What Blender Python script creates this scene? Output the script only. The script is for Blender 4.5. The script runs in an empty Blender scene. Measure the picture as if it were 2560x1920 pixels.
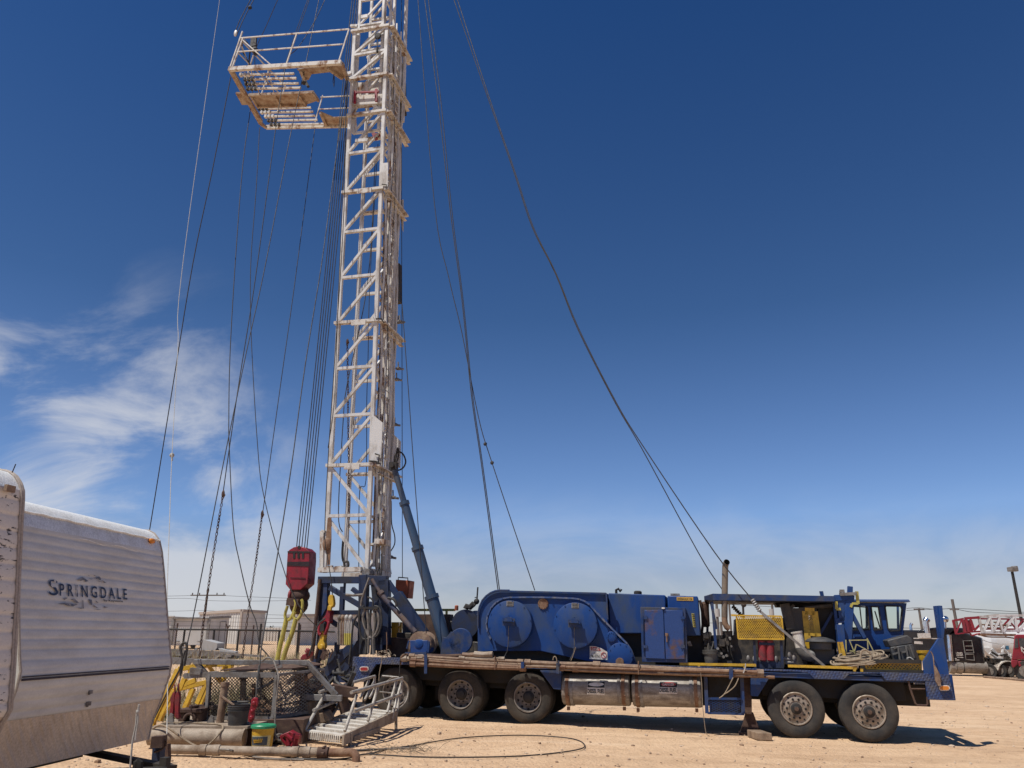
import bpy, bmesh, math, random
from mathutils import Vector as Vec, Matrix
random.seed(7)
SC = bpy.context.scene
COL = SC.collection
rad = math.radians
# ---------------------------------------------------------------- camera model
FOC, PIT, CAMH, SLOPE = 1950.0, rad(17.9), 1.75, 0.025
CAM = Vec((0, 0, CAMH))
def ray(px, py):
    x = (px-1280)/FOC; y = -(py-960)/FOC
    return Vec((x, math.cos(PIT)-y*math.sin(PIT), math.sin(PIT)+y*math.cos(PIT)))
def gz(x, y=0): return -SLOPE*x
def ground_at(px, py, lift=0.0):
    r = ray(px, py); t = -(CAMH-lift)/(r.z+SLOPE*r.x); return CAM+r*t
def Y(px, py, y):                       # point at world distance y
    r = ray(px, py); return CAM+r*(y/r.y)
A0 = ground_at(1316, 1810); A1 = ground_at(2170, 1855)
U = (A1-A0).normalized(); W = (Vec((0,0,1))-U*U.z).normalized(); V = W.cross(U)
def R(u, v, w): return A0+U*u+V*v+W*w   # rig frame: along, away, up
def Q(px, py, v=0.0):                   # point on the rig plane v metres behind its near side
    r = ray(px, py); p0 = A0+V*v
    return CAM+r*((p0-CAM).dot(V)/r.dot(V))
ZM = dict(R1=(0,1120,2.0733),R2=(400,1340,2.86),R3=(760,1340,3.95),R4=(1160,1440,3.6867),R5=(1720,1380,3.3183),R6=(2100,1380,4.1478),
 T1=(540,0,3.6067),T2=(780,340,3.19),T3=(760,800,4.3667),T4=(700,1120,4.365),T5=(360,0,2.37),T6=(340,660,1.976),
 A1=(0,1160,4.877),A2=(0,1480,3.7705),A3=(380,1460,5.0273),A4=(100,1380,6.506),A5=(380,1640,5.821),A6=(700,1600,5.529),
 B1=(780,1440,7.5417),B2=(960,1440,7.539),B3=(1720,1460,7.542),B4=(1940,1440,6.9115),B5=(1740,1640,6.9115),B6=(2340,1480,6.9136),
 B8=(570,60,5.925),C9=(2180,1480,5.5318),C10=(1000,1620,7.3733),C11=(1380,1460,5.53),C12=(2340,1580,13.825),S=(0,0,1))
def zp(f, x, y):
    a, b, s = ZM[f]; return a+x/s, b+y/s
def q(f, v): return lambda x, y, vv=None: Q(*zp(f, x, y), v if vv is None else vv)
def yy(f, y): return lambda a, b, d=None: Y(*zp(f, a, b), y if d is None else d)
# smooth the polyline
def smooth(P,k=4):
    out=[]
    for i in range(len(P)-1):
        p0=P[max(i-1,0)];p1=P[i];p2=P[i+1];p3=P[min(i+2,len(P)-1)]
        for j in range(k):
            t=j/k; out.append(.5*((2*p1)+(p2-p0)*t+(2*p0-5*p1+4*p2-p3)*t*t+(3*p1-p0-3*p2+p3)*t**3))
    return out+[P[-1]]
# ---------------------------------------------------------------- mesh builder
class MB:
    def __init__(s): s.v=[]; s.f=[]; s.m=[]; s.mi=0
    def add(s, vs, fs):
        n=len(s.v); s.v+= [Vec(p) for p in vs]
        for f in fs: s.f.append([i+n for i in f]); s.m.append(s.mi)
        return s
    def prism(s, pts, vec):
        n=len(pts); vec=Vec(vec)
        return s.add(list(pts)+[p+vec for p in pts], [list(range(n))[::-1], list(range(n,2*n))]+[[i,(i+1)%n,n+(i+1)%n,n+i] for i in range(n)])
    def box(s, c, a, b, d):             # centre and three half vectors
        c=Vec(c); vs=[c+a*i+b*j+d*k for i in(-1,1) for j in(-1,1) for k in(-1,1)]
        return s.add(vs, [[0,1,3,2],[4,6,7,5],[0,4,5,1],[2,3,7,6],[0,2,6,4],[1,5,7,3]])
    def cube(s, x0,x1,y0,y1,z0,z1, fr=None):
        fr=fr or (lambda a,b,c: Vec((a,b,c)))
        vs=[fr(i,j,k) for i in(x0,x1) for j in(y0,y1) for k in(z0,z1)]
        return s.add(vs, [[0,1,3,2],[4,6,7,5],[0,4,5,1],[2,3,7,6],[0,2,6,4],[1,5,7,3]])
    def bar(s, p, r, w, h=None, up=None):
        h=w if h is None else h; p=Vec(p); r=Vec(r); d=(r-p)
        if d.length<1e-6: return s
        d.normalize(); up=Vec(up) if up is not None else V
        if abs(d.dot(up.normalized()))>.95: up=W if abs(d.dot(W))<.9 else U
        b=d.cross(up).normalized(); c=b.cross(d)
        return s.box((p+r)/2, (r-p)/2, b*(w/2), c*(h/2))
    def tube(s, p, r, ra, rb=None, n=10):
        rb=ra if rb is None else rb; p=Vec(p); r=Vec(r); d=(r-p).normalized()
        a=d.orthogonal().normalized(); b=d.cross(a)
        ca=[math.cos(2*math.pi*i/n) for i in range(n)]; sa=[math.sin(2*math.pi*i/n) for i in range(n)]
        vs=[p+(a*ca[i]+b*sa[i])*ra for i in range(n)]+[r+(a*ca[i]+b*sa[i])*rb for i in range(n)]
        return s.add(vs, [list(range(n))[::-1], list(range(n,2*n))]+[[i,(i+1)%n,n+(i+1)%n,n+i] for i in range(n)])
    def path(s, pts, r, n=6, closed=False):
        pts=[Vec(p) for p in pts]; m=len(pts); vs=[]; a=None
        for i,p in enumerate(pts):
            d=((pts[(i+1)%m] if closed or i<m-1 else p)-(pts[i-1] if closed or i>0 else p)).normalized()
            a=d.orthogonal().normalized() if a is None else (a-d*a.dot(d)).normalized()
            b=d.cross(a)
            vs+=[p+(a*math.cos(2*math.pi*k/n)+b*math.sin(2*math.pi*k/n))*r for k in range(n)]
        fs=[]
        for i in range(m if closed else m-1):
            j=(i+1)%m
            fs+=[[i*n+k,i*n+(k+1)%n,j*n+(k+1)%n,j*n+k] for k in range(n)]
        if not closed: fs+=[list(range(n))[::-1], [(m-1)*n+k for k in range(n)]]
        return s.add(vs, fs)
    def lathe(s, c, ax, prof, n=32, cap=True):   # prof: (radius, height)
        c=Vec(c); ax=Vec(ax).normalized(); a=ax.orthogonal().normalized(); b=ax.cross(a); vs=[]
        for (r,h) in prof:
            vs+=[c+ax*h+(a*math.cos(2*math.pi*k/n)+b*math.sin(2*math.pi*k/n))*r for k in range(n)]
        fs=[]
        for i in range(len(prof)-1):
            fs+=[[i*n+k,i*n+(k+1)%n,(i+1)*n+(k+1)%n,(i+1)*n+k] for k in range(n)]
        if cap: fs+=[list(range(n))[::-1], [(len(prof)-1)*n+k for k in range(n)]]
        return s.add(vs, fs)
    def blob(s, c, a, b, d, n=10, m=6):
        c=Vec(c); vs=[c+d]; fs=[]
        for i in range(1,m):
            t=math.pi*i/m
            vs+=[c+d*math.cos(t)+(a*math.cos(2*math.pi*k/n)+b*math.sin(2*math.pi*k/n))*math.sin(t) for k in range(n)]
        vs.append(c-d); L=len(vs)-1
        for k in range(n): fs.append([0,1+k,1+(k+1)%n]); fs.append([L,1+(m-2)*n+(k+1)%n,1+(m-2)*n+k])
        for i in range(m-2):
            fs+=[[1+i*n+k,1+(i+1)*n+k,1+(i+1)*n+(k+1)%n,1+i*n+(k+1)%n] for k in range(n)]
        return s.add(vs, fs)
    def lattice(s, o, a, b, na, nb, w, t):
        # expanded metal: zigzag strands over the parallelogram o, o+a, o+b; na x nb diamonds
        o=Vec(o); a=Vec(a); b=Vec(b); nrm=a.cross(b).normalized()
        P=lambda i,j: o+a*(i/na)+b*(j/nb)
        for j in range(nb):
            for i in range(na):
                c0=P(i,j+.5); c1=P(i+.5,j); c2=P(i+1,j+.5); c3=P(i+.5,j+1)
                for p,r in((c0,c1),(c1,c2),(c2,c3),(c3,c0)): s.bar(p,r,w,t,nrm)
        return s
def world_loc(o):
    p=Vec((0,0,0))
    while o: p+=o.location; o=o.parent
    return p
def build(name, mb, mats, parent=None, origin=None, smooth=True, bevel=0, label=None, ang=.6):
    me=bpy.data.meshes.new(name)
    og=world_loc(parent) if parent else (Vec(origin) if origin is not None else base_of(mb))
    me.from_pydata([tuple(p-og) for p in mb.v], [], mb.f)
    bm=bmesh.new(); bm.from_mesh(me); bmesh.ops.recalc_face_normals(bm, faces=bm.faces); bm.to_mesh(me); bm.free()
    mats=mats if isinstance(mats,(list,tuple)) else [mats]
    for m in mats: me.materials.append(m)
    if len(mats)>1: me.polygons.foreach_set('material_index', mb.m)
    if smooth:
        me.polygons.foreach_set('use_smooth',[True]*len(me.polygons)); me.set_sharp_from_angle(angle=ang)
    me.update()
    o=bpy.data.objects.new(name, me); COL.objects.link(o)
    if parent: o.parent=parent
    else: o.location=og
    if bevel:
        b=o.modifiers.new('bevel','BEVEL'); b.width=bevel; b.segments=2; b.limit_method='ANGLE'; b.angle_limit=rad(40)
    if label: o['label']=label
    return o
def base_of(mb):
    n=len(mb.v); xs=[p.x for p in mb.v]; ys=[p.y for p in mb.v]; zs=[p.z for p in mb.v]
    return Vec(((min(xs)+max(xs))/2,(min(ys)+max(ys))/2,min(zs)))
def tag(o, label, cat, group=None):
    o['label']=label; o['category']=cat
    if group: o['group']=group
    return o
def thing(name, label, cat, loc, group=None):
    o=bpy.data.objects.new(name, None); COL.objects.link(o); o.location=Vec(loc); o.empty_display_size=.3
    return tag(o,label,cat,group)
def solo(name, mb, mats, label, cat, group=None, **k):
    return tag(build(name, mb, mats, **k), label, cat, group)
def textmesh(mb, s, o, ex, ey, width=None, height=None, depth=.002, nrm=None, bold=0.0):
    # lettering laid on a surface: o baseline start, ex reading direction, ey up
    cu=bpy.data.curves.new('lettering','FONT'); cu.body=s; cu.size=1; cu.offset=bold; cu.resolution_u=3
    ob=bpy.data.objects.new('lettering',cu); COL.objects.link(ob)
    bpy.context.view_layer.update()
    me=bpy.data.meshes.new_from_object(ob.evaluated_get(bpy.context.evaluated_depsgraph_get()))
    xs=[v.co.x for v in me.vertices]; ys=[v.co.y for v in me.vertices]
    x0,x1,y0,y1=min(xs),max(xs),min(ys),max(ys)
    ex=Vec(ex); ey=Vec(ey)
    sx=(width/(x1-x0)) if width else None; sy=(height/(y1-y0)) if height else None
    sx=sx or sy; sy=sy or sx
    n=(nrm or ex.cross(ey)).normalized()
    mb.add([Vec(o)+ex*((v.co.x-x0)*sx)+ey*((v.co.y-y0)*sy)+n*depth for v in me.vertices],[list(p.vertices) for p in me.polygons])
    bpy.data.objects.remove(ob); bpy.data.curves.remove(cu); bpy.data.meshes.remove(me)
# ---------------------------------------------------------------- materials
def mat(name, base, dirt=None, amt=.35, scale=3.0, rough=.55, metal=0.0, bump=.08, fine=60.0, var=.18, streak=1.0, plate=0.0, spec=.5, soft=.12, coat=0.0):
    m=bpy.data.materials.new(name); m.use_nodes=True; nt=m.node_tree; N=nt.nodes; L=nt.links
    b=N['Principled BSDF']; tc=N.new('ShaderNodeTexCoord'); mp=N.new('ShaderNodeMapping'); mp.inputs['Scale'].default_value=(1,1,streak)
    L.new(tc.outputs['Object'],mp.inputs['Vector'])
    n1=N.new('ShaderNodeTexNoise'); n1.inputs['Scale'].default_value=scale; n1.inputs['Detail'].default_value=7; n1.inputs['Roughness'].default_value=.65
    L.new(mp.outputs[0],n1.inputs['Vector'])
    n2=N.new('ShaderNodeTexNoise'); n2.inputs['Scale'].default_value=fine; n2.inputs['Detail'].default_value=4
    L.new(tc.outputs['Object'],n2.inputs['Vector'])
    mr=N.new('ShaderNodeMapRange'); mr.inputs['From Min'].default_value=.5-amt*.0-(amt-.5)*.5-soft; mr.inputs['From Max'].default_value=.5-(amt-.5)*.5+soft
    # more 'amt' means more dirt
    L.new(n1.outputs['Fac'],mr.inputs['Value'])
    mx=N.new('ShaderNodeMix'); mx.data_type='RGBA'; mx.inputs['A'].default_value=(*base,1); mx.inputs['B'].default_value=(*(dirt or base),1)
    L.new(mr.outputs['Result'],mx.inputs['Factor'])
    m2=N.new('ShaderNodeMix'); m2.data_type='RGBA'; m2.blend_type='MULTIPLY'; m2.inputs['Factor'].default_value=1
    vr=N.new('ShaderNodeMapRange'); vr.inputs['From Min'].default_value=.3; vr.inputs['From Max'].default_value=.7; vr.inputs['To Min'].default_value=1-var; vr.inputs['To Max'].default_value=1+var
    L.new(n2.outputs['Fac'],vr.inputs['Value']); L.new(mx.outputs['Result'],m2.inputs['A']); L.new(vr.outputs['Result'],m2.inputs['B'])
    L.new(m2.outputs['Result'],b.inputs['Base Color'])
    rr=N.new('ShaderNodeMapRange'); rr.inputs['To Min'].default_value=rough; rr.inputs['To Max'].default_value=min(1,rough+.3)
    L.new(mr.outputs['Result'],rr.inputs['Value']); L.new(rr.outputs['Result'],b.inputs['Roughness'])
    b.inputs['Metallic'].default_value=metal; b.inputs['Specular IOR Level'].default_value=spec; b.inputs['Coat Weight'].default_value=coat
    bp=N.new('ShaderNodeBump'); bp.inputs['Strength'].default_value=bump; bp.inputs['Distance'].default_value=.02
    hsrc=n2.outputs['Fac']
    if plate:
        w1=N.new('ShaderNodeTexWave'); w1.inputs['Scale'].default_value=plate; w1.inputs['Distortion'].default_value=0
        w2=N.new('ShaderNodeTexWave'); w2.inputs['Scale'].default_value=plate; w2.bands_direction='Z'
        rt=N.new('ShaderNodeMapping'); rt.inputs['Rotation'].default_value=(rad(45),rad(45),0); L.new(tc.outputs['Object'],rt.inputs['Vector'])
        L.new(rt.outputs[0],w1.inputs['Vector']); L.new(rt.outputs[0],w2.inputs['Vector'])
        mm=N.new('ShaderNodeMath'); mm.operation='MULTIPLY'; L.new(w1.outputs['Fac'],mm.inputs[0]); L.new(w2.outputs['Fac'],mm.inputs[1]); hsrc=mm.outputs[0]
        bp.inputs['Strength'].default_value=.6; bp.inputs['Distance'].default_value=.012
    L.new(hsrc,bp.inputs['Height']); L.new(bp.outputs[0],b.inputs['Normal'])
    return m
DUST=(.20,.145,.095)
K={}
K['blue']=mat('blue_paint',(.005,.043,.182),(.034,.058,.115),.40,2.6,.48,bump=.04,var=.10,streak=.5,spec=.35)
K['blue_dusty']=mat('dusty_blue_paint',(.010,.036,.125),(.06,.062,.072),.40,4,.55,bump=.06,spec=.35)
K['blue_plate']=mat('blue_tread_plate',(.018,.040,.125),(.08,.078,.085),.42,3,.5,plate=6.5)
K['navy']=mat('dark_grimy_blue',(.009,.022,.066),(.016,.016,.020),.46,3,.5,bump=.1)
K['ram']=mat('ram_blue_grey_paint',(.040,.072,.125),(.06,.06,.065),.42,3,.3,streak=.2,bump=.03,var=.1)
K['black']=mat('grimy_black_steel',(.012,.012,.013),(.035,.028,.022),.5,5,.6,bump=.1)
K['engine']=mat('oily_engine_iron',(.022,.020,.019),(.075,.060,.045),.42,7,.5,bump=.2)
K['rubber']=mat('dusty_tyre_rubber',(.024,.023,.022),(.062,.052,.041),.5,2.5,.85,bump=.05,spec=.2)
K['rubber_front']=mat('black_tyre_rubber',(.030,.029,.028),(.07,.06,.05),.42,3,.75,bump=.05,spec=.25)
K['rim_rear']=mat('dusty_steel_rim',(.20,.175,.15),(.09,.07,.055),.4,6,.6,bump=.05)
K['rim_front']=mat('pale_front_rim',(.33,.27,.21),(.16,.12,.085),.38,7,.45,.25,bump=.04)
K['hole']=mat('rim_hole_shade',(.010,.009,.008),None,rough=.9)  # black set as the shade inside the rim holes
K['white']=mat('worn_white_paint',(.575,.565,.545),(.27,.23,.19),.36,3.6,.5,bump=.06,var=.08,streak=.35,soft=.1)
K['white_rust']=mat('rusty_white_paint',(.55,.52,.47),(.22,.125,.075),.36,4.5,.6,bump=.1,streak=.6,soft=.07)
K['tan']=mat('rust_tan_plate',(.36,.285,.215),(.19,.10,.06),.42,5,.7,bump=.1)
K['rust']=mat('brown_rust',(.15,.075,.042),(.26,.17,.11),.42,6,.8,bump=.15)
K['rustdark']=mat('dark_rust',(.060,.030,.022),(.12,.075,.05),.4,6,.8,bump=.15)
K['pipe']=mat('dusty_brown_pipe',(.17,.105,.07),(.30,.215,.145),.45,7,.7,bump=.12)
K['sandpipe']=mat('sandy_steel_pipe',(.33,.265,.20),(.19,.14,.10),.4,4,.7,bump=.1)
K['grey']=mat('galvanised_grey_steel',(.235,.225,.215),(.13,.105,.085),.42,5,.5,.2,bump=.08)
K['alu']=mat('bare_aluminium',(.68,.64,.57),(.40,.335,.265),.36,6,.5,.1,bump=.05)
K['tank']=mat('brushed_tank_aluminium',(.33,.305,.27),(.20,.17,.14),.44,3,.58,.4,bump=.03,streak=3)
K['chrome']=mat('bright_chrome',(.75,.75,.76),(.5,.48,.45),.35,4,.14,1.0,bump=.0,var=.05)
K['exh']=mat('dull_exhaust_steel',(.27,.215,.155),(.15,.11,.08),.42,4,.36,.35,bump=.05,streak=.3)
K['yellow']=mat('yellow_paint',(.56,.34,.025),(.34,.20,.03),.36,6,.45,bump=.05)
K['paleyellow']=mat('pale_yellow_paint',(.45,.385,.075),(.30,.25,.08),.36,5,.45,bump=.05)
K['red']=mat('red_paint',(.26,.010,.022),(.12,.010,.016),.42,4,.4,bump=.04)
K['redworn']=mat('worn_red_paint',(.24,.018,.025),(.11,.03,.03),.42,8,.6,bump=.08)
K['blackband']=mat('black_paint_band',(.018,.008,.010),None,rough=.5)
K['orange']=mat('rust_orange_box',(.34,.085,.035),(.21,.065,.035),.45,5,.6,bump=.04)
K['amber']=mat('amber_lens',(.60,.20,.02),None,rough=.25)
K['redlens']=mat('red_lens',(.30,.03,.03),None,rough=.3)
K['rail']=mat('dull_aluminium_rail',(.40,.37,.325),(.24,.20,.16),.42,7,.5,.15)
K['frameyellow']=mat('faded_yellow_pipe',(.40,.36,.14),(.26,.23,.15),.45,6,.5)
K['roofblue']=mat('sunlit_roof_blue',(.045,.095,.25),(.06,.10,.2),.4,3,.45)  # lighter blue puts the sunlight on the cab roof into its colour
K['mouthshade']=mat('pipe_mouth_shade',(.003,.003,.003),None,rough=1,spec=0,bump=0)  # dead black stands for the shade inside the exhaust mouth
K['edge']=mat('worn_edge_highlight',(.035,.075,.20),(.16,.16,.18),.40,9,.45,spec=.4)  # lighter blue paints in the rim's edge highlights, along with wear
K['ropew']=mat('white_rope',(.42,.40,.37),(.32,.30,.26),.4,20,.9)
K['wire']=mat('wire_rope',(.022,.020,.020),(.045,.036,.03),.4,12,.6,bump=.1)
K['ropetan']=mat('tan_rope',(.30,.235,.165),(.2,.15,.1),.4,20,.9)
K['hose']=mat('grey_hose',(.20,.175,.15),(.11,.09,.075),.45,8,.7)
K['hosedark']=mat('black_hose',(.022,.020,.019),(.07,.06,.05),.4,8,.6)
K['wood']=mat('weathered_timber',(.27,.19,.125),(.15,.10,.065),.45,6,.85,bump=.3,streak=.3)
K['sign']=mat('white_sign',(.60,.57,.52),(.40,.35,.30),.35,9,.5)
K['ink']=mat('black_ink',(.012,.012,.012),None,rough=.6)
K['signred']=mat('sign_red',(.40,.03,.03),(.3,.08,.07),.4,12,.5)
K['orangesign']=mat('orange_sign',(.62,.36,.05),(.5,.3,.1),.4,12,.5)
K['plastic']=mat('black_plastic',(.040,.043,.048),(.09,.08,.07),.4,5,.5,bump=.03)
K['greyplastic']=mat('grey_plastic',(.12,.115,.105),(.08,.07,.06),.42,5,.5,bump=.03)
K['green']=mat('green_plastic',(.02,.22,.10),None,rough=.4)
K['sand']=None
K['whitemetal']=mat('white_sheet_metal',(.62,.62,.60),(.45,.43,.40),.35,.6,.5,bump=.02,var=.05)
K['beige']=mat('beige_trim',(.38,.32,.27),None,rough=.6)
K['darkred']=mat('rig_red',(.25,.014,.026),(.17,.016,.026),.4,1.5,.45)
K['blackpaint']=mat('black_truck_paint',(.014,.014,.017),(.03,.028,.028),.4,1,.25,coat=.3,bump=.0)
K['silver']=mat('silver_tank_skin',(.70,.69,.66),(.50,.46,.41),.36,.5,.4,.15,bump=.0,var=.04)
def glass(name, col, rough=.05):
    m=bpy.data.materials.new(name); m.use_nodes=True; nt=m.node_tree; b=nt.nodes['Principled BSDF']; o=nt.nodes['Material Output']
    t=nt.nodes.new('ShaderNodeBsdfTransparent'); t.inputs[0].default_value=(*col,1)
    g=nt.nodes.new('ShaderNodeBsdfGlossy'); g.inputs['Roughness'].default_value=rough; g.inputs['Color'].default_value=(.85,.95,.92,1)
    f=nt.nodes.new('ShaderNodeFresnel'); f.inputs['IOR'].default_value=1.5
    mx=nt.nodes.new('ShaderNodeMixShader'); nt.links.new(f.outputs[0],mx.inputs[0]); nt.links.new(t.outputs[0],mx.inputs[1]); nt.links.new(g.outputs[0],mx.inputs[2])
    nt.links.new(mx.outputs[0],o.inputs['Surface']); return m
K['glass']=glass('tinted_green_glass',(.80,.90,.84))
# ---------------------------------------------------------------- camera, sun, sky
cd=bpy.data.cameras.new('camera'); co=bpy.data.objects.new('camera',cd); COL.objects.link(co); SC.camera=co
co.location=CAM; co.rotation_euler=(math.pi/2+PIT,0,0); cd.sensor_width=36; cd.lens=36*FOC/2560; cd.clip_start=.05; cd.clip_end=6000
sd=(U*.36+V*.40-W).normalized()          # direction the sunlight travels
sl=bpy.data.lights.new('sun','SUN'); so=bpy.data.objects.new('sun',sl); COL.objects.link(so)
so.rotation_euler=sd.to_track_quat('-Z','Y').to_euler(); sl.energy=3.5; sl.angle=rad(.53); sl.color=(1,.955,.88)
to=-sd; elev=math.asin(to.z); azim=math.atan2(to.x,to.y)
wd=bpy.data.worlds.new('World'); SC.world=wd; wd.use_nodes=True; nt=wd.node_tree; N=nt.nodes; L=nt.links
bg=N['Background']; sky=N.new('ShaderNodeTexSky'); sky.sky_type='NISHITA'; sky.sun_disc=False
sky.sun_elevation=elev; sky.sun_rotation=azim; sky.altitude=900; sky.air_density=1.0; sky.dust_density=.6; sky.ozone_density=3.2
bg.inputs['Strength'].default_value=.085
tc=N.new('ShaderNodeTexCoord'); sx=N.new('ShaderNodeSeparateXYZ'); L.new(tc.outputs['Generated'],sx.inputs[0])
def mth(op,a,b=None,c=None):
    n=N.new('ShaderNodeMath'); n.operation=op
    for i,x in enumerate((a,b,c)):
        if x is None: continue
        if isinstance(x,(int,float)): n.inputs[i].default_value=x
        else: L.new(x,n.inputs[i])
    return n.outputs[0]
def rng(v,a,b,c=0.,d=1.):
    n=N.new('ShaderNodeMapRange'); n.interpolation_type='SMOOTHSTEP'
    L.new(v,n.inputs['Value'])
    for k,x in zip(('From Min','From Max','To Min','To Max'),(a,b,c,d)): n.inputs[k].default_value=x
    return n.outputs['Result']
den=mth('ADD',mth('MAXIMUM',sx.outputs['Z'],0.0),.10)
cx=mth('DIVIDE',sx.outputs['X'],den); cy=mth('DIVIDE',sx.outputs['Y'],den)
cb=N.new('ShaderNodeCombineXYZ'); L.new(cx,cb.inputs[0]); L.new(cy,cb.inputs[1])
az=mth('DIVIDE',sx.outputs['X'],mth('MAXIMUM',sx.outputs['Y'],.05))
el=mth('DIVIDE',sx.outputs['Z'],mth('MAXIMUM',sx.outputs['Y'],.05))
ca=N.new('ShaderNodeCombineXYZ'); L.new(az,ca.inputs[0]); L.new(el,ca.inputs[1])
mpn=N.new('ShaderNodeMapping'); mpn.inputs['Rotation'].default_value=(0,0,rad(-14)); mpn.inputs['Scale'].default_value=(2.3,5.2,1); L.new(ca.outputs[0],mpn.inputs['Vector'])
nz=N.new('ShaderNodeTexNoise'); nz.inputs['Scale'].default_value=1.5; nz.inputs['Detail'].default_value=9; nz.inputs['Roughness'].default_value=.62; nz.inputs['Distortion'].default_value=.5
L.new(mpn.outputs[0],nz.inputs['Vector'])
nb=N.new('ShaderNodeTexNoise'); nb.inputs['Scale'].default_value=5.5; nb.inputs['Detail'].default_value=2; L.new(ca.outputs[0],nb.inputs['Vector'])
az=mth('DIVIDE',sx.outputs['X'],mth('MAXIMUM',sx.outputs['Y'],.05))
el=mth('DIVIDE',sx.outputs['Z'],mth('MAXIMUM',sx.outputs['Y'],.05))
leftm=mth('MULTIPLY',rng(mth('ADD',az,mth('MULTIPLY',el,.5)),-.08,-.34),rng(el,.56,.26))          # cirrus low on the left
lowm=mth('MULTIPLY',rng(el,.20,.07),.40)                         # thin veil along the horizon
cov=mth('MAXIMUM',leftm,lowm)
dens=mth('MULTIPLY',rng(mth('ADD',nz.outputs['Fac'],mth('ADD',mth('MULTIPLY',mth('SUBTRACT',nb.outputs['Fac'],.5),.5),rng(el,.34,.12,0,.13))),.465,.73),cov)
mxs=N.new('ShaderNodeMix'); mxs.data_type='RGBA'; L.new(mth('MULTIPLY',dens,.72),mxs.inputs['Factor'])
tint=N.new('ShaderNodeMix'); tint.data_type='RGBA'; tint.blend_type='MULTIPLY'; tint.inputs['Factor'].default_value=1; 
cr=N.new('ShaderNodeValToRGB'); e=cr.color_ramp.elements
for i,(p,c) in enumerate(((0,(.64,.61,.70)),(.07,(.66,.61,.71)),(.139,(.66,.74,.93)),(.384,(.33,.49,.67)),(.70,(.165,.37,.62)),(1.0,(.15,.34,.60)))):
    el_=e[i] if i<2 else e.new(p)
    el_.position=p; el_.color=(*c,1)
L.new(sx.outputs['Z'],cr.inputs[0]); L.new(cr.outputs[0],tint.inputs['B'])
L.new(sky.outputs[0],tint.inputs['A']); L.new(tint.outputs['Result'],mxs.inputs['A']); mxs.inputs['B'].default_value=(5.6,5.7,6.0,1)
L.new(mxs.outputs['Result'],bg.inputs['Color'])
SC.view_settings.view_transform='Standard'; SC.view_settings.look='None'; SC.view_settings.gamma=1; SC.view_settings.exposure=.5
SC.cycles.max_bounces=6; SC.cycles.diffuse_bounces=3; SC.cycles.transparent_max_bounces=12; SC.cycles.use_denoising=True
# ---------------------------------------------------------------- ground
gm=bpy.data.materials.new('sandy_caliche'); gm.use_nodes=True; nt=gm.node_tree; N=nt.nodes; L=nt.links; b=N['Principled BSDF']
tcg=N.new('ShaderNodeTexCoord')
def noise(s,d=6,r=.6):
    n=N.new('ShaderNodeTexNoise'); n.inputs['Scale'].default_value=s; n.inputs['Detail'].default_value=d; n.inputs['Roughness'].default_value=r; L.new(tcg.outputs['Object'],n.inputs['Vector']); return n.outputs['Fac']
big=noise(.35,5); mid=noise(3.,6,.7); fin=noise(28,5,.7); peb=N.new('ShaderNodeTexVoronoi'); peb.inputs['Scale'].default_value=16; L.new(tcg.outputs['Object'],peb.inputs['Vector'])
def mixc(f,a,bb,blend='MIX'):
    m=N.new('ShaderNodeMix'); m.data_type='RGBA'; m.blend_type=blend
    if isinstance(f,float): m.inputs['Factor'].default_value=f
    else: L.new(f,m.inputs['Factor'])
    for k,x in (('A',a),('B',bb)):
        if isinstance(x,tuple): m.inputs[k].default_value=(*x,1)
        else: L.new(x,m.inputs[k])
    return m.outputs['Result']
c=mixc(rng(big,.35,.65),(.54,.375,.24),(.61,.44,.29))
c=mixc(rng(mid,.45,.75,0,.55),c,(.68,.51,.345))
c=mixc(rng(mid,.5,.28,0,.5),c,(.36,.24,.15))
c=mixc(rng(fin,.55,.72,0,.55),c,(.28,.185,.115))
c=mixc(rng(peb.outputs['Distance'],.16,.08,0,.35),c,(.68,.57,.45))
trk=N.new('ShaderNodeMapping'); trk.inputs['Scale'].default_value=(.10,1.1,1); trk.inputs['Rotation'].default_value=(0,0,rad(13)); L.new(tcg.outputs['Object'],trk.inputs['Vector'])
tn=N.new('ShaderNodeTexNoise'); tn.inputs['Scale'].default_value=1.6; tn.inputs['Detail'].default_value=5; L.new(trk.outputs[0],tn.inputs['Vector'])
c=mixc(rng(tn.outputs['Fac'],.50,.68,0,.38),c,(.40,.27,.17))
c=mixc(rng(tn.outputs['Fac'],.46,.32,0,.30),c,(.72,.57,.41))
ost=noise(.8,7,.7)
c=mixc(rng(ost,.60,.74,0,.55),c,(.27,.18,.115))
c=mixc(1.0,c,(1.03,.985,.935),'MULTIPLY')
L.new(c,b.inputs['Base Color']); b.inputs['Roughness'].default_value=.95; b.inputs['Specular IOR Level'].default_value=.15
ad=mth('ADD',mth('MULTIPLY',fin,.5),mth('MULTIPLY',mid,1.2)); ad=mth('ADD',ad,mth('MULTIPLY',peb.outputs['Distance'],-.5))
bp=N.new('ShaderNodeBump'); bp.inputs['Strength'].default_value=.75; bp.inputs['Distance'].default_value=.06; L.new(ad,bp.inputs['Height']); L.new(bp.outputs[0],b.inputs['Normal'])
K['sand']=gm
mb=MB(); xs=[-3000,-800,-200,-60,-20]+[-12+.3*i for i in range(94)]+[20,60,200,800,3000]; ys=[-200,-20,0,6]+[8+.3*i for i in range(54)]+[28,40,60,120,400,1200,4000]
from mathutils import noise as mnoise
def ghz(x,y):
    a=1.0 if (-13<x<17 and 7.5<y<25) else 0.0
    return gz(x)+a*(.035*mnoise.noise(Vec((x*.9,y*.9,0)))+.02*mnoise.noise(Vec((x*2.7,y*2.7,3))))-.012*a
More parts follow.
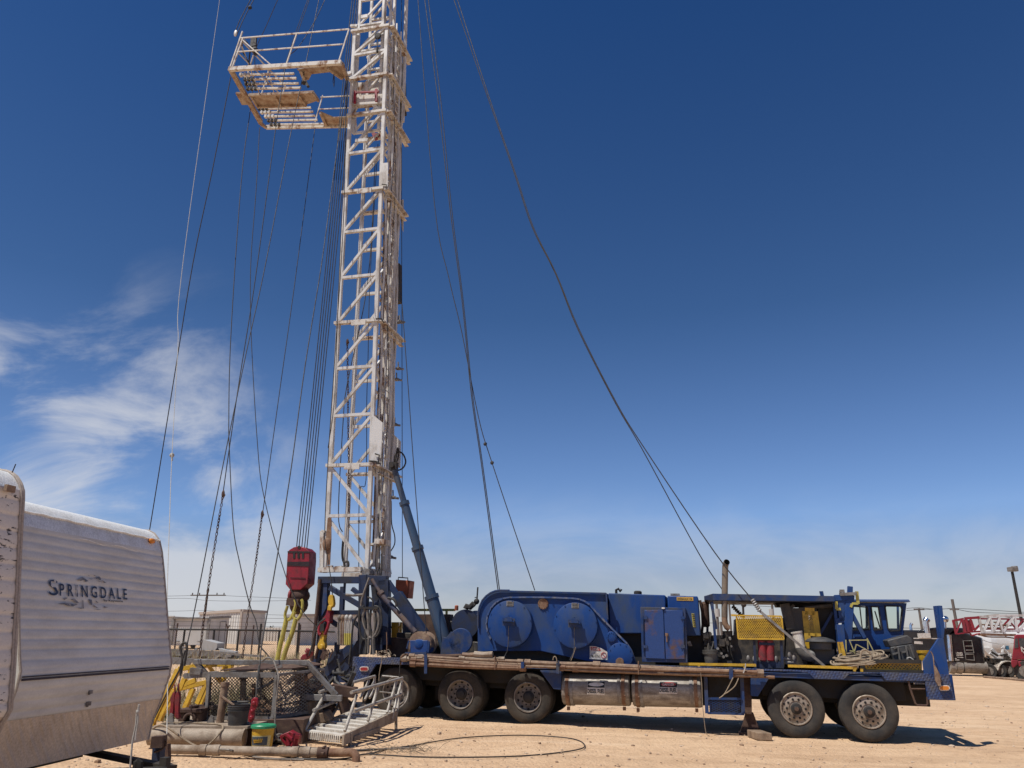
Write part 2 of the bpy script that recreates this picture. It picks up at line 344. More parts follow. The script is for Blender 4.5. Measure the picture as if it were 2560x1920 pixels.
mb.add([Vec((x,y,ghz(x,y))) for y in ys for x in xs],[[j*len(xs)+i,j*len(xs)+i+1,(j+1)*len(xs)+i+1,(j+1)*len(xs)+i] for j in range(len(ys)-1) for i in range(len(xs)-1)])
g=build('ground',mb,gm,origin=(0,0,0),ang=1.5); g['kind']='structure'
# loose stones strewn over the ground
mb=MB()
for i in range(4000):
    y=9.2+(random.random()**1.6)*22; x=(random.random()*2-1)*y*.72
    s=random.choice((.006,.008,.010,.012,.016,.022))*random.uniform(.7,1.5)
    if random.random()<.02: s*=2.2
    a=random.random()*6.28; A=Vec((math.cos(a),math.sin(a),.2*random.random()))*s*random.uniform(.8,1.6); B=Vec((-math.sin(a),math.cos(a),.2*random.random()))*s
    mb.mi=0 if random.random()<.7 else 1
    mb.blob((x,y,ghz(x,y)+s*.25),A,B,Vec((0,0,s*.7)),5,3)
K['stone']=mat('pale_stone',(.52,.41,.30),(.36,.25,.17),.45,4,.95); K['stone2']=mat('brown_stone',(.30,.20,.13),(.22,.14,.09),.45,4,.95)
st=build('gravel',mb,[K['stone'],K['stone2']],origin=(0,0,0),smooth=False); st['kind']='stuff'; st['label']='small pale and brown stones strewn over the sandy yard'
# ================================================================ RIG TRUCK
rig=thing('rig_truck','long blue oilfield carrier truck with five wheels showing, carrying the tall white mast','rig truck',R(2.5,1.4,0))
def rp(name,mb,m,parent=None,**k): return build(name,mb,m,parent=parent or rig,**k)
def rbox(mb,u0,u1,v0,v1,w0,w1): return mb.cube(u0,u1,v0,v1,w0,w1,R)
# ---- chassis and deck
mb=MB()
for v0 in (.75,1.9): rbox(mb,-3.6,8.0,v0,v0+.2,.62,1.02)
for u in (-3,-1.5,0,5.41,6.74): mb.tube(R(u,.3,.5),R(u,2.6,.5),.10)
for u in (-2.3,-.7,1.2,2.6,4.2,7.6): rbox(mb,u-.1,u+.1,.9,2.0,.7,.95)
rbox(mb,-3.3,.4,.45,.75,.75,1.08); rbox(mb,-3.3,.4,2.1,2.4,.75,1.08); rbox(mb,1.0,4.1,.85,2.1,.45,1.05)
rbox(mb,4.8,7.5,.42,.8,.72,1.1); rbox(mb,4.8,7.5,2.1,2.5,.72,1.1)
rp('chassis',mb,K['black'],bevel=.01)
mb=MB(); rbox(mb,-3.85,8.05,.03,2.85,1.09,1.17); rp('deck',mb,K['blue_dusty'],bevel=.008)
a=q('R5',-.01); b=q('R6',-.01)
mb=MB()
mb.prism([a(-1180,905),a(500,965),a(1600,1003),a(1990,1012),a(1990,1075),a(1640,1068),a(1590,1008),a(1340,1012),a(1292,1057),a(1050,1052),a(1000,1003),a(880,992),a(500,985),a(-1180,940)],V*.05)
rp('deck_skirt',mb,K['blue_plate'],bevel=.004)
a=q('R3',-.03); mb=MB()
mb.prism([a(482,1192),a(1050,1205),a(1050,1272),a(715,1266),a(598,1440),a(470,1437)],V*.06); rp('skirt_plate',mb,K['blue_plate'],bevel=.004)
a=q('R3',-.05); mb=MB(); mb.mi=0; mb.prism([a(525,1256),a(712,1260),a(602,1436),a(512,1434)],V*.02); rp('corner_plate',mb,K['blue_plate'],bevel=.003)
def oblong(f,cx,cy,hw,hh,v,n=8):
    fn=q(f,v); pts=[]
    for s in (1,-1):
        for i in range(n+1):
            t=-math.pi/2+math.pi*i/n
            pts.append(fn(cx+s*((hw-hh)+hh*math.cos(t)), cy+s*hh*math.sin(t)))
    return pts
mb=MB(); mb.mi=0; mb.prism(oblong('R3',592,1313,44,24,-.08),V*.04); mb.mi=1; mb.prism(oblong('R3',592,1313,36,16,-.09),V*.02); rp('marker_lamp',mb,[K['alu'],K['redlens']])
a=q('R4',.0); mb=MB(); mb.prism([a(700,870),a(896,872),a(892,1048),a(825,1042)],V*.5); rp('wheel_guard',mb,K['blue_dusty'],bevel=.006)
a=q('R5',.02); mb=MB(); mb.prism([a(520,1010),a(690,1020),a(580,1198),a(522,1195)],V*.4); rp('wheel_guard',mb,K['blue_dusty'],bevel=.006)
# ---- wheels
def wheel(u,w,r,front,v0,name='wheel',flip=1):
    wd=.36 if front else .27
    e=bpy.data.objects.new(name,None); COL.objects.link(e); e.parent=rig; e.location=R(u,v0,w)-world_loc(rig); e.empty_display_size=.2
    c=R(u,v0,w); ax=V*flip; ri=.295
    mb=MB()
    pr=[(ri,.05),(ri+.02,.015),(ri+.06,.0),(r*.80,-.006),(r*.90,.004),(r*.97,.022),(r,.05)]
    for k in range(4):
        h0=.05+(wd-.10)*(k+.5)/4; pr+=[(r,h0-.012),(r-.014,h0-.01),(r-.014,h0+.01),(r,h0+.012)]
    pr+=[(r,wd-.05),(r*.97,wd-.022),(r*.85,wd),(ri,wd-.02)]
    mb.lathe(c,ax,pr,48,cap=False)
    if not front: mb.lathe(c+V*.34*flip,ax,[(ri,.03),(r*.9,0),(r,.05),(r,wd-.05),(r*.9,wd),(ri,wd)],32)
    build('tyre',mb,K['rubber_front' if front else 'rubber'],parent=e)
    mb=MB(); mb.mi=0
    if front:
        mb.lathe(c,ax,[(ri+.012,.012),(ri,.0),(ri-.018,.004),(ri-.022,.03),(ri-.03,.045),(ri-.06,.03),(.14,.02),(.135,.03),(.02,.03)],40,cap=False)
        d0=.03
    else:
        mb.lathe(c,ax,[(ri+.012,.02),(ri,.0),(ri-.014,.004),(ri-.02,.09),(ri-.045,.13),(.20,.135),(.185,.12),(.12,.12),(.11,.13),(.02,.13)],40,cap=False)
        d0=.13
    mb.lathe(c+ax*(d0+.004),ax,[(ri-.03,0),(ri-.03,.02)],24)
    rim=build('rim',mb,K['rim_front' if front else 'rim_rear'],parent=e)
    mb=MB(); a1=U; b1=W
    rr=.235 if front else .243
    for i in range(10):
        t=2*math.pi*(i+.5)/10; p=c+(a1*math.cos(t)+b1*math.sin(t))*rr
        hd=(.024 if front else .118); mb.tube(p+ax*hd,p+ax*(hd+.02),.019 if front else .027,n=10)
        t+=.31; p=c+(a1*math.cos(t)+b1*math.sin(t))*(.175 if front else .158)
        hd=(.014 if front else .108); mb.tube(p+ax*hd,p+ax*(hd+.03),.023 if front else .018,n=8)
    build('lug_and_hole_discs',mb,K['hole'],parent=e)  # flat black discs stand in for the dark of the rim holes
    mb=MB()
    if front:
        mb.lathe(c,ax,[(.105,.03),(.105,-.012),(.09,-.022),(.06,-.022),(.055,-.045),(.045,-.05)],24)
    else: mb.lathe(c,ax,[(.125,.13),(.12,.09),(.09,.075),(.085,.05),(.06,.042)],24)
    hb=build('hub',mb,K['black'],parent=e)
    if front:
        mb=MB(); mb.lathe(c,ax,[(.04,-.03),(.04,-.058),(.02,-.06)],16); build('hub_cap',mb,K['rustdark'],parent=e)
for u in (-3,-1.5,0): wheel(u,.515,.515,False,.06)
for u in (5.41,6.74): wheel(u,.53,.535,True,.03)
for u in (-3,-1.5,0): wheel(u,.515,.515,False,2.8,flip=-1)
for u in (5.41,6.74): wheel(u,.53,.535,True,2.85,flip=-1)
# ---- drawworks housing with round covers
vs=.34; a=q('R4',vs); mb=MB()
mb.prism([a(125,700),a(125,335),a(140,280),a(165,225),a(200,185),a(240,155),a(285,137),a(330,130),a(1310,157),a(1322,400),a(1330,470),a(1440,600),a(1560,760),a(1580,815),a(1330,812),a(1120,780),a(700,690),a(285,692)],V*1.6)
hs=rp('drawworks_housing',mb,K['blue'],bevel=.012)
mb=MB(); a=q('R4',vs-.04)                                   # rolled edge and flat bars round the shell
mb.path([a(130,480),a(130,335),a(143,280),a(168,225),a(203,185),a(243,156),a(287,138),a(330,132),a(420,133)],.022,6)
mb.bar(a(420,140),a(1310,160),.03,.05); mb.bar(a(1312,160),a(1325,400),.03,.05)
build('edge_trim',mb,K['blue_dusty'],parent=hs)
def pxr(f,x,y,v,dx): return (q(f,v)(x+dx,y)-q(f,v)(x,y)).length
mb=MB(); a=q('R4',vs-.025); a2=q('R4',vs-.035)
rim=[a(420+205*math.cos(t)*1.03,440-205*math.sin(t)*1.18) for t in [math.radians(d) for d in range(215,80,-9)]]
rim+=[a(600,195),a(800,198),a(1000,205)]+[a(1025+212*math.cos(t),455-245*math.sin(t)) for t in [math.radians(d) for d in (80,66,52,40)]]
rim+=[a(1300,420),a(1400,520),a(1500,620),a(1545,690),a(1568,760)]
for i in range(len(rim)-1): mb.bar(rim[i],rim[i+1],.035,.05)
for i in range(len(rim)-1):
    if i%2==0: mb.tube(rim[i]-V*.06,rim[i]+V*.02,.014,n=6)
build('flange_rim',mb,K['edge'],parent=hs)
for (cx,cy,rx) in ((420,440,203),(1025,455,203)):
    c=q('R4',.13)(cx,cy); r=pxr('R4',cx,cy,.13,rx)
    mb=MB(); mb.lathe(c,V,[(r-.03,0),(r,.012),(r,.26),(r+.02,.26)],56)
    for i in range(10):
        t=2*math.pi*i/10+.2; p=c+(U*math.cos(t)+W*math.sin(t))*(r-.02); mb.tube(p-V*.012,p+V*.02,.014,n=6)
    cv=build('round_cover',mb,K['blue'],parent=hs)
    p=c+W*.045; mb=MB(); pts=[p+U*(.10*math.cos(t))+W*(.10*math.sin(t)) for t in [math.pi*i/12 for i in range(13)]]
    mb.prism([x-V*.16 for x in pts],V*.17); mb.bar(p-V*.08-U*.14+W*-.01,p-V*.08+U*.14+W*-.01,.16,.02)
    for s in (-1,1): mb.tube(p+U*.12*s-V*.165,p+U*.12*s+V*.0,.016,n=6)
    mb.tube(p+W*.11-V*.1,p+W*.125-V*.1,.016,n=6)
    build('bearing_cap',mb,K['blue_dusty'],parent=cv)
    mb=MB(); t0=c+W*(r*.86)-V*.004
    mb.box(t0,U*.08,W*.055,V*.004); mb.mi=1
    for k in (-1,0,1): mb.box(t0+W*.032*k-V*.003,U*.06,W*.007,V*.003)
    build('vent_plate',mb,[K['grey'],K['ink']],parent=cv)
    mb=MB(); z0=c+W*-.03-U*.02-V*.005; mb.path([z0,z0-W*(r-.1)],.006,5); mb.path([z0-W*(r-.1),z0-W*(r+.05)-U*.02,z0-W*(r+.2)-U*.10],.004,5); build('grease_line',mb,K['grey'],parent=cv)
c=q('R4',vs-.02)(728,255); mb=MB(); mb.lathe(c,V,[(.075,0),(.115,-.005),(.12,.02),(.12,.05)],28)
for i in range(10):
    t=2*math.pi*i/10; mb.tube(c+(U*math.cos(t)+W*math.sin(t))*.1-V*.02,c+(U*math.cos(t)+W*math.sin(t))*.1,.011,n=6)
build('inspection_port',mb,K['rust'],parent=hs)
for i,(cx,cy,rx,v) in enumerate(((1360,560,47,vs-.03),(1440,738,118,vs-.10))):
    c=q('R4',v)(cx,cy); r=pxr('R4',cx,cy,v,rx); mb=MB(); mb.lathe(c,V,[(r-.012,-.006),(r,0),(r,.14)],36)
    for k in range(12):
        t=2*math.pi*k/12; mb.tube(c+(U*math.cos(t)+W*math.sin(t))*(r-.025)-V*.02,c+(U*math.cos(t)+W*math.sin(t))*(r-.025),.011,n=6)
    cv=build('cover_plate',mb,K['blue'],parent=hs)
    if i:
        c2=q('R4',v-.04)(1435,795); mb=MB(); mb.lathe(c2,V,[(.05,0),(.085,0),(.09,.03),(.09,.1)],20); build('shaft_seal',mb,K['rust'],parent=hs)
def board(name,f,corners,v,parent,m='sign',th=.006,extra=None):
    fn=q(f,v); mb=MB(); mb.prism([fn(*p) for p in corners],V*th); return build(name,mb,K[m],parent=parent,smooth=False)
sg=board('danger_sign','C11',[(522,858),(600,860),(682,888),(765,940),(765,1048),(522,1035)],vs-.11,hs)
mb=MB(); fn=q('C11',vs-.115); mb.prism([fn(530,868),fn(600,868),fn(660,895),(fn(678,922)),fn(540,918)],V*.003); build('danger_panel',mb,K['signred'],parent=sg,smooth=False)
def letters(name,f,v,s,x0,y0,x1,y1,h,m,parent,depth=.0,bold=.01):
    fn=q(f,v); o=fn(x0,y0); e=fn(x1,y1)-o; up=fn(x0,y0-h)-o; mb=MB(); textmesh(mb,s,o,e.normalized(),up.normalized(),width=e.length,height=up.length,depth=0,nrm=-V,bold=bold); return build(name,mb,K[m],parent=parent,smooth=False)
letters('lettering','C11',vs-.121,'DANG',552,915,650,918,38,'sign',sg)
letters('lettering','C11',vs-.121,'NO',582,972,625,975,26,'ink',sg)
letters('lettering','C11',vs-.121,'SMOKING',532,1008,668,1014,30,'ink',sg)
mb=MB(); c=q('C11',vs-.118)(715,985); r=pxr('C11',715,985,vs,36); mb.path([c+(U*math.cos(t)+W*math.sin(t))*r for t in [2*math.pi*i/24 for i in range(24)]],.006,5,True); mb.bar(c-U*r*.7+W*r*.7,c+U*r*.7-W*r*.7,.012,.004); build('no_smoking_symbol',mb,K['signred'],parent=sg)
# ---- tanks behind and tool cabinet
a=q('R4',.55); mb=MB(); mb.prism([a(1330,157),a(1855,176),a(1862,530),a(1345,530)],V*1.9); rp('water_tank',mb,K['blue'],bevel=.02)
mb=MB(); c=a(1585,160)+V*.5; mb.lathe(c,W,[(.09,0),(.09,.06),(.06,.08)],16); c=a(1385,150)+V*.4; mb.path([c-W*.05,c+W*.07,c+W*.1+U*.05,c+U*.09+W*.04,c+U*.12+W*.09],.03,6); rp('filler_cap',mb,K['black'])
a=q('R4',.5); mb=MB(); mb.prism([a(1875,182),a(2155,187),a(2182,552),a(1890,550)],V*1.8); ht=rp('hydraulic_oil_tank',mb,K['blue'],bevel=.02)
mb=MB(); c=a(1940,180)+V*.4; mb.bar(c,c+W*.06,.2,.1); mb.tube(a(2020,185)+V*.5,a(2020,175)+V*.5,.1); rp('tank_fitting',mb,K['grey'])
sg=board('oil_label','R4',[(1960,193),(2112,195),(2113,230),(1961,227)],.492,ht,'orangesign')
letters('lettering','R4',.486,'HYDRAULIC OIL',1968,221,2106,224,22,'ink',sg)
sg=board('stencil_label','R4',[(2095,345),(2122,346),(2136,472),(2112,470)],.492,ht,'paleyellow')
mb=MB(); fn=q('R4',.487)
for k in range(7): mb.prism([fn(2098+2.4*k,352+17*k),fn(2122+2.2*k,353+17*k),fn(2123+2.2*k,361+17*k),fn(2112+2.2*k,362+17*k)],V*.003)
build('worn_lettering',mb,K['ink'],parent=sg,smooth=False)
a=q('R4',.75); mb=MB(); mb.prism([a(1340,520),a(2200,545),a(2230,830),a(1340,815)],V*1.4); rp('dark_underframe',mb,K['black'])
mb=MB(); rbox(mb,-1.15,1.75,.75,2.3,1.17,1.75); rbox(mb,-2.3,-1.1,1.5,2.6,1.17,2.05); rbox(mb,-3.7,-2.2,1.7,2.6,1.17,1.75); rbox(mb,-1.35,-1.12,.5,1.5,1.17,1.6)  # machinery blocks added to darken the gaps under housing and drum
for u,w,r in ((-2.05,1.45,.22),(-1.5,1.4,.2),(-2.6,1.4,.18)): mb.tube(R(u,1.0,w),R(u,2.2,w),r,n=18)
rp('dark_machinery_fill',mb,K['engine'],bevel=.02)
mb=MB(); f=q('R3',.9)
for a_,b_,w_ in (((480,1090),(180,1400),.2),((420,1180),(210,1330),.14),((330,1050),(300,1400),.1),((120,1180),(110,1420),.16),((520,1180),(300,1450),.14),((200,1310),(470,1330),.10),((150,1400),(480,1420),.14)): mb.bar(f(*a_),f(*b_),w_)
rp('base_strut',mb,K['navy']); mb=MB(); mb.prism([q('R3',1.6)(250,1150),q('R3',1.6)(480,1080),q('R3',1.6)(480,1430),q('R3',1.6)(180,1430)],V*.3)
rp('base_frame',mb,K['navy'],bevel=.006); mb=MB(); rbox(mb,-3.8,-3.72,.15,2.75,.22,1.09); rbox(mb,-2.35,-2.15,.9,2.2,.3,1.05); rp('dark_gap_panel',mb,K['black'])  # black panels added to darken the see-through gap by the rear wheel
mb=MB(); a=q('R4',.42); mb.prism([a(2055,605),a(2085,600),a(2105,645),a(2070,648)],V*.01); rp('hanging_tag',mb,K['grey'])
a=q('R4',.0); mb=MB(); mb.prism([a(1625,285),a(2040,292),a(2062,800),a(1640,792)],V*.5); cab=rp('tool_cabinet',mb,K['blue_dusty'],bevel=.008)
K['blue_cab']=mat('cabinet_blue_paint',(.016,.05,.175),(.10,.05,.03),.25,2.0,.42,bump=.04,soft=.06)
for j,cs in enumerate((((1663,315),(1836,312),(1852,764),(1675,757)),((1843,312),(2015,318),(2035,766),(1860,765)))):
    fn=q('R4',-.025); mb=MB(); mb.prism([fn(*p) for p in cs],V*.03); dr=build('cabinet_door',mb,K['blue_cab'],parent=cab,bevel=.005)
    xs_=1648 if j==0 else 2022
    mb=MB()
    for (yy_) in (385,650): mb.box(q('R4',-.03)(xs_+(25 if j==0 else -5),yy_),U*.04,W*.03,V*.02)
    mb.tube(q('R4',-.03)(xs_,370),q('R4',-.03)(xs_+4,700),.012,n=6); build('hinge',mb,K['blue_dusty'],parent=dr)
mb=MB(); p=q('R4',-.06)(1868,540); mb.path([p+V*.05,p,p-W*.14,p-W*.14+V*.05],.014,6); mb.box(p+V*.02,U*.03,W*.03,V*.02); build('door_handle',mb,K['rust'],parent=cab)
mb=MB(); mb.box(q('R4',-.03)(1836,296),U*.03,W*.015,V*.03); build('latch',mb,K['alu'],parent=cab)
# ---- fuel tanks
for (x0,x1,y0,y1,straps,lab) in ((910,1540,897,1190,(968,1478),0),(1550,2196,905,1205,(1603,2138),1)):
    fn=q('R4',.33); ym=(y0+y1)/2; p=fn(x0,ym-6); r=fn(x1,ym+6); rad_=(fn(x0,y0)-fn(x0,y1)).length/2
    d=(r-p).normalized(); mb=MB(); L_=(r-p).length
    mb.lathe(p,d,[(rad_*.55,0),(rad_*.9,.012),(rad_*.98,.03),(rad_,.06),(rad_,L_-.06),(rad_*.98,L_-.03),(rad_*.9,L_-.012),(rad_*.55,L_)],48)
    tk=rp('fuel_tank',mb,K['tank'])
    for sxp in straps:
        c=fn(sxp,ym); mb=MB(); mb.lathe(c-d*.035,d,[(rad_-.005,0),(rad_+.012,0),(rad_+.012,.07),(rad_-.005,.07)],48,cap=False); mb.bar(c-W*(rad_+.02)-V*.06,c-W*(rad_+.09)-V*.06,.06); mb.bar(c-V*(rad_+.01)-W*.1+d*.04,c-V*(rad_*.6)-W*(rad_*.8)+d*.04,.02); build('tank_strap',mb,K['rust'],parent=tk)
        mb=MB(); c2=c+d*.09*(1 if sxp in(968,1603) else -1); mb.lathe(c2-d*.03,d,[(rad_-.005,0),(rad_+.008,0),(rad_+.008,.06),(rad_-.005,.06)],48,cap=False); build('tank_band',mb,K['grey'],parent=tk)
    if lab==0: cs=[(1155,960),(1315,966),(1313,1086),(1156,1082)]
    else: cs=[(1806,962),(1972,968),(1975,1078),(1812,1072)]
    def onf(x,y,lift=.006):                              # point on the tank skin seen at x,y
        pt=fn(x,y); h=(pt-(p+d*((pt-p).dot(d)))).dot(W); h=max(-rad_*.999,min(rad_*.999,h)); ce=p+d*((pt-p).dot(d))
        return ce+W*h-V*(math.sqrt(rad_*rad_-h*h)+lift)
    def curved(x0,x1,y0,y1,lift,n=8,nx=6,shape=None):
        mb=MB(); vs_=[]; 
        for j in range(n+1):
            for i in range(nx+1): vs_.append(onf(x0+(x1-x0)*i/nx,y0+(y1-y0)*j/n+(x0+(x1-x0)*i/nx-x0)*.03,lift))
        mb.add(vs_,[[j*(nx+1)+i,j*(nx+1)+i+1,(j+1)*(nx+1)+i+1,(j+1)*(nx+1)+i] for j in range(n) for i in range(nx)]); return mb
    x0s,x1s,y0s,y1s=cs[0][0],cs[1][0],cs[0][1],cs[3][1]
    sg=build('fuel_sign',curved(x0s,x1s,y0s,y1s,.008),K['sign'],parent=tk)
    h1=y0s+(y1s-y0s)*.47
    build('header_panel',curved(x0s+3,x1s-3,y0s+4,h1,.011),K['ink'],parent=sg)
    mb=MB(); cxx=(x0s+x1s)/2; cyy=(y0s+h1)/2+2; rr=[onf(cxx+70*math.cos(t),cyy+18*math.sin(t),.014) for t in [2*math.pi*i/24 for i in range(24)]]
    mb.add([onf(cxx,cyy,.0145)]+rr,[[0,1+i,1+(i+1)%24] for i in range(24)]); build('header_oval',mb,K['sign' if lab==0 else 'signred'],parent=sg)
    def tl(s,xa,xb,yb,h,m,lift):
        mb=MB(); textmesh(mb,s,Vec((xa,-yb,0)),Vec((1,0,0)),Vec((0,1,0)),width=xb-xa,height=h,depth=0,bold=.03)
        mb.v=[onf(v.x,-v.y+(v.x-x0s)*.03,lift) for v in mb.v]; build('lettering',mb,K[m],parent=sg,smooth=False)
    tl('DIESEL FUEL',x0s+4,x1s-4,y1s-12,40,'ink',.013)
    if lab: tl('DANGER',cxx-52,cxx+52,cyy+10,22,'sign',.018)
# ---- step box, jack stand
fr=q('B5',-.02); mb=MB()
for x in (165,790): mb.bar(fr(x,330),fr(x+25,990),.07,.05)
mb.bar(fr(200,985),fr(835,1005),.04); mb.bar(fr(190,735),fr(800,740),.04)
sb=rp('step_box',mb,K['blue_dusty'])
mb=MB(); mb.lattice(fr(215,745),fr(800,748)-fr(215,745),fr(235,980)-fr(215,745),7,6,.010,.008); build('step_tread',mb,K['blue_dusty'],parent=sb)
mb=MB(); mb.prism([q('B5',.45)(210,340),q('B5',.45)(790,350),q('B5',.45)(815,985),q('B5',.45)(235,975)],V*.05); build('step_dark_backing',mb,K['black'],parent=sb)  # black panel carried down behind the tread so its openings read dark
mb=MB(); f2=q('B5',.35); mb.bar(f2(890,330),f2(890,1000),.16,.16); mb.prism([f2(860,980),f2(990,980),f2(1120,1330),f2(760,1330)],V*.12); mb.bar(f2(740,1335),f2(1140,1340),.06,.4); rp('outrigger_jack',mb,K['rustdark'],bevel=.006)
# ---- engine bay
a=q('R5',.8); mb=MB()
mb.prism([a(392,556),a(800,548),a(800,955),a(380,950)],V*1.2); mb.prism([a(130,690),a(390,690),a(390,940),a(130,935)],V*.9)  # first block reaches up behind the guard screen to darken its holes
mb.prism([a(290,655),a(370,655),a(370,725),a(290,725)],V*.5); mb.prism([a(840,470),a(965,460),a(990,940),a(800,930)],V*.9)
random.seed(3)
for i in range(60):
    x=random.uniform(140,380); y=random.uniform(680,920); p=q('R5',random.uniform(.55,.8))(x,y); s=random.uniform(.02,.06)
    mb.box(p,U*s,V*s,W*s*random.uniform(.6,1.6)) if random.random()<.5 else mb.tube(p-V*s,p+V*s,s,n=8)
for i in range(14):
    x=random.uniform(130,370); p=q('R5',.6)(x,random.uniform(700,800)); e=q('R5',.65)(x+random.uniform(-60,90),random.uniform(780,930)); m_=(p+e)/2-V*random.uniform(0,.12)-W*.05
    mb.path([p,m_,e],random.uniform(.010,.022),6)
eng=rp('engine',mb,K['engine'])
for i in range(8):
    x=random.uniform(150,370); y=random.uniform(700,910); p=q('R5',.52)(x,y); mb=MB(); mb.tube(p,p+V*.3+W*random.uniform(-.05,.05),random.uniform(.02,.035),n=8); build('engine_fitting',mb,K['grey'],parent=eng)
for (x,y) in ((500,885),(550,890),(595,890),(660,890),(730,890),(840,850),(880,880)):
    p=q('R5',.42)(x,y); mb=MB(); mb.blob(p,U*.04,V*.05,W*.07,8,6); build('engine_fitting',mb,K['grey'],parent=eng)
mb=MB(); mb.path([q('R5',.45)(790,880),q('R5',.45)(840,890),q('R5',.45)(860,850)],.035,8); build('coolant_pipe',mb,K['grey'],parent=eng); mb=MB(); mb.path([q('R5',.45)(810,915),q('R5',.45)(890,915),q('R5',.45)(895,880),q('R5',.45)(875,840)],.03,8)
build('coolant_pipe',mb,K['grey'],parent=eng)
for x in (598,662):
    mb=MB(); p=q('R5',.42)(x+25,905); mb.mi=0; mb.lathe(p,W,[(.06,0),(.085,.02),(.085,.40),(.05,.42)],20); mb.mi=1; mb.lathe(p+W*.42,W,[(.09,0),(.09,.06)],16); build('oil_filter',mb,[K['redworn'],K['rust']],parent=eng)
mb=MB(); a=q('R5',.36)
for x in (548,772): mb.bar(a(x,720),a(x+12,965),.05)
mb.bar(a(590,760),a(720,765),.05); mb.prism([q('R5',.4)(548,905),q('R5',.4)(790,910),q('R5',.4)(790,965),q('R5',.4)(548,960)],V*.4); rp('filter_frame',mb,K['navy'])
a=q('R5',1.0); mb=MB(); mb.prism([a(1075,430),a(1225,430),a(1240,930),a(1020,930)],V*1.2); rp('radiator_shroud',mb,K['black'],bevel=.02)
mb=MB(); a=q('R5',.9); mb.bar(a(1200,500),a(1085,700),.05); rp('stay_bar',mb,K['blue_dusty'])
a=q('R5',.85); mb=MB()                                  # duct arcs over the engine
mb.path([a(850,620),a(858,560),a(885,510),a(930,478),a(1000,460),a(1100,450),a(1200,440)],.05,8)
mb.bar(a(800,430),a(850,640),.18,.2); mb.bar(a(880,440),a(815,500),.06); mb.bar(a(790,430),a(830,560),.09)
rp('hot_air_duct',mb,K['engine'])
# canopy
a=q('R5',.55); mb=MB(); mb.prism([a(205,345),a(1215,365),a(1225,416),a(190,405),a(135,398),a(133,365)],V*1.9); cn=rp('engine_canopy',mb,K['navy'],bevel=.01)
mb=MB(); mb.prism([q('R5',.53)(205,345),q('R5',.53)(1215,366),q('R5',.53)(1222,408),q('R5',.53)(205,400)],V*.02); build('canopy_fascia',mb,K['blue_dusty'],parent=cn)
mb=MB()
for (x0,y0,x1,y1,v) in ((200,410,232,800,.6),(165,412,160,700,1.6),(190,412,236,640,.62),):
    mb=MB(); mb.bar(q('R5',v)(x0,y0),q('R5',v)(x1,y1),.055); build('canopy_post',mb,K['blue_dusty'],parent=cn)
mb=MB(); mb.prism([q('R5',1.2)(720,425),q('R5',1.2)(1215,430),q('R5',1.2)(1215,455),q('R5',1.2)(740,455)],V*.5); build('canopy_beam',mb,K['black'],parent=cn)
mb=MB(); mb.lathe(q('R5',1.4)(140,450),W,[(.06,-.45),(.09,-.42),(.09,.05),(.05,.1)],16); mb.path([q('R5',1.3)(100,400),q('R5',1.3)(118,500),q('R5',1.3)(122,600),q('R5',1.3)(110,720)],.03,8); build('surge_bottle',mb,K['rustdark'],parent=cn)
# exhaust stack
a=q('R5',.62); mb=MB(); pts=[a(345,640),a(322,622),a(308,595),a(303,560)]
r=pxr('R5',305,300,.62,26); mb.path(pts+[a(303,535)],r*.95,16); ex=rp('exhaust_pipe',mb,K['rust'])
mb=MB(); mb.path([a(303,540),a(305,300),a(308,150),a(309,122),a(311,106)-V*.015,a(316,95)-V*.05,a(321,86)-V*.10],r,20); 
build('chrome_stack',mb,K['exh'],parent=ex)
mb=MB(); e_=a(321,86)-V*.10; d=(e_-a(316,95)+V*.05).normalized(); mb.tube(e_-d*.004,e_+d*.008,r*.92,n=20); build('mouth_shade_disc',mb,K['mouthshade'],parent=ex)  # solid black disc painted as the dark inside of the pipe
# guard screens
def screen(name,f,cs,v,na,nb,m,frame=.03,parent=None,w=.012):
    fn=q(f,v); p=[fn(*c) for c in cs]; mb=MB()
    for i in range(4): mb.bar(p[i],p[(i+1)%4],frame,frame*.6)
    mb.lattice(p[3],p[2]-p[3],p[0]-p[3],na,nb,w,w*.7); return rp(name,mb,K[m],parent=parent)
screen('guard_screen','R5',[(400,526),(775,533),(795,724),(417,719)],.3,21,8,'yellow',.03,w=.013)
mb=MB(); mb.bar(q('R5',.3)(358,524),q('R5',.3)(405,526),.04); rp('screen_bracket',mb,K['yellow'])
a=q('R5',.8); mb=MB(); P4=[a(970,490),a(1050,493),a(1078,700),a(1000,800)]
mb.bar(P4[0],P4[3],.12,.03); mb.bar(P4[1],P4[2],.12,.03); mb.bar(P4[0],P4[1],.14,.03); mb.bar(a(995,680),a(1072,690),.06,.03); mb.lattice(a(995,690),a(1070,692)-a(995,690),a(972,500)-a(995,690),5,11,.012,.01); rp('fan_guard',mb,K['yellow'])
# air cleaner and duct
a=q('R5',.55); mb=MB(); c=a(1098,750); mb.lathe(c,W,[(.29,0),(.30,.02),(.25,.06),(.12,.10),(.02,.11)],28); mb.lathe(c-W*.14,W,[(.22,0),(.22,.14)],24)
mb.prism([a(1040,785),a(1080,795),a(1130,812),a(1215,805),a(1222,930),a(1050,930)],V*.55); rp('air_cleaner',mb,K['plastic'],bevel=.03)
mb=MB(); r=.105; mb.path([a(903,668),a(935,790)],r,20); mb.lathe(a(903,672),(a(903,660)-a(935,790)).normalized(),[(r,0),(r+.012,0),(r+.012,.03),(r,.03)],20); rp('intake_pipe',mb,K['alu'])
mb=MB(); mb.path([a(935,790),a(945,825),a(970,852),a(1010,862),a(1050,850)],r*1.1,16)
for t in ((938,805),(950,832),(985,858)): pass
rp('intake_elbow',mb,K['greyplastic'])
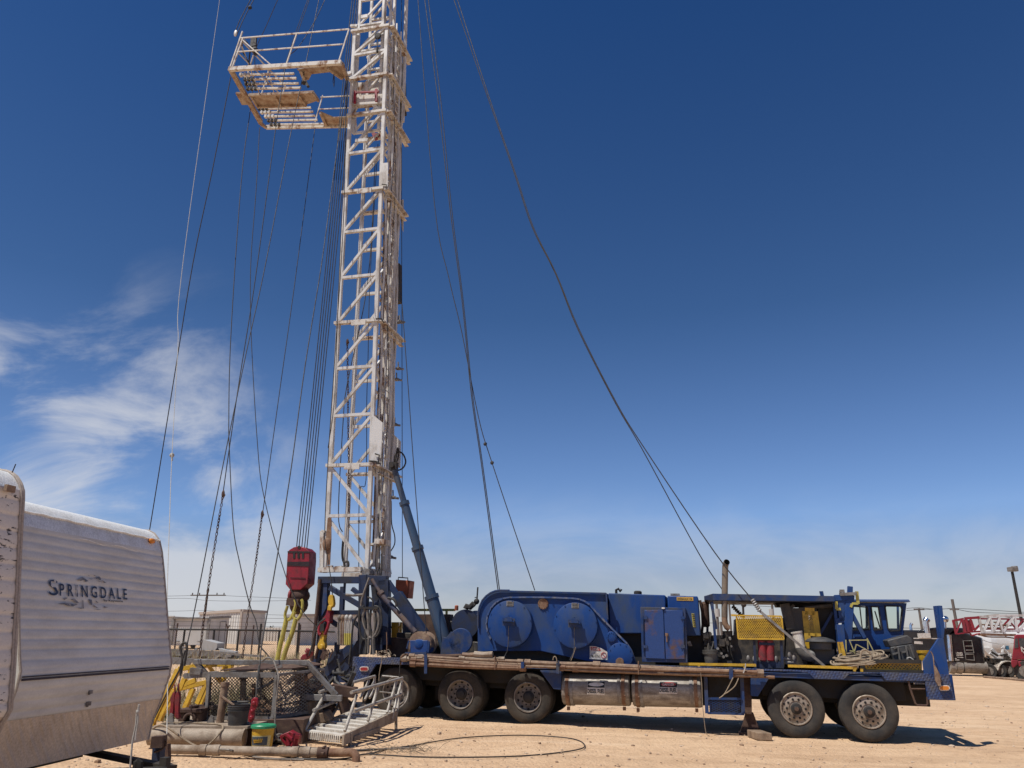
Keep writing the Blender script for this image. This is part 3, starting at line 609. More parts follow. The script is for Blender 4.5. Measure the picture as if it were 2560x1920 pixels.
# yellow edge rails on the deck
mb=MB(); a=q('R5',.05); mb.bar(a(-70,928),a(565,939),.05,.05); mb.bar(a(830,945),a(1400,962),.05,.05)
for (x,y) in ((90,935),(470,940),(1380,962),(1440,965)): mb.bar(a(x,y),a(x,y+28),.05)
rp('toe_rail',mb,K['yellow'])
mb=MB(); rbox(mb,1.8,7.9,1.35,1.45,1.17,1.6); rp('dark_backing_board',mb,K['black'])  # black board added so the gap above the deck reads dark
screen('walkway_grating','R5',[(1470,915),(1925,928),(1930,985),(1480,968)],.1,15,2,'yellow',.025,w=.014)
mb=MB(); a=q('R5',.06); mb.bar(a(1450,905),a(1935,910),.07,.05); mb.bar(a(1440,988),a(1945,993),.05,.05); mb.prism([q('R5',.22)(1450,900),q('R5',.22)(1940,905),q('R5',.22)(1940,1000),q('R5',.22)(1450,990)],V*.3); rp('curb_and_dark_backing',mb,K['black'])  # the prism is a dark board added behind the yellow mesh
# ---- bumper
a=q('C9',-.05); mb=MB()
mb.prism([a(708,960),a(918,640),a(990,642),a(1068,1140),a(1108,1142),a(1160,1500),a(772,1490),a(728,1130)],V*.08)
mb.prism([q('C9',-.05)(1060,1142),q('C9',-.05)(1108,1144),q('C9',-.05)(1160,1500),q('C9',-.05)(1120,1498)],V*2.9)
bp_=rp('bumper',mb,K['blue'],bevel=.006)
mb=MB(); a=q('C9',-.06); mb.prism([a(110,1110),a(725,1125),a(1068,1140),a(1080,1245),a(735,1232),a(190,1222)],V*.03); mb.prism([a(735,1240),a(1085,1248),a(1150,1492),a(775,1486)],V*.03); build('tread_cladding',mb,K['blue_plate'],parent=bp_,bevel=.003)
a=q('C9',.05); mb=MB(); mb.prism([a(880,190),a(925,188),a(985,640),a(945,640)],V*.2); mb.prism([q('C9',.0)(925,186),q('C9',.0)(972,190),q('C9',.0)(1005,500),q('C9',.0)(995,640),q('C9',.0)(960,640)],V*.05); mb.bar(a(930,200),a(960,500),.03); build('mast_rest_post',mb,K['blue'],parent=bp_,bevel=.004)
mb=MB(); mb.mi=0; mb.prism(oblong('C9',1004,1328,74,37,-.11),V*.04); mb.mi=1; mb.prism(oblong('C9',1004,1328,62,26,-.125),V*.03); build('turn_signal',mb,[K['alu'],K['amber']],parent=bp_)
mb=MB(); a=q('C9',-.02); mb.path([a(505,1235),a(530,1340),a(600,1540),a(625,1565),a(750,1570),a(770,1550),a(765,1450)],.02,8); mb.path([a(530,1340),a(735,1342)],.016,8); rp('boarding_ladder',mb,K['rustdark'])
# ---- cab
vc=1.15; a=q('R6',vc); mb=MB()
body=[(20,525),(692,530),(650,860),(630,1060),(20,1060)]
wins=[[(95,560),(283,572),(303,806),(104,806)],[(322,566),(398,570),(432,802),(352,808)],[(466,560),(630,562),(645,600),(618,812),(520,818),(496,790)]]
# near side wall built as posts, sills and headers round real openings
def strip(*pts): mb.prism([a(*p) for p in pts],V*.06)
strip((20,525),(692,530),(688,562),(466,560),(398,562),(322,562),(95,556),(20,556)); strip((20,806),(104,806),(303,808),(352,810),(432,806),(496,812),(520,820),(618,816),(655,818),(630,1060),(20,1060))
strip((20,556),(95,556),(104,806),(20,806)); strip((283,562),(322,562),(352,810),(303,808)); strip((398,562),(466,560),(498,812),(432,806)); strip((642,561),(688,562),(655,818),(617,816)); strip((466,560),(485,560),(470,590))
strip((632,562),(642,561),(643,585))
def stripf(v0,v1,*pts): mb.prism([q('R6',v0)(*p) for p in pts],V*(v1-v0))
for s in ((692,530,650,860),): # front and far walls
    mb.prism([a(692,530),a(675,690),a(660,690),a(676,530)],V*1.6) if False else None
stripf(vc+1.35,vc+1.4,(-60,545),(620,548),(620,556),(-60,553)); stripf(vc+1.35,vc+1.4,(-40,790),(620,792),(600,1000),(-40,1000))
for x in (-40,265,590): stripf(vc+1.35,vc+1.4,(x,553),(x+22,553),(x+26,792),(x+4,792))
stripf(vc+.06,vc+1.35,(655,818),(668,818),(640,1060),(625,1060)); stripf(vc+.06,vc+.12,(688,562),(676,562),(643,818),(657,818))
cb_=rp('driver_cab',mb,K['blue'],bevel=.006)
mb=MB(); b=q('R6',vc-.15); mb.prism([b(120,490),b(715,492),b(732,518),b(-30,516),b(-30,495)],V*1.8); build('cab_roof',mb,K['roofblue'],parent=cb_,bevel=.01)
mb=MB()
for x,y in ((120,900),(300,900)): mb.prism([q('R6',vc+.5)(x,780),q('R6',vc+.5)(x+90,780),q('R6',vc+.5)(x+95,900),q('R6',vc+.5)(x,900)],V*.5)
mb.bar(q('R6',vc+.9)(360,610),q('R6',vc+.9)(420,800),.03)
build('cab_seat',mb,K['greyplastic'],parent=cb_,bevel=.03)
for w_ in wins:
    mb=MB(); fn=q('R6',vc+.03); mb.add([fn(*p) for p in w_],[list(range(len(w_)))]); wn=build('cab_window',mb,K['glass'],parent=cb_,smooth=False)
    mb=MB(); fn=q('R6',vc-.012); pts=[fn(*p) for p in w_]
    for i in range(len(pts)): mb.bar(pts[i],pts[(i+1)%len(pts)],.025,.04)
    if w_ is wins[0]: mb.bar(fn(205,566),fn(232,806),.02,.03)
    build('window_seal',mb,K['black'],parent=wn)
# headrest frame by the cab
a=q('B4',.75); mb=MB()
mb.bar(a(1280,330),a(1230,1130),.16,.12); mb.bar(a(1280,180),a(1275,330),.1); mb.bar(a(1010,380),a(1240,370),.12,.14)
mb.bar(a(1150,420),a(1200,780),.10); mb.bar(a(1020,780),a(1190,760),.10); mb.bar(a(1260,560),a(1530,1070),.08); mb.bar(a(1180,770),a(1330,1080),.08); mb.bar(a(1005,390),a(1050,930),.06); mb.bar(a(1130,420),a(1180,780),.2,.1)
mb.bar(a(1090,840),a(1150,1400),.14,.3); mb.bar(a(1200,1080),a(1230,1400),.12)
hf=rp('headrest_frame',mb,K['blue'],bevel=.006)
mb=MB(); a=q('B4',.7); mb.bar(a(1395,265),a(1415,480),.06,.05); mb.bar(a(1420,480),a(1310,475),.045); mb.bar(a(1310,480),a(1290,540),.05); build('yellow_guard',mb,K['paleyellow'],parent=hf); mb=MB(); mb.bar(a(1040,440),a(1045,570),.05); mb.bar(a(1040,575),a(1115,570),.05); build('yellow_guard',mb,K['paleyellow'],parent=hf)
mb=MB(); mb.bar(a(1100,320),a(1390,305),.06,.14); mb.bar(a(1100,260),a(1180,260),.06); mb.bar(a(1110,260),a(1115,330),.04); mb.bar(a(1170,255),a(1175,300),.03); build('top_rail',mb,K['grey'],parent=hf)
mb=MB(); b=q('B4',1.4); mb.prism([b(755,262),b(815,262),b(830,340),b(775,340)],V*.1); rp('mud_flap_bracket',mb,K['blue_dusty'])
mb=MB(); a=q('B4',.5); mb.bar(a(1080,1140),a(1120,1420),.05); mb.bar(a(1115,1140),a(1175,1400),.08,.05); rp('yellow_strut',mb,K['yellow'])
# ---- rear end: drum, winch, ram, substructure
a=q('B2',1.1); c=a(1530,905); r=pxr('B2',1530,905,1.1,255); mb=MB(); mb.lathe(c,V,[(.05,-.02),(r,-.02),(r,.05),(r*.75,.05),(r*.75,.9),(r,.9),(r,1.0)],40); dm=rp('cable_drum',mb,K['navy'])
mb=MB(); mb.path([a(1540,620),a(1560,570),a(1620,590),a(1680,530),a(1710,560)],.07,8); mb.bar(a(1750,480),a(1768,210),.03); mb.bar(a(1710,405),a(1760,400),.02); mb.blob(a(1745,480),U*.07,V*.07,W*.07); build('drum_brake_linkage',mb,K['black'],parent=dm)
a=q('B2',.5); c=a(1440,1225); r=pxr('B2',1440,1225,.5,222); mb=MB(); mb.lathe(c,V,[(.02,0),(r-.01,0),(r,.012),(r,.06)],40); mb.prism([a(1100,1150),a(1170,1165),a(1260,1050),a(1440,1100),a(1440,1475),a(1060,1475)],V*.08); rp('round_plate',mb,K['blue_dusty'],bevel=.004)
a=q('B2',.15); mb=MB(); mb.prism([a(490,1215),a(590,1215),a(612,1195),a(700,1195),a(730,1215),a(820,1215),a(815,1400),a(790,1440),a(500,1445)],V*.45); c=a(655,1280); wn=rp('air_winch',mb,K['blue_cab'],bevel=.008)
mb=MB(); mb.lathe(c-V*.02,V,[(.08,0),(.10,.01),(.10,.06)],20); build('gear_cover',mb,K['blue'],parent=wn)
mb=MB(); mb.lathe(c+V*.06,V,[(pxr('B2',655,1280,.2,180),0),(pxr('B2',655,1280,.2,215),.0),(pxr('B2',655,1280,.2,215),.03),(pxr('B2',655,1280,.2,175),.04),(pxr('B2',655,1280,.2,175),.4),(pxr('B2',655,1280,.2,215),.42)],36); build('winch_drum',mb,K['pipe'],parent=wn)
mb=MB(); mb.bar(a(440,1455),a(840,1460),.05,.3); mb.bar(a(470,1220),a(430,1370),.03); mb.bar(a(850,1230),a(830,1440),.05); rp('winch_base',mb,K['blue_dusty'])
ax0=Q(984,1166,.95); ax1=Q(1119,1628,.95)
def axp(y): t=(y-1166)/(1628-1166); return ax0+(ax1-ax0)*t
dd=(ax1-ax0).normalized(); mb=MB(); 
ram=bpy.data.objects.new('raising_ram',None); COL.objects.link(ram); ram.parent=rig; ram.location=ax1-world_loc(rig)
for i,(y0,y1,r) in enumerate(((1166,1275,.075),(1262,1392,.105),(1378,1512,.125),(1498,1628,.15))):
    mb=MB(); p0,p1=axp(y0),axp(y1); mb.tube(p0,p1,r,n=28)
    if i: mb.lathe(p0-dd*.01,dd,[(r,0),(r+.022,0),(r+.022,.09),(r,.1)],28)
    build('ram_stage',mb,K['ram'],parent=ram)
mb=MB(); mb.tube(ax0-V*.16,ax0+V*.16,.06); mb.box(ax0,U*.1,V*.08,W*.1); build('ram_pin',mb,K['black'],parent=ram)
# substructure
a=q('B1',.75); mb=MB(); v2=1.5
def frame(dv):
    f=q('B1',.75+dv)
    mb.mi=0
    mb.prism([f(165,55),f(300,55),f(275,640),f(200,1500),f(70,1659),f(110,900)],V*.16)
    mb.bar(f(130,75),f(930,75),.16,.14); mb.bar(f(330,690),f(890,685),.10); mb.bar(f(335,220),f(930,570),.12,.1)
    mb.bar(f(760,240),f(960,400),.10); mb.bar(f(340,830),f(480,930),.10); mb.bar(f(760,830),f(900,970),.09); mb.bar(f(700,1659),f(930,1250),.18)
    mb.bar(f(985,-20),f(960,1480),.20,.2); mb.bar(f(620,110),f(590,660),.05); mb.bar(f(580,200),f(560,660),.10)
    mb.bar(f(1370,80),f(1370,1300),.26,.2); mb.bar(f(1180,60),f(1240,700),.16); mb.bar(f(1060,80),f(1420,90),.22,.2)
    mb.bar(f(1100,560),f(1380,600),.2); mb.bar(f(1440,120),f(1600,350),.12); mb.bar(f(1600,350),f(2100,1100),.26,.2); mb.bar(f(1280,700),f(1290,1400),.2,.2)
frame(0)
sbm=rp('substructure',mb,K['navy'],bevel=.006)
mb=MB(); frame(v2); build('substructure_frame',mb,K['navy'],parent=sbm)
mb=MB(); f=q('B1',.72); mb.bar(f(300,60),f(930,62),.13,.03); mb.bar(f(340,210),f(930,565),.11,.03); mb.bar(f(560,690),f(880,685),.10,.03); mb.prism([f(215,80),f(290,80),f(270,600),f(180,760)],V*.02); build('blue_facing',mb,K['blue_dusty'],parent=sbm)
mb=MB(); f=q('B1',.68); mb.tube(f(150,60),f(60,1000),.045,n=8); mb.tube(f(60,1000),f(-10,1600),.045,n=8); mb.tube(f(225,900),f(60,1560),.03,n=8); build('rusty_leg_pipe',mb,K['rustdark'],parent=sbm)
mb=MB(); mb.tube(q('B1',.55)(1130,60),q('B1',.55)(1290,320),.04,n=12); mb.tube(q('B1',.55)(1260,300),q('B2',.55)(590,1060),.062,n=14); mb.lathe(q('B1',.55)(1280,300),(q('B2',.55)(590,1060)-q('B1',.55)(1260,300)).normalized(),[(.06,0),(.078,0),(.078,.08),(.06,.08)],16); rp('brace_tube',mb,mat('stained_brace_paint',(.035,.045,.085),(.14,.09,.06),.5,2.5,.6))
mb=MB(); f=q('B1',1.1); mb.prism([f(1215,1160),f(1500,1160),f(1480,1500),f(1215,1500)],V*.6); mb.prism([f(1500,1170),f(1900,1180),f(1900,1560),f(1480,1560)],V*1.0); mb.prism([q('B2',1.6)(540,720),q('B2',1.6)(1240,720),q('B2',1.6)(1240,1300),q('B2',1.6)(540,1300)],V*.3); rp('control_box',mb,K['rustdark'],bevel=.01)
mb=MB(); f=q('B2',2.7); mb.bar(f(470,640),f(1340,640),.06); mb.bar(f(1180,660),f(1180,900),.05); mb.bar(f(560,640),f(560,900),.05); rp('handrail',mb,K['paleyellow'])
mb=MB(); f=q('B2',2.6); p=f(1365,650); mb.lathe(p,W,[(.05,0),(.05,.11),(.03,.13)],14); rp('beacon_lamp',mb,K['orange'])
mb=MB(); f=q('B2',2.4); mb.prism([f(140,870),f(270,870),f(270,1310),f(140,1310)],V*.1); mb.prism([f(300,870),f(330,870),f(310,1130),f(290,1130)],V*.1); mb.bar(f(60,965),f(330,970),.05); rp('yellow_panel',mb,K['yellow'])
mb=MB(); f=q('B2',2.0); mb.prism([f(345,870),f(560,1000),f(560,1190),f(340,1190)],V*.4); mb.prism([f(560,720),f(820,720),f(820,900),f(560,880)],V*.3); rp('fluid_tank',mb,K['ram'],bevel=.02)
# hose loops draped at the rear column
for (xs_,m) in ((((985,560),(900,640),(890,820),(905,1050),(950,1170),(1010,1190),(1120,1170),(1230,1120),(1300,960),(1310,800),(1290,650),(1240,580),(1180,570)),'hosedark'),
    (((940,720),(1000,900),(1015,1150),(1030,1300),(1010,1480)),'hosedark'),(((1040,640),(1060,900),(1070,1180),(1060,1460)),'hose'),(((1110,640),(1090,900),(1130,1180),(1120,1480)),'hosedark'),
    (((1160,600),(1180,900),(1150,1200),(1160,1480)),'hose'),(((1200,590),(1220,750),(1190,1000),(1180,1200),(1190,1460)),'hosedark'),(((1000,600),(960,800),(1010,1000),(1090,1160),(1200,1090),(1260,900),(1240,700),(1190,600)),'hose'),
    (((1080,30),(1040,140),(990,280),(940,450),(925,570)),'hose'),(((640,350),(780,365),(960,350)),'hose'),(((870,740),(810,820),(770,950),(750,1150),(740,1300),(700,1659)),'hosedark'),(((1050,400),(1110,420),(1150,480),(1150,560)),'hosedark'),(((1430,415),(1520,430),(1580,490),(1590,580)),'hosedark')):
    f=q('B1',.45); pts=[f(*p) for p in xs_]
    mb=MB(); mb.path(smooth(pts),random.choice((.020,.025,.030)),8); rp('hydraulic_hose',mb,K[m])
mb=MB(); f=q('B1',.42)
for x in (880,1240): mb.bar(f(x,610),f(x+200,605),.04) if x<1000 else None
mb.bar(f(940,600),f(1250,605),.05); rp('hose_hanger',mb,K['black'])
# ================================================================ MAST
VN,VF=.9,2.05
def uw(p): d=p-A0; return d.dot(U),d.dot(W)
_nl0=uw(Q(812,1427,VN)); _nl1=uw(Q(887,88,VN)); _nr0=uw(Q(918,1420,VN)); _nr1=uw(Q(967,86,VN))
def lin(a,b,w): t=(w-a[1])/(b[1]-a[1]); return a[0]+(b[0]-a[0])*t
def uL(w): return lin(_nl0,_nl1,w)
def uR(w): return lin(_nr0,_nr1,w)
def wl(y,x=850): return uw(Q(x,y,VN))[1]
mast=thing('derrick_mast','tall white lattice mast with rust stains, standing on the rear of the blue rig truck','mast',R(uL(3),VN,_nl0[1]))
levels=[wl(y) for y in (1427,1290,1163,1040,922,808,696,583,484,388,294,204,145,86)]
flange={2,5,8,10,11,13}
mb=MB(); t=.095
w0,w1=levels[0]-.05,levels[-1]
for v in (VN,VF):
    mb.bar(R(uL(w0),v,w0),R(uL(w1),v,w1),t,t); 
    mb.bar(R(uR(w0),v,w0),R(uR(w1),v,w1),t*1.05,t*1.05)
    sgn=1 if v==VF else -1
    for i,w in enumerate(levels):
        if i in flange:
            continue
        mb.bar(R(uL(w)-.02,v+sgn*.004,w),R(uR(w)-.03,v+sgn*.004,w+.02),.075,.085)
    for i in range(len(levels)-1):
        a,b=levels[i]+.05,levels[i+1]-.04
        off=sgn*.012
        if i in (10,): continue
        if i<2: mb.bar(R(uL(b),v+off,b),R(uR(a)-.02,v+off,a),.075,.07)
        else: mb.bar(R(uL(a)+.02,v+off,a),R(uR(b)-.03,v+off,b),.072,.07)
# cab-side face
for i,w in enumerate(levels):
    if i not in flange: mb.bar(R(uR(w),VN+.05,w),R(uR(w),VF-.05,w),.06,.06)
for i in range(len(levels)-1):
    a,b=levels[i],levels[i+1]
    if i%2==0: mb.bar(R(uR(a)+.02,VN+.1,a+.05),R(uR(b)+.02,VF-.1,b-.05),.05,.05)
    else: mb.bar(R(uR(a)+.02,VF-.1,a+.05),R(uR(b)+.02,VN+.1,b-.05),.05,.05)
lo=build('outer_mast',mb,K['white'],parent=mast)
# wide flange rings at the splices, stained brown on the underside
for i in sorted(flange):
    mb=MB(); w=levels[i]; uA,uB=uL(w)-.10,uR(w)+.10
    mb.cube(uA,uB,VN-.10,VN+.03,w-.05,w+.03,R); mb.cube(uA,uB,VF-.03,VF+.10,w-.05,w+.03,R)
    mb.cube(uB-.03,uB+.16,VN-.06,VF+.42,w-.06,w-.02,R)
    mb.cube(uA+.02,uB-.03,VN+.03,VN+.05,w-.03,w+.0,R); mb.cube(uA+.02,uB-.03,VF-.05,VF-.03,w-.03,w+.0,R)
    mb.prism([R(uB+.02,VN+.15,w-.04),R(uB+.02,VF+.36,w-.04),R(uB+.02,VF+.36,w-.20),R(uB+.02,VN+.15,w-.17)],U*.03); mb.cube(uB+.0,uB+.12,VN+.15,VF+.38,w-.22,w-.2,R)
    build('splice_flange',mb,K['white_rust'],parent=mast)
for i in (2,5,8):
    mb=MB(); w=levels[i]; u0=(uL(w)+uR(w))/2-.12
    mb.cube(u0,u0+.42,VN-.13,VN-.102,w-.14,w+.0,R)
    build('name_plate',mb,K['white_rust'],parent=mast)
# ladder and pipes on the cab side
mb=MB(); 
for dv in (.35,.72):
    mb.bar(R(uR(3.4)+.16,VN+dv,3.4),R(uR(w1)+.16,VN+dv,w1+.4),.04,.035)
w=3.6
while w<w1+.3:
    mb.bar(R(uR(w)+.16,VN+.35,w),R(uR(w)+.16,VN+.72,w),.022); w+=.31
build('ladder',mb,K['white'],parent=mast)
mb=MB(); mb.path([R(uR(w)+.04,VN+.30,w) for w in (3.3,7.4)],.055,12); mb.path([R(uR(w)+.04,VN+.30,w) for w in (7.4,8.6,14.2)],.05,12); build('standpipe',mb,K['rustdark'],parent=mast)
mb=MB()
for k,(dv,du,r) in enumerate(((.18,.10,.03),(.92,.10,.035),(1.0,.17,.02),(1.22,.06,.045))):
    mb=MB(); mb.path([R(uR(w)+du+.02*math.sin(w*1.7+k),VN+dv,w) for w in [3.3+.8*j for j in range(21)]],r,8); build('service_line',mb,K['white'],parent=mast)
for k in range(2):
    mb=MB(); mb.path([R(uR(w)+.2+.06*math.sin(w*.9+k*1.3),VN+.25+.17*k+.05*math.sin(w*.6+k),w) for w in [3.0+.6*j for j in range(29)]],.009,5); build('control_cable',mb,K['wire'],parent=mast)
# sheet guards
f=q('T3',VN-.075); mb=MB(); mb.prism([f(735,1060),f(770,1050),f(858,1120),f(840,1545),f(722,1535)],V*.02); build('guard_plate',mb,K['white'],parent=mast)
f=q('T2',VN-.07); mb=MB(); mb.prism([f(548,235),f(560,215),f(606,212),f(603,425),f(548,428)],V*.02); build('guard_plate',mb,K['white'],parent=mast)
f=q('T3',VF+.3); mb=MB(); mb.prism([f(960,1270),f(975,1245),f(1057,1325),f(1050,1620),f(940,1560)],V*.02); build('guard_plate',mb,K['white'],parent=mast)
f=q('T2',VF+.3); mb=MB(); mb.prism([f(690,508),f(730,508),f(728,765),f(715,740)],V*.02)
f=q('T1',VN+.05); mb.prism([f(1232,735),f(1540,715),f(1530,1030),f(1225,1045)],V*.012) if False else None
build('guard_plate',mb,K['white'],parent=mast)
mb=MB()
for (a_,b_) in ((1.6,.9),(.9,.4)):
    for i in range(2,len(levels)-1):
        w=levels[i]+(levels[i+1]-levels[i])*.5
        if a_>1: mb.bar(R(uR(w)+.02,VN+.05,w),R(uR(w)+.02,VF-.05,w),.05,.06)
mb.bar(R(uR(3.2)+.03,VN+.55,3.2),R(uR(w1)+.03,VN+.55,w1),.07,.05); mb.bar(R(uR(3.2)+.03,VN+.85,3.2),R(uR(w1)+.03,VN+.85,w1),.06,.05)
build('cross_bracing',mb,K['white_rust'],parent=mast)
f=q('T1',VN+.35); mb=MB(); mb.prism([f(1240,745),f(1490,735),f(1490,870),f(1240,880)],V*.03); f=q('T1',VN+.1); mb.bar(f(1230,905),f(1500,890),.26,.12); mb.bar(f(1225,955),f(1500,935),.09,.16); mb.bar(f(1270,960),f(1215,1045),.10,.08); mb.bar(f(1420,945),f(1500,1025),.10,.08); mb.bar(f(1360,735),f(1365,900),.08,.05); build('lock_panel',mb,K['white_rust'],parent=mast)
f=q('T1',VN-.06); mb=MB(); mb.bar(f(1255,835),f(1470,825),.05,.05); mb.bar(f(1255,820),f(1252,930),.07,.06); mb.bar(f(1445,805),f(1445,915),.07,.06); build('lock_bar',mb,K['red'],parent=mast); mb=MB(); f=q('T1',VF-.1); mb.bar(f(1415,1215),f(1490,1210),.07); mb.bar(f(1420,1205),f(1445,1255),.10); build('lock_bar',mb,K['red'],parent=mast)
# small pulleys, fittings and lamps
mb=MB(); f=q('T1',VN-.04)
mb.bar(f(1310,155),f(1370,145),.12,.06); mb.bar(f(1260,1272),f(1370,1265),.10,.08); mb.bar(f(1180,670),f(1225,655),.10,.08); mb.bar(f(1215,235),f(1275,235),.08,.08); mb.bar(f(1435,690),f(1470,690),.07,.1)
build('pulley_bracket',mb,K['white'],parent=mast)
mb=MB(); f=q('T1',VN-.12); p=f(1455,318); mb.lathe(p,V,[(.10,0),(.11,.05),(.06,.12)],14); mb.path([f(1455,330),f(1455,470)],.012,5); mb.tube(f(1455,470),f(1455,430),.04,n=8); p=q('T1',VF+.4)(1665,672); mb.blob(p,U*.12,V*.1,W*.09); build('floodlight',mb,K['black'],parent=mast)
def lightbox(f,x0,y0,x1,y1,v):
    fn=q(f,v); mb=MB(); mb.mi=0; mb.bar(fn(x0,y0),fn(x1,y1),.14,.22); mb.mi=1; mb.bar(fn(x0-(8 if f!='T1' else 20),y0),fn(x1-(8 if f!='T1' else 20),y1),.03,.2); build('tube_light',mb,[K['black'],K['alu']],parent=mast)
lightbox('T1',1685,740,1690,1030,VF+.35); lightbox('T2',690,1030,690,1330,VF+.35)
for (f,x,y) in (('T3',1030,25),('T3',1030,530),('T3',1012,650),('T3',992,1142),('T4',1235,540),('T4',1205,1190),('T2',700,1480)):
    p=q(f,VF+.1)(x,y); mb=MB(); mb.blob(p,U*.09,V*.07,W*.05,8,5); mb.tube(p,p+W*.2-U*.02,.02,n=6); mb.tube(p-U*.05,p+U*.16-W*.03,.03,n=8); build('pipe_clamp',mb,K['grey'],parent=mast)
mb=MB(); f=q('T3',VF+.1); mb.path(smooth([f(940,1600),f(985,1560),f(1010,1470),f(1022,1395),f(1035,1440),f(1020,1530),f(975,1585)]),.022,7); build('hanging_hose',mb,K['hosedark'],parent=mast); mb=MB(); mb.path(smooth([f(1000,1650),f(1075,1620),f(1110,1550),f(1085,1470),f(1040,1440),f(1000,1470),f(985,1560)]),.022,7); build('hanging_hose',mb,K['hosedark'],parent=mast)
mb=MB(); f=q('T4',VF+.1); mb.path(smooth([f(1215,580),f(1218,820),f(1250,950),f(1250,1050),f(1205,1130)]),.016,6); build('hanging_hose',mb,K['hosedark'],parent=mast); mb=MB(); f=q('T4',VN+.1); mb.path(smooth([f(690,1010),f(680,1150),f(695,1240),f(740,1240),f(745,1290),f(710,1300),f(700,1250)]),.03,7); build('hanging_hose',mb,K['hosedark'],parent=mast); mb=MB(); mb.path(smooth([f(1040,1240),f(1050,1330),f(1070,1340),f(1090,1260)]),.018,6); build('hanging_hose',mb,K['hosedark'],parent=mast); mb=MB(); mb.path(smooth([f(1060,1340),f(1075,1410),f(1100,1400),f(1110,1300),f(1110,1150)]),.018,6)
build('hanging_hose',mb,K['hosedark'],parent=mast)
f=q('T3',VN-.12); mb=MB(); mb.path([f(775,1460),f(822,1475),f(810,1545)],.018,6); mb.path([f(715,1540),f(790,1545),f(815,1570)],.022,6); f=q('T2',VN-.1); mb.path([f(558,385),f(593,388),f(590,425)],.015,6); mb.path([f(510,1458),f(550,1455),f(575,1490)],.02,6); build('pipe_hook',mb,K['black'],parent=mast)
# mast base
mb=MB(); f=q('T4',VN-.05); mb.bar(f(430,1333),f(900,1325),.11,.2); mb.bar(f(640,1290),f(640,1330),.20,.1) ; mb.bar(f(545,1310),f(545,1285),.14,.1); mb.bar(f(460,905),f(455,1330),.10,.06); mb.bar(f(455,905),f(500,915),.06)
g=q('T4',VF); mb.bar(f(900,1330),g(1190,1385),.13,.13); mb.bar(g(680,1385),g(1200,1385),.1); mb.bar(g(1130,1080),g(1185,1380),.14,.1); mb.bar(g(1080,1090),g(970,1210),.13,.08); mb.cube(uR(4.6)-.15,uR(4.6)+.45,VN+.2,VF,4.62,4.68,R) if False else None
mb.prism([q('T4',VN+.2)(940,1062),q('T4',VN+.2)(1100,1052),q('T4',VF)(1200,1062),q('T4',VF)(1060,1080)],W*.05)
mb.bar(f(1065,1025),f(1170,1030),.12,.4)
build('mast_base',mb,K['white_rust'],parent=mast)
mb=MB(); p=q('T4',VN-.12)(935,1360); mb.lathe(p,V,[(.055,0),(.10,0),(.10,.3)],20); p2=q('T4',VF)(935,1360); mb.lathe(p2,V,[(.10,0),(.10,.3)],20); build('hinge_pin',mb,K['grey'],parent=mast)
mb=MB(); f=q('T4',VN-.06); mb.prism([f(520,760),f(560,760),f(560,1000),f(545,1275),f(515,1275),f(500,1000)],V*.012); mb.blob(f(512,1050),U*.12,V*.08,W*.16); build('rust_clamp',mb,K['rust'],parent=mast)
# upper (telescoped) section up to the crown
ws=wl(330); wc=29.5
a0=uw(Q(897,80,VN+.15)); a1=uw(Q(898,0,VN+.15)); b0=uw(Q(957,80,VN+.15)); b1=uw(Q(959,0,VN+.15))
sl=(_nl1[0]-_nl0[0])/(_nl1[1]-_nl0[1])
def xl(w): return a0[0]+sl*(w-a0[1])
def xr(w): return b0[0]+sl*(w-b0[1])
mb=MB(); v0,v1=VN+.15,VF-.15
for v in (v0,v1):
    for fn in (xl,xr): mb.bar(R(fn(ws),v,ws),R(fn(wc),v,wc),.08)
    w=ws; k=0
    while w<wc-.5:
        h=1.0; mb.bar(R(xl(w),v,w),R(xr(w),v,w),.065); mb.bar(R(xl(w),v,w+.03),R(xr(w+h),v,w+h-.03),.055); w+=h; k+=1
w=ws
while w<wc-.5: mb.bar(R(xr(w),v0,w),R(xr(w),v1,w),.05); mb.bar(R(xr(w),v0,w),R(xr(w+1),v1,w+1),.04); w+=1
build('inner_mast',mb,K['white'],parent=mast)
f=q('T1',VF-.2); mb=MB(); mb.tube(R(xr(17)+.35,VF,17),R(xr(wc)+.35,VF,wc),.06,n=8); mb.tube(R(xr(17)+.13,VN+.4,17),R(xr(wc)+.13,VN+.4,wc),.045,n=8); mb.tube(R(xr(17)+.02,VN+.2,17),R(xr(wc)+.02,VN+.2,wc),.05,n=8); build('service_line',mb,K['white'],parent=mast)
mb=MB(); uc=(xl(wc)+xr(wc))/2; mb.cube(uc-.9,uc+.7,VN-.1,VF+.1,wc,wc+.18,R)
for dv in (.3,.5,.7,.9): mb.lathe(R(uc-.35,VN+dv,wc+.5),V,[(.1,0),(.4,0),(.36,.04),(.4,.08),(.1,.08)],24)
mb.cube(uc-.5,uc-.2,VN+.2,VN+.25,wc+.18,wc+.6,R); mb.cube(uc-.5,uc-.2,VN+1.0,VN+1.05,wc+.18,wc+.6,R); build('crown_block',mb,K['white'],parent=mast)
CROWN=R(uc,1.45,wc+.1)
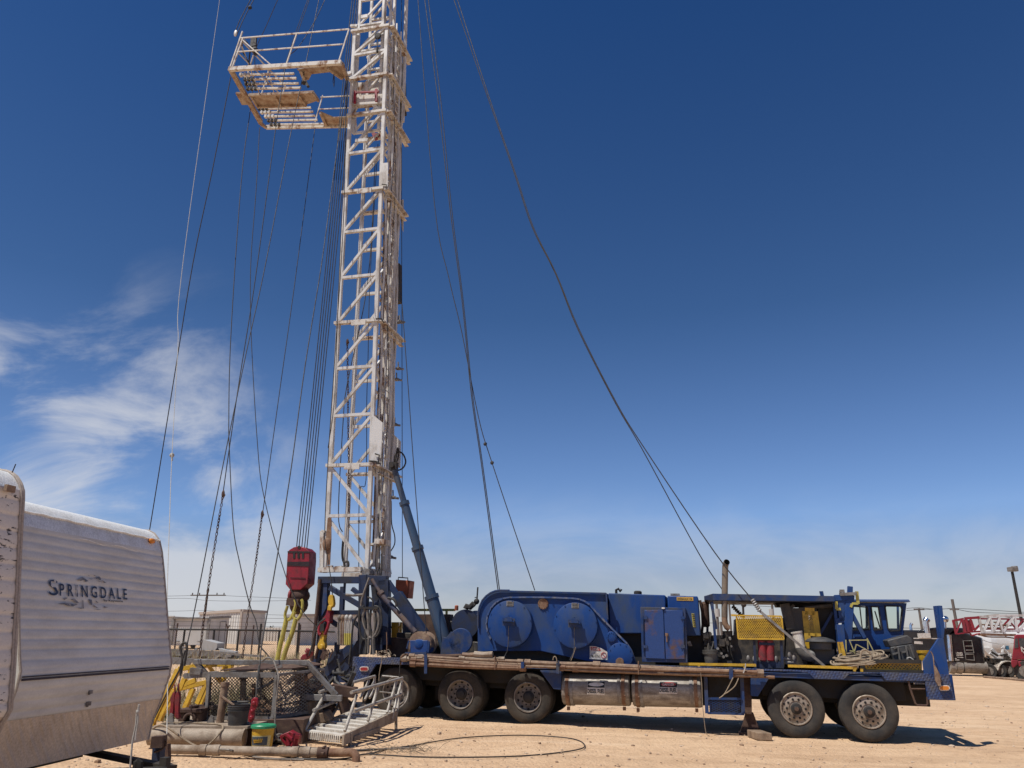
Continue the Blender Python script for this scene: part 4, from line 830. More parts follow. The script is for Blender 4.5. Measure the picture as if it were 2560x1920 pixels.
# ---------------------------------------------------------------- racking board
rb=bpy.data.objects.new('racking_board',None); COL.objects.link(rb); rb.parent=mast
_o=Q(573,172,.05); ou,ow=uw(_o); EU=(U-W*.106).normalized(); EW=(W+U*.106).normalized()
rb.location=_o-world_loc(mast)
def Bd(s,v,h=0): return R(ou,v,ow)+EU*s+EW*h
def rbp(name,mb,m,**k): return build(name,mb,K[m],parent=rb,**k)
def inter(f,x,y):        # point on the board plane seen at a pixel
    r=ray(*zp(f,x,y)); p=R(ou,0,ow); return CAM+r*((p-CAM).dot(EW)/r.dot(EW))
def bp(f,x,y,h=0): return inter(f,x,y)+EW*h
mb=MB(); L_=(inter('B8',1690,578)-_o).length
mb.bar(Bd(0,.05,-.02),Bd(L_,.05,-.02),.10,.13,EW); rbp('main_beam',mb,'white_rust'); mb=MB(); farv=(inter('B8',570,1530)-A0).dot(V)
mb.bar(bp('B8',570,1530),bp('B8',1900,1500),.08,.14,EW)
rbp('support_beam',mb,'white_rust')
mb=MB(); mb.bar(bp('B8',50,690,-.02),bp('B8',490,1470,-.02),.13,.08,EW); mb.bar(bp('B8',490,1470,-.02),bp('B8',570,1530,-.02),.10,.08,EW); mb.bar(bp('B8',90,690,-.06),bp('B8',510,1420,-.06),.04,.08,EW); rbp('end_beam',mb,'tan')
fing=[(170,755,980,735),(230,822,1012,803),(250,890,1048,882),(270,960,1080,945)]
fing2=[(440,1255,1230,1240),(480,1310,1262,1300),(540,1370,1295,1360),(580,1430,1325,1420),(620,1490,1440,1480)]
for (x0,y0,x1,y1) in fing+fing2:
    mb=MB(); mb.bar(bp('B8',x0,y0),bp('B8',x1,y1),.055,.06,EW); fo=rbp('finger',mb,'white_rust')
    mb=MB(); n=3
    for k in range(n):
        t=.03+.07*k; p=bp('B8',x0+(x1-x0)*t,y0+(y1-y0)*t); mb.box(p,EU*.04,V*.05,EW*.05)
    build('finger_latch',mb,K['white'] if random.random()<.4 else K['black'],parent=fo)
mb=MB(); o=[(310,1050),(1030,1020),(1260,1008),(1345,1130),(1160,1195),(430,1215)]; mb.prism([bp('B8',*p) for p in o],EW*.06); mb.prism([bp('B8',*p) for p in ((110,1030),(240,1030),(330,1200),(205,1200))],EW*.06)
for a_,b_ in (((310,1045),(1260,1005)),((430,1215),(1160,1195)),((690,1035),(790,1205)),((1040,1020),(1160,1195)),((1260,1010),(1345,1130)),((350,1060),(430,1200))): mb.bar(bp('B8',*a_,-.03),bp('B8',*b_,-.03),.07,.08,EW)
cw=rbp('diving_board',mb,'tan')
mb=MB(); mb.prism([bp('B8',*p) for p in ((1020,672),(1660,605),(1770,810),(1740,815),(1530,712),(1240,745),(1195,830),(1110,835),(1105,745))],EW*.03)
mb.bar(bp('B8',1480,640,-.04),bp('B8',1700,790,-.04),.10,.08,EW); mb.bar(bp('B8',1680,580,-.0),bp('B8',1770,810,-.02),.10,.10,EW); mb.bar(bp('B8',1080,680,-.04),bp('B8',1150,840,-.04),.09,.06,EW)
rbp('gusset_plate',mb,'tan'); mb=MB()
mb.prism([bp('B8',*p) for p in ((1365,1300),(1560,1385),(1900,1370),(1900,1500),(1470,1510))],EW*.03); mb.bar(bp('B8',1375,1310,-.03),bp('B8',1460,1500,-.03),.09,.06,EW)
rbp('gusset_plate',mb,'tan')
# railing on the near side and the end
mb=MB(); H_=1.0
def post(s,h=H_,v=.05): mb.bar(Bd(s,v,.033),Bd(s,v,h),.033)
hh=(Q(*zp('B8',150,205),.033)-Bd(0.1,.033)).dot(EW); hm=(Q(*zp('B8',110,408),.033)-Bd(.05,.033)).dot(EW)
sA,sB,sC=.12,(Q(*zp('B8',860,590),.033)-_o).dot(EU),(Q(*zp('B8',1635,560),.033)-_o).dot(EU)
mb.bar(Bd(sA,.05,hh),Bd(sC+.1,.05,hh+.04),.036); mb.bar(Bd(sA,.05,hm),Bd(sC,.05,hm+.02),.033)
mb.bar(Bd(.1,.05,.033),Bd(sA+.08,.05,hh),.038); mb.bar(Bd(sB,.05,.033),Bd(sB+.1,.05,hh),.033); mb.bar(Bd(sC,.05,.033),Bd(sC+.1,.05,hh+.04),.033)
mb.bar(Bd(.02,.05,.033),Bd(.12,.05,hh+.25),.038); mb.bar(Bd(sA+.05,.05,hh-.05),Bd(sA+1.35,.05,.033),.033)
rbp('railing',mb,'white_rust')
mb=MB()
for (v,s) in ((.7,.15),(1.4,.3),(2.2,.45)): mb.bar(Bd(s,v,0),Bd(s+.05,v,hh*.9),.033)
mb.bar(Bd(.12,.05,hh-.05),Bd(.5,2.4,hh*.9),.033); mb.bar(Bd(.12,.05,hm),Bd(.5,2.4,hm),.028); mb.bar(Bd(.1,.1,hh-.1),Bd(.3,1.3,.033),.028); mb.bar(Bd(.3,1.4,hh-.1),Bd(.45,2.3,.033),.028)
v=(inter('B8',1290,1450)-A0).dot(V); s=(inter('B8',1290,1450)-_o).dot(EU)
mb.bar(bp('B8',1290,1450),bp('B8',1290,1450)+EW*1.05+EU*.06,.033); p=bp('B8',1290,1450)
mb.bar(p+EW*.98,p+EW*.98+EU*1.55,.033); mb.bar(p+EW*.5,p+EW*.5+EU*1.5,.03)
rbp('end_railing',mb,'white_rust')
mb=MB(); f=q('B8',.3)
for (x,y0,x2,y2) in ((215,215,205,390),(205,390,300,560),(350,200,310,560),(400,200,390,360),(420,200,410,390),(300,540,320,600),(380,200,370,300),(365,200,330,420),(240,230,300,290)):
    mb.bar(f(x,y0),f(x2,y2),.03)
mb.blob(f(392,385),U*.12,V*.1,W*.1); mb.blob(f(410,425),U*.09,V*.08,W*.1); mb.bar(f(390,200),f(385,330),.16,.06)
rbp('hung_rope_bundle',mb,'wire')
mb=MB(); mb.blob(q('B8',.4)(1130,870),U*.10,V*.08,W*.07); mb.bar(q('B8',.4)(1150,860),q('B8',.4)(1190,930),.08); mb.path([q('B8',.4)(1570,740),q('B8',.4)(1555,850),q('B8',.4)(1570,935),q('B8',.4)(1578,850),q('B8',.4)(1570,745)],.012,5); rbp('snap_hook',mb,'black')
# ================================================================ BLOCK, ROPES AND CHAINS
def cable(name,pts,v0,v1,r,m,label,cat='cable',group=None,f='S',extra_top=None,extra_end=None):
    n=len(pts); ys=[p[1] for p in pts]; P_=[]
    y0,y1=ys[0],ys[-1]
    for p in pts:
        t=0 if y1==y0 else (p[1]-y0)/(y1-y0)
        P_.append(Q(*zp(f,*p),v0+(v1-v0)*t))
    P_=smooth(P_,5) if n>2 else P_
    if extra_top is not None: P_=[Vec(extra_top)]+P_
    if extra_end is not None: P_=P_+[Vec(extra_end)]
    mb=MB(); mb.path(P_,r*.86,6)
    return solo(name,mb,K[m],label,cat,group)
GL='guy wires and lines on the mast'
cr=lambda du=0,dv=0: CROWN+U*du+V*dv
cable('hanging_rope',[(549,0),(457,660),(445,867),(430,1136),(424,1300),(418,1490),(419,1700),(417,1835)],1.0,-6.57,.009,'ropew','thin white rope with a knot, hanging from the mast top down beside the travel trailer','rope',GL,extra_top=cr(-.6,-.6))
mb=MB(); p=Q(430,1138,-3.6); mb.blob(p,U*.05,V*.05,W*.05,7,5); mb.tube(p,p-W*.12+U*.02,.018); solo('rope_knot',mb,K['ropew'],'white rag knot tied in the thin rope above the travel trailer','knot')
g0=ground_at(330,1662)
cable('guy_wire',[(577,192),(530,430),(482,660),(428,990),(374,1325),(345,1490)],.0,1.0,.016,'wire','wire from the outer corner of the racking board, passing down behind the travel trailer roof','guy wire',GL)
cable('wavy_line',[(637,163),(627,266),(607,413),(588,660),(575,888),(572,1050),(573,1115),(583,1313),(599,1406),(624,1511),(641,1557),(648,1609),(666,1634),(690,1662)],2.2,-1.5,.015,'wire','slack wavy dark line dropping from the back of the racking board to the wire basket','line',GL)
cable('tail_rope',[(649,319),(640,480),(627,660),(628,837),(644,1115),(661,1247),(714,1439),(757,1529),(785,1560),(806,1590)],2.7,.6,.014,'wire','dark line from the racking board far corner that passes behind the red travelling block','line',GL)
cable('tong_line',[(713,171),(688,330),(638,700),(600,940),(572,1130),(557,1237)],.0,-1.5,.014,'wire','tong line ending in the left hanging chain, from the near edge of the racking board','tong line',GL)
cable('tong_line',[(787,323),(738,700),(704,943),(661,1252),(656,1282)],2.8,.8,.014,'wire','tong line ending in the right hanging chain, from the far edge of the racking board','tong line',GL)
cable('grey_line',[(797,0),(765,156),(752,215),(727,333),(664,660),(616,880),(560,1150),(492,1498),(470,1602),(458,1665),(440,1735)],1.0,-5.2,.013,'wire','long grey line from the mast top holding the red tongs beside the trailer','line',GL,extra_top=cr(-.4,-.4))
cable('lift_line',[(873,150),(831,460),(804,660),(763,913),(730,1156),(695,1380),(656,1602),(650,1660),(641,1728)],1.0,-5.0,.015,'wire','lifting line left of the block, holding the red long spanner over the wire basket','line',GL)
for i,(xb,xt,xc,dv) in enumerate(((741,858,-.34,0),(747,863,-.26,.1),(754,868,-.18,.2),(761,873,-.1,.1),(767,879,-.02,.2))):
    cable('drilling_line',[(xt,200),((xt*2+xb)/3+3,590),(xb,1372)],1.35,1.2,.016,'wire','one of the parallel drilling lines reeved between mast top and red travelling block','drilling line','drilling lines above the travelling block',extra_top=CROWN+U*xc+V*(dv-.35)+W*.4)
cable('tugger_line',[(866,170),(860,520),(840,850),(822,1120),(812,1330),(820,1400),(828,1452),(831,1487)],.6,.55,.014,'wire','tugger line down the left mast leg to the yellow snatch block','line',GL)
cable('slack_line',[(938,400),(920,700),(868,960),(858,1050),(846,1280),(856,1330)],1.4,1.4,.016,'hosedark','black line hanging slack inside the mast','line',GL)
cable('slack_line',[(945,360),(925,700),(920,900),(917,1000),(915,1200),(899,1230),(897,1420)],1.7,1.7,.013,'wire','thin dark line hanging near the far leg inside the mast','line',GL)
cable('slack_line',[(870,190),(850,640),(843,820),(836,1000),(820,1120)],.5,.6,.012,'wire','thin line close beside the left leg of the mast','line',GL)
G2='guy wires from the mast top to the truck'
cable('guy_wire',[(1045,0),(1086,509),(1122,694),(1155,833),(1196,1042),(1230,1157),(1337,1476)],1.4,1.2,.013,'wire','leftmost guy wire from mast top to the blue drawworks housing, with clamps along it','guy wire',G2,extra_top=cr(.35,.2))
mb=MB()
for x,y in ((1230,1157),(1213,1110)): mb.blob(Q(x,y,1.25),U*.05,V*.03,W*.05,7,5)
solo('cable_clip',mb,K['wire'],'small dark clamps on the slanting wire above the drawworks','cable clips')
cable('guy_wire',[(1062,0),(1095,250),(1125,521),(1155,752),(1178,984),(1203,1157),(1245,1476)],1.0,.9,.014,'wire','left one of the close pair of wires ending at the curved housing front','guy wire',G2,extra_top=cr(.3,-.3))
cable('guy_wire',[(1071,0),(1102,250),(1129,521),(1158,752),(1181,984),(1206,1157),(1249,1476)],1.3,1.2,.014,'wire','right one of the close pair of wires ending at the curved housing front','guy wire',G2,extra_top=cr(.35,0))
cable('guy_wire',[(1135,0),(1215,231),(1284,428),(1330,567),(1388,683),(1444,822),(1538,1007),(1605,1122),(1745,1380),(1803,1470),(1846,1530)],1.5,2.2,.014,'wire','lower of two long guy wires running to the engine bay, ending at the far turnbuckle','guy wire',G2,extra_top=cr(.5,.3))
cable('guy_wire',[(1144,0),(1219,231),(1287,428),(1333,567),(1390,683),(1447,822),(1541,1007),(1612,1122),(1786,1380),(1884,1503)],1.2,.3,.014,'wire','upper of two long guy wires running to the engine bay, ending at the near turnbuckle','guy wire',G2,extra_top=cr(.5,-.3))
def turnbuckle(a,b,v,end,label):
    mb=MB(); p=Q(*a,v); r=Q(*b,v); d=(r-p)
    n=6
    for i in range(n):
        s=p+d*(i/n); mb.blob(s+d/n/2,d*.09,V*.04,d.normalized().cross(V)*.05,8,5)
    mb.bar(p,r,.03)
    if end: mb.bar(r,Q(*end,v-.1),.05,.035)
    return solo('turnbuckle',mb,K['grey'],label,'turnbuckle','turnbuckles on the guy wires')
turnbuckle((1880,1498),(1900,1528),.3,(2062,1666),'near turnbuckle with a long grey rod running down past the yellow guard screen')
turnbuckle((1831,1515),(1855,1540),2.2,(1860,1545),'far dark turnbuckle seen behind the exhaust pipe')
cable('board_hanger',[(626,0),(600,50),(589,78)],.05,.05,.014,'wire','left of the two hanger wires at the outer corner of the racking board','hanger wire',GL,extra_top=CROWN+U*-.9)
cable('board_hanger',[(634,0),(609,48),(591,90)],.08,.08,.014,'wire','right one of two hanger wires at the racking board corner, with a black ball','hanger wire',GL,extra_top=CROWN+U*-.85)
mb=MB(); p=Q(625,19,.08); mb.blob(p,U*.07,V*.06,W*.06,8,6); solo('black_ball',mb,K['black'],'black ball stopper on the hanger wire left of the railing','ball')
mb=MB(); mb.blob(Q(589,83,.05),U*.06,V*.04,W*.12,8,6); solo('shackle',mb,K['alu'],'pale shackle at the top of the racking board corner post','shackle')
cable('rig_line',[(694,0),(666,64),(640,122),(637,163)],1.6,2.2,.013,'wire','dark line reaching the left end of the railing from the mast top','line',GL,extra_top=CROWN+U*-.8+V*.3)
cable('rig_line',[(769,0),(737,88),(712,165),(697,215)],2.4,2.6,.012,'wire','left of two close wires crossing behind the middle of the railing','line',GL,extra_top=CROWN+U*-.5+V*.6)
cable('rig_line',[(773,0),(742,88),(719,155),(702,215)],2.5,2.7,.012,'wire','right of two close wires crossing behind the middle of the railing','line',GL,extra_top=CROWN+U*-.45+V*.65)
cable('rig_line',[(812,0),(784,58),(745,119),(723,137)],.3,.1,.012,'wire','line bending to the mid rail of the racking board railing','line',GL,extra_top=CROWN+U*-.4-V*.3)
cable('weight_line',[(1004,0),(1004,460),(1005,900),(1006,1445)],2.3,2.3,.012,'wire','straight vertical line holding the rust coloured weight box','line',GL,extra_top=cr(.5,.8))
cable('winch_line',[(1005,760),(1022,990),(1031,1120),(1047,1337),(1057,1470),(1066,1588)],.7,.35,.013,'wire','thin line beside the raising ram running into the small winch','line',GL)
mb=MB(); f=q('B2',2.2); mb.mi=0; mb.prism([f(222,68),f(488,85),f(455,418),f(205,405)],V*.35); o=solo('weight_box',mb,K['orange'],'rust red box hanging on a vertical line right of the mast base','weight box',bevel=.01)
mb=MB(); mb.path([f(268,70),f(270,25),f(450,38),f(448,82)],.015,6); build('bail_handle',mb,K['wire'],parent=o)
# chains
def chain(pts,v,label):
    P_=smooth([Q(x,y,v) for x,y in pts],6); mb=MB(); L_=0; step=.085; acc=0; k=0
    for i in range(len(P_)-1):
        d=P_[i+1]-P_[i]; n=max(1,int(round(d.length/step)))
        for j in range(n):
            c=P_[i]+d*((j+.5)/n); dn=d.normalized(); s=(V if k%2 else dn.cross(V)).normalized(); k+=1
            ring=[c+dn*(.052*math.cos(t))+s*(.024*math.sin(t)) for t in [2*math.pi*m/8 for m in range(8)]]
            mb.path(ring,.010,4,True)
    mb.blob(P_[0]+W*.05,U*.04,V*.03,W*.09,8,5); mb.path([P_[0]+W*.1,P_[0]+W*.02+U*.05,P_[0]-W*.08],.014,5)
    return solo('hanging_chain',mb,K['rustdark'],label,'chain','chains on the tong lines')
chain([(557,1240),(545,1313),(526,1434),(510,1545),(499,1641)],-1.5,'left chain hanging from a line, in front of the white box trailer')
chain([(655,1289),(639,1409),(620,1535),(606,1646)],.8,'right chain hanging from a line, in front of the metal warehouse')
chain([(868,858),(870,960),(870,1040),(872,1160),(872,1240),(872,1320)],1.75,'chain hanging straight down inside the mast')
# travelling block, hook and links
vb=1.15; f=q('R2',vb); bl=thing('travelling_block','crimson travelling block with a black band, hanging left of the mast','travelling block',f(965,510))
mb=MB(); out=[(912,112),(925,98),(955,80),(993,72),(1040,85),(1068,112),(1068,175),(1055,340),(1003,385),(930,385),(897,345)]
mb.mi=0; mb.prism([f(*p) for p in out],V*.38); bd=build('block_body',mb,K['red'],parent=bl,bevel=.012)
f2=q('R2',vb-.012); mb=MB(); mb.prism([f2(910,185),f2(1066,183),f2(1065,218),f2(908,212)],V*.01); build('black_band',mb,K['blackband'],parent=bd)
mb=MB(); mb.prism([f2(912,108),f2(1070,110),f2(1070,120),f2(912,119)],V*.01); build('edge_band',mb,K['ink'],parent=bd); mb=MB(); mb.bar(f2(930,298),f2(1040,302),.012); build('weld_seam',mb,K['ink'],parent=bd)
for x in (958,990,1022): mb=MB(); mb.prism([f2(x-8,118),f2(x+8,118),f2(x+8,160),f2(x-8,160)],V*.01); build('rope_slot',mb,K['ink'],parent=bd)
mb=MB(); mb.prism([f2(985,70),f2(1003,70),f2(1003,90),f2(985,90)],V*.01)
build('lifting_hole',mb,K['ink'],parent=bd)
mb=MB(); mb.blob(f(965,425)+V*.2,U*.30,V*.2,W*.2,14,8); mb.blob(f(965,490)+V*.2,U*.25,V*.17,W*.24,14,8); mb.tube(f(965,380)+V*.25,f(965,420)+V*.25,.22,n=16); mb.bar(f(925,470),f(1005,480),.18,.3); hk=build('hook',mb,K['rustdark'],parent=bl)
mb=MB(); mb.blob(f(922,425)+V*.1,U*.07,V*.12,W*.17); mb.blob(f(905,462)+V*.1,U*.05,V*.08,W*.06); build('hook_latch',mb,K['redworn'],parent=bl)
for (pts,ring,lab) in ((((905,585),(885,680),(855,800),(830,930),(812,1010)),((912,500),(894,560),(900,590),(920,600),(945,570),(970,490),(962,455)),'left yellow elevator link, its foot inside the wire basket'),(((972,590),(945,690),(905,800),(880,880),(860,940)),((965,540),(955,575),(970,600),(990,590),(1012,550),(1020,480),(1010,455)),'right yellow elevator link hanging from the hook')):
    mb=MB(); fl=q('R2',vb-.12); mb.path(smooth([fl(*p) for p in pts]),.058,10); mb.path(smooth([fl(*p) for p in ring]),.038,8)
    solo('elevator_link',mb,K['paleyellow'],lab,'elevator link','elevator links on the hook')
# snatch block with red swivel
f=q('B1',.5); mb=MB(); pts=[(325,358),(360,348),(385,370),(400,440),(408,520),(395,575),(350,600),(315,560),(298,470),(305,400)]
mb.prism([f(*p) for p in pts],V*.12); mb.bar(f(345,560),f(330,650),.10,.06); sn=solo('snatch_block',mb,K['yellow'],'yellow snatch block at the end of the tugger line, above the red swivel','snatch block',bevel=.01)
mb=MB(); mb.prism([f(282,640),f(345,640),f(335,760),f(330,860),f(300,890),(f(250,850)),f(190,860),f(205,790),f(255,735)],V*.2)
mb.path(smooth([f(200,850),f(145,950),f(135,1070),f(170,1110)]),.04,8); mb.path(smooth([f(320,860),f(300,960),f(260,1060),f(235,1105)]),.04,8); solo('swivel_socket',mb,K['red'],'red swivel socket with two prongs hanging under the yellow snatch block','swivel',bevel=.01)
mb=MB(); mb.prism([f(165,1100),f(235,1100),f(228,1160),f(215,1220),f(240,1280),f(238,1350),f(200,1388),f(140,1385),f(102,1340),f(108,1275),f(140,1220),f(155,1160)],V*.14); mb.lathe(f(178,1330)-V*.02,V,[(.05,0),(.06,.02)],16); mb.blob(f(200,1060)+V*.07,U*.06,V*.06,W*.08); solo('lifting_hook',mb,K['yellow'],'yellow lifting hook hanging lowest, below the red swivel','hook',bevel=.01)
mb=MB(); mb.bar(f(205,900),f(205,1040),.10,.1); solo('chain_link',mb,K['black'],'black link between the red swivel and the lowest yellow hook','link')
# slings
for i,(x,m) in enumerate(((505,'hose'),(565,'pipe'),(640,'ropew'),(715,'ropew'))):
    mb=MB(); f=q('B1',.5); mb.path([f(x+15,765),f(x-12,900),f(x-15,1290),f(x+15,1300),f(x+32,900),f(x+22,765)],.024,6); mb.blob(f(x+12,785),U*.05,V*.05,W*.07)
    solo('web_sling',mb,K[m],['grey web sling, leftmost of the row hung on the substructure','brown web sling, second from the left in the row','dirty white web sling, third in the row hung on the substructure','white and yellow web sling, rightmost of the row'][i],'sling','slings hung on the substructure')
    if i>1:
        mb=MB(); mb.path([f(x-15,1080),f(x-16,1295),f(x+17,1305),f(x+26,1080)],.028,6); o=bpy.context.scene.objects[-1]; build('yellow_end',mb,K['paleyellow'],parent=[s for s in COL.objects if s.name.startswith('web_sling')][-1])
# ================================================================ THINGS LYING ON THE TRUCK
def rod(f,x0,y0,x1,y1,v,r,m,label,name='steel_rod',cat='rod',coup=True):
    fn=q(f,v); a=fn(x0,y0); b=fn(x1,y1); d=(b-a); mid=(a+b)/2-W*.012
    mb=MB(); mb.path([a,mid,b],r,8)
    if coup:
        for t in (0,.5 if d.length>4 else 1):
            p=a+d*t; mb.tube(p,p+d.normalized()*.13,r*1.45,n=8)
    return solo(name,mb,K[m],label,cat,'pipes and rods racked along the truck side')
rod('C10',1150,120,1390,118,-.12,.045,'pipe','short fat pipe with a wide collar, on top of the rod stack under the housing',name='steel_pipe',cat='pipe',coup=False)
rod('C10',1370,112,1710,116,-.12,.062,'sandpipe','short thick pale sleeve at the end of the fat pipe on the rod stack',name='pipe_sleeve',cat='pipe sleeve',coup=False)
rod('C10',500,135,1140,138,-.1,.035,'rustdark','dark red pipe lying highest on the rod stack',name='steel_pipe',cat='pipe',coup=False)
rod('C10',1090,178,1820,195,-.13,.028,'sandpipe','pale rod just below the fat pipe sleeve')
rod('C10',170,142,2165,245,-.13,.033,'pipe','brown rod sagging across the top of the stack over the wheels')
rod('C10',210,182,2180,300,-.14,.026,'pipe','thin brown rod, second in the stack over the wheels')
rod('C10',200,215,2190,345,-.15,.030,'rust','rusty rod in the middle of the stack over the wheels')
rod('C10',195,245,2200,360,-.12,.026,'pipe','dusty thin rod low in the stack over the wheels')
rod('C10',190,290,2212,372,-.14,.045,'rust','thick rusty pipe at the bottom of the stack over the wheels',name='steel_pipe',cat='pipe')
rod('C10',30,190,330,182,-.1,.05,'sandpipe','short pale fitting at the rear end of the rod stack',name='pipe_fitting',cat='pipe fitting')
rod('R4',560,795,1200,815,-.12,.045,'pipe','brown pipe between the rod stack and the tool cabinet',name='steel_pipe',cat='pipe')
rod('R4',1190,818,2700,895,-.12,.052,'pipe','long brown pipe running forward over the fuel tanks',name='steel_pipe',cat='pipe')
rod('R4',880,838,2640,885,-.16,.028,'rust','thin rod under the long pipe over the fuel tanks')
rod('R4',0,800,1000,845,-.14,.030,'pipe','brown rod below the housing, over the third wheel')
rod('R4',860,860,2760,925,-.14,.022,'pipe','lowest thin rod reaching forward to the front wheels')
rod('R4',1000,872,2800,932,-.11,.022,'rust','rusty thin rod with forked end near the front wheels')
# hooks that hold the rods
for f,x,y0,y1 in (('C10',475,130,470),('R4',865,780,900),('R4',540,790,850)):
    mb=MB(); fn=q(f,-.2); mb.bar(fn(x,y0),fn(x,y1),.065,.03); mb.bar(fn(x,y1)+W*.03,q(f,0)(x,y1)+W*.03,.05); build('rod_rack',mb,K['blue_dusty'],parent=rig)
mb=MB(); fn=q('B5',-.2); mb.bar(fn(605,190),fn(605,400),.075,.03); mb.bar(fn(605,390),q('B5',.0)(605,390),.05)
mb.mi=0; build('rod_rack',mb,K['blue_dusty'],parent=rig)
for f,x,y0,y1 in (('C10',1750,150,395),('R4',285,745,860),('R4',1607,785,905)):
    mb=MB(); fn=q(f,-.21); mb.path([q(f,0)(x,y0+12),fn(x,y0),fn(x,y1),q(f,0)(x,y1)],.012,6); build('rod_hook',mb,K['rust'],parent=rig)
mb=MB(); mb.path([q('C10',-.1)(10,310),q('C10',-.16)(20,170),q('C10',-.16)(60,125),q('C10',-.1)(140,118)],.02,6); build('rod_hook',mb,K['rust'],parent=rig)
# tie ropes
def rope(name,f,v,pts,r,m,label,cat='rope',group=None):
    fn=q(f,v); mb=MB(); mb.path(smooth([fn(*p) for p in pts]),r,6); return solo(name,mb,K[m],label,cat,group)
rope('tie_rope','R4',-.22,[(985,780),(1010,720),(1028,655)],.006,'ropetan','thin cord from the right round cover to the rod stack')
rope('tie_rope','R4',-.24,[(820,775),(825,750),(840,742),(852,760),(858,800)],.010,'ropetan','pale rope looped over the rod rack hook behind the third wheel')
rope('tie_rope','R5',-.2,[(478,925),(475,960),(460,1005)],.012,'ropew','short white rope tied to the yellow toe rail')
rope('tie_rope','R5',-.22,[(375,1040),(340,1110),(300,1180),(260,1212)],.010,'ropetan','tan rope hanging from the rod rack over the step box, left strand')
rope('tie_rope','R5',-.24,[(420,1045),(390,1110),(340,1155),(300,1180)],.010,'ropetan','tan rope hanging from the rod rack over the step box, right strand')
rope('tie_rope','R5',-.2,[(105,1000),(115,1100),(120,1250),(135,1400),(150,1500),(180,1530)],.007,'ropetan','long thin cord hanging from the rods to the ground beside the fuel tank')
rope('tie_rope','R3',-.14,[(770,1185),(765,1250),(745,1350),(740,1430)],.010,'ropetan','frayed cord hanging over the rear skirt corner')
rope('tie_rope','R3',-.15,[(1010,1160),(960,1180),(950,1230),(940,1390)],.011,'hosedark','dark cord hanging from the rod stack past the rear wheel')
mb=MB(); random.seed(11)
for i in range(16):
    p=q('R3',random.uniform(.0,.3))(random.uniform(730,880),random.uniform(1150,1190)); e=p+U*random.uniform(-.2,.2)+W*random.uniform(-.03,.05)+V*random.uniform(-.1,.1); mb.path([p,(p+e)/2+W*.04,e],.009,5)
solo('rope_tangle',mb,K['ropetan'],'tangle of brown cord on the rear deck corner','rope tangle')
mb=MB(); a=q('R3',.1); mb.path([a(815,950),a(820,1060),a(815,1150)],.012,6); solo('thin_pipe',mb,K['rust'],'thin rusty pipe standing on the rear deck before the hoses','pipe')
def bucket(name,c,r0,r1,h,body,label,lid=None,handle=True,ribs=True,cat='bucket',group=None,up=None,parts=()):
    up=Vec(up or (0,0,1)); t=thing(name,label,cat,c,group); mb=MB()
    pr=[(r0*.96,0),(r0,.01)]
    pr+=[(r0+(r1-r0)*.72,h*.72)]
    if ribs:
        for k in (.74,.82,.90): pr+=[(r0+(r1-r0)*k,h*k),(r1+.012,h*k+.004),(r1+.012,h*k+.014),(r0+(r1-r0)*k,h*k+.018)]
    pr+=[(r1,h),(r1+.008,h),(r1-.004,h-.004)]
    if not lid: pr+=[(r0*.97,.05)]
    mb.lathe(c,up,pr,32,cap=True); b=build('bucket_body',mb,K[body],parent=t)
    if lid:
        mb=MB(); mb.lathe(c+up*(h-.035),up,[(r1+.012,0),(r1+.02,.005),(r1+.02,.035),(r1+.006,.05),(r1-.01,.045),(.01,.045)],32); build('lid',mb,K[lid],parent=t)
    if handle:
        mb=MB(); rt=up.cross(Vec((0,1,0))).normalized(); fw=rt.cross(up); mb.path([c+up*h*.82+rt*(r1+.01)*math.cos(x)-(-fw if False else fw)*-1*(r1+.03)*math.sin(x)*.98+up*(-.16*h*2*math.sin(x)) for x in [math.pi*i/14 for i in range(15)]],.006,5); build('handle',mb,K['wire'],parent=t)
    return t
p=q('B3',.35)(445,1555); h=(q('B3',.35)(440,1240)-p).length; bucket('grease_bucket',p,.12,.155,h,'greyplastic','olive grey bucket standing on the truck deck below the exhaust pipe')
p=q('C9',.6)(725,955); b=bucket('yellow_bucket',p,.085,.105,.20,'yellow','small yellow bucket behind the front bumper, beside the black plastic bins',handle=False)
# black plastic bins
f=q('R6',.45); t=thing('plastic_bin','black plastic panel bin tipped on its side in front of the driver cab','plastic bin',f(680,1130)); mb=MB()
mb.prism([f(520,985),f(755,950),f(800,1130),f(560,1130)],V*.12); mb.prism([f(490,915),f(700,860),f(745,900),f(760,950),f(520,990)],V*.5)
bb=build('bin_shell',mb,K['plastic'],parent=t,bevel=.02)
mb=MB(); g=q('R6',.42)
for (x0,y0,x1,y1) in ((600,985,620,1125),(680,970,710,1125),(545,1060,600,1045),(640,1040,690,1030),(555,1000,590,985),(720,965,770,1100)): mb.bar(g(x0,y0),g(x1,y1),.03,.03)
mb.path([g(690,1120),g(720,1098),g(770,1130)],.012,5); build('bin_rib',mb,K['greyplastic'],parent=t)
mb=MB(); f=q('R6',.6); mb.prism([f(365,1030),f(480,1020),f(545,1045),f(530,1120),f(400,1120)],V*.3); mb.path([f(520,1060),f(500,1100),f(515,1120)],.02,6); mb.bar(f(365,1025),f(540,1020),.05); solo('tool_case',mb,K['black'],'low black case lying flat between the hose coil and the plastic bin','case',bevel=.02)
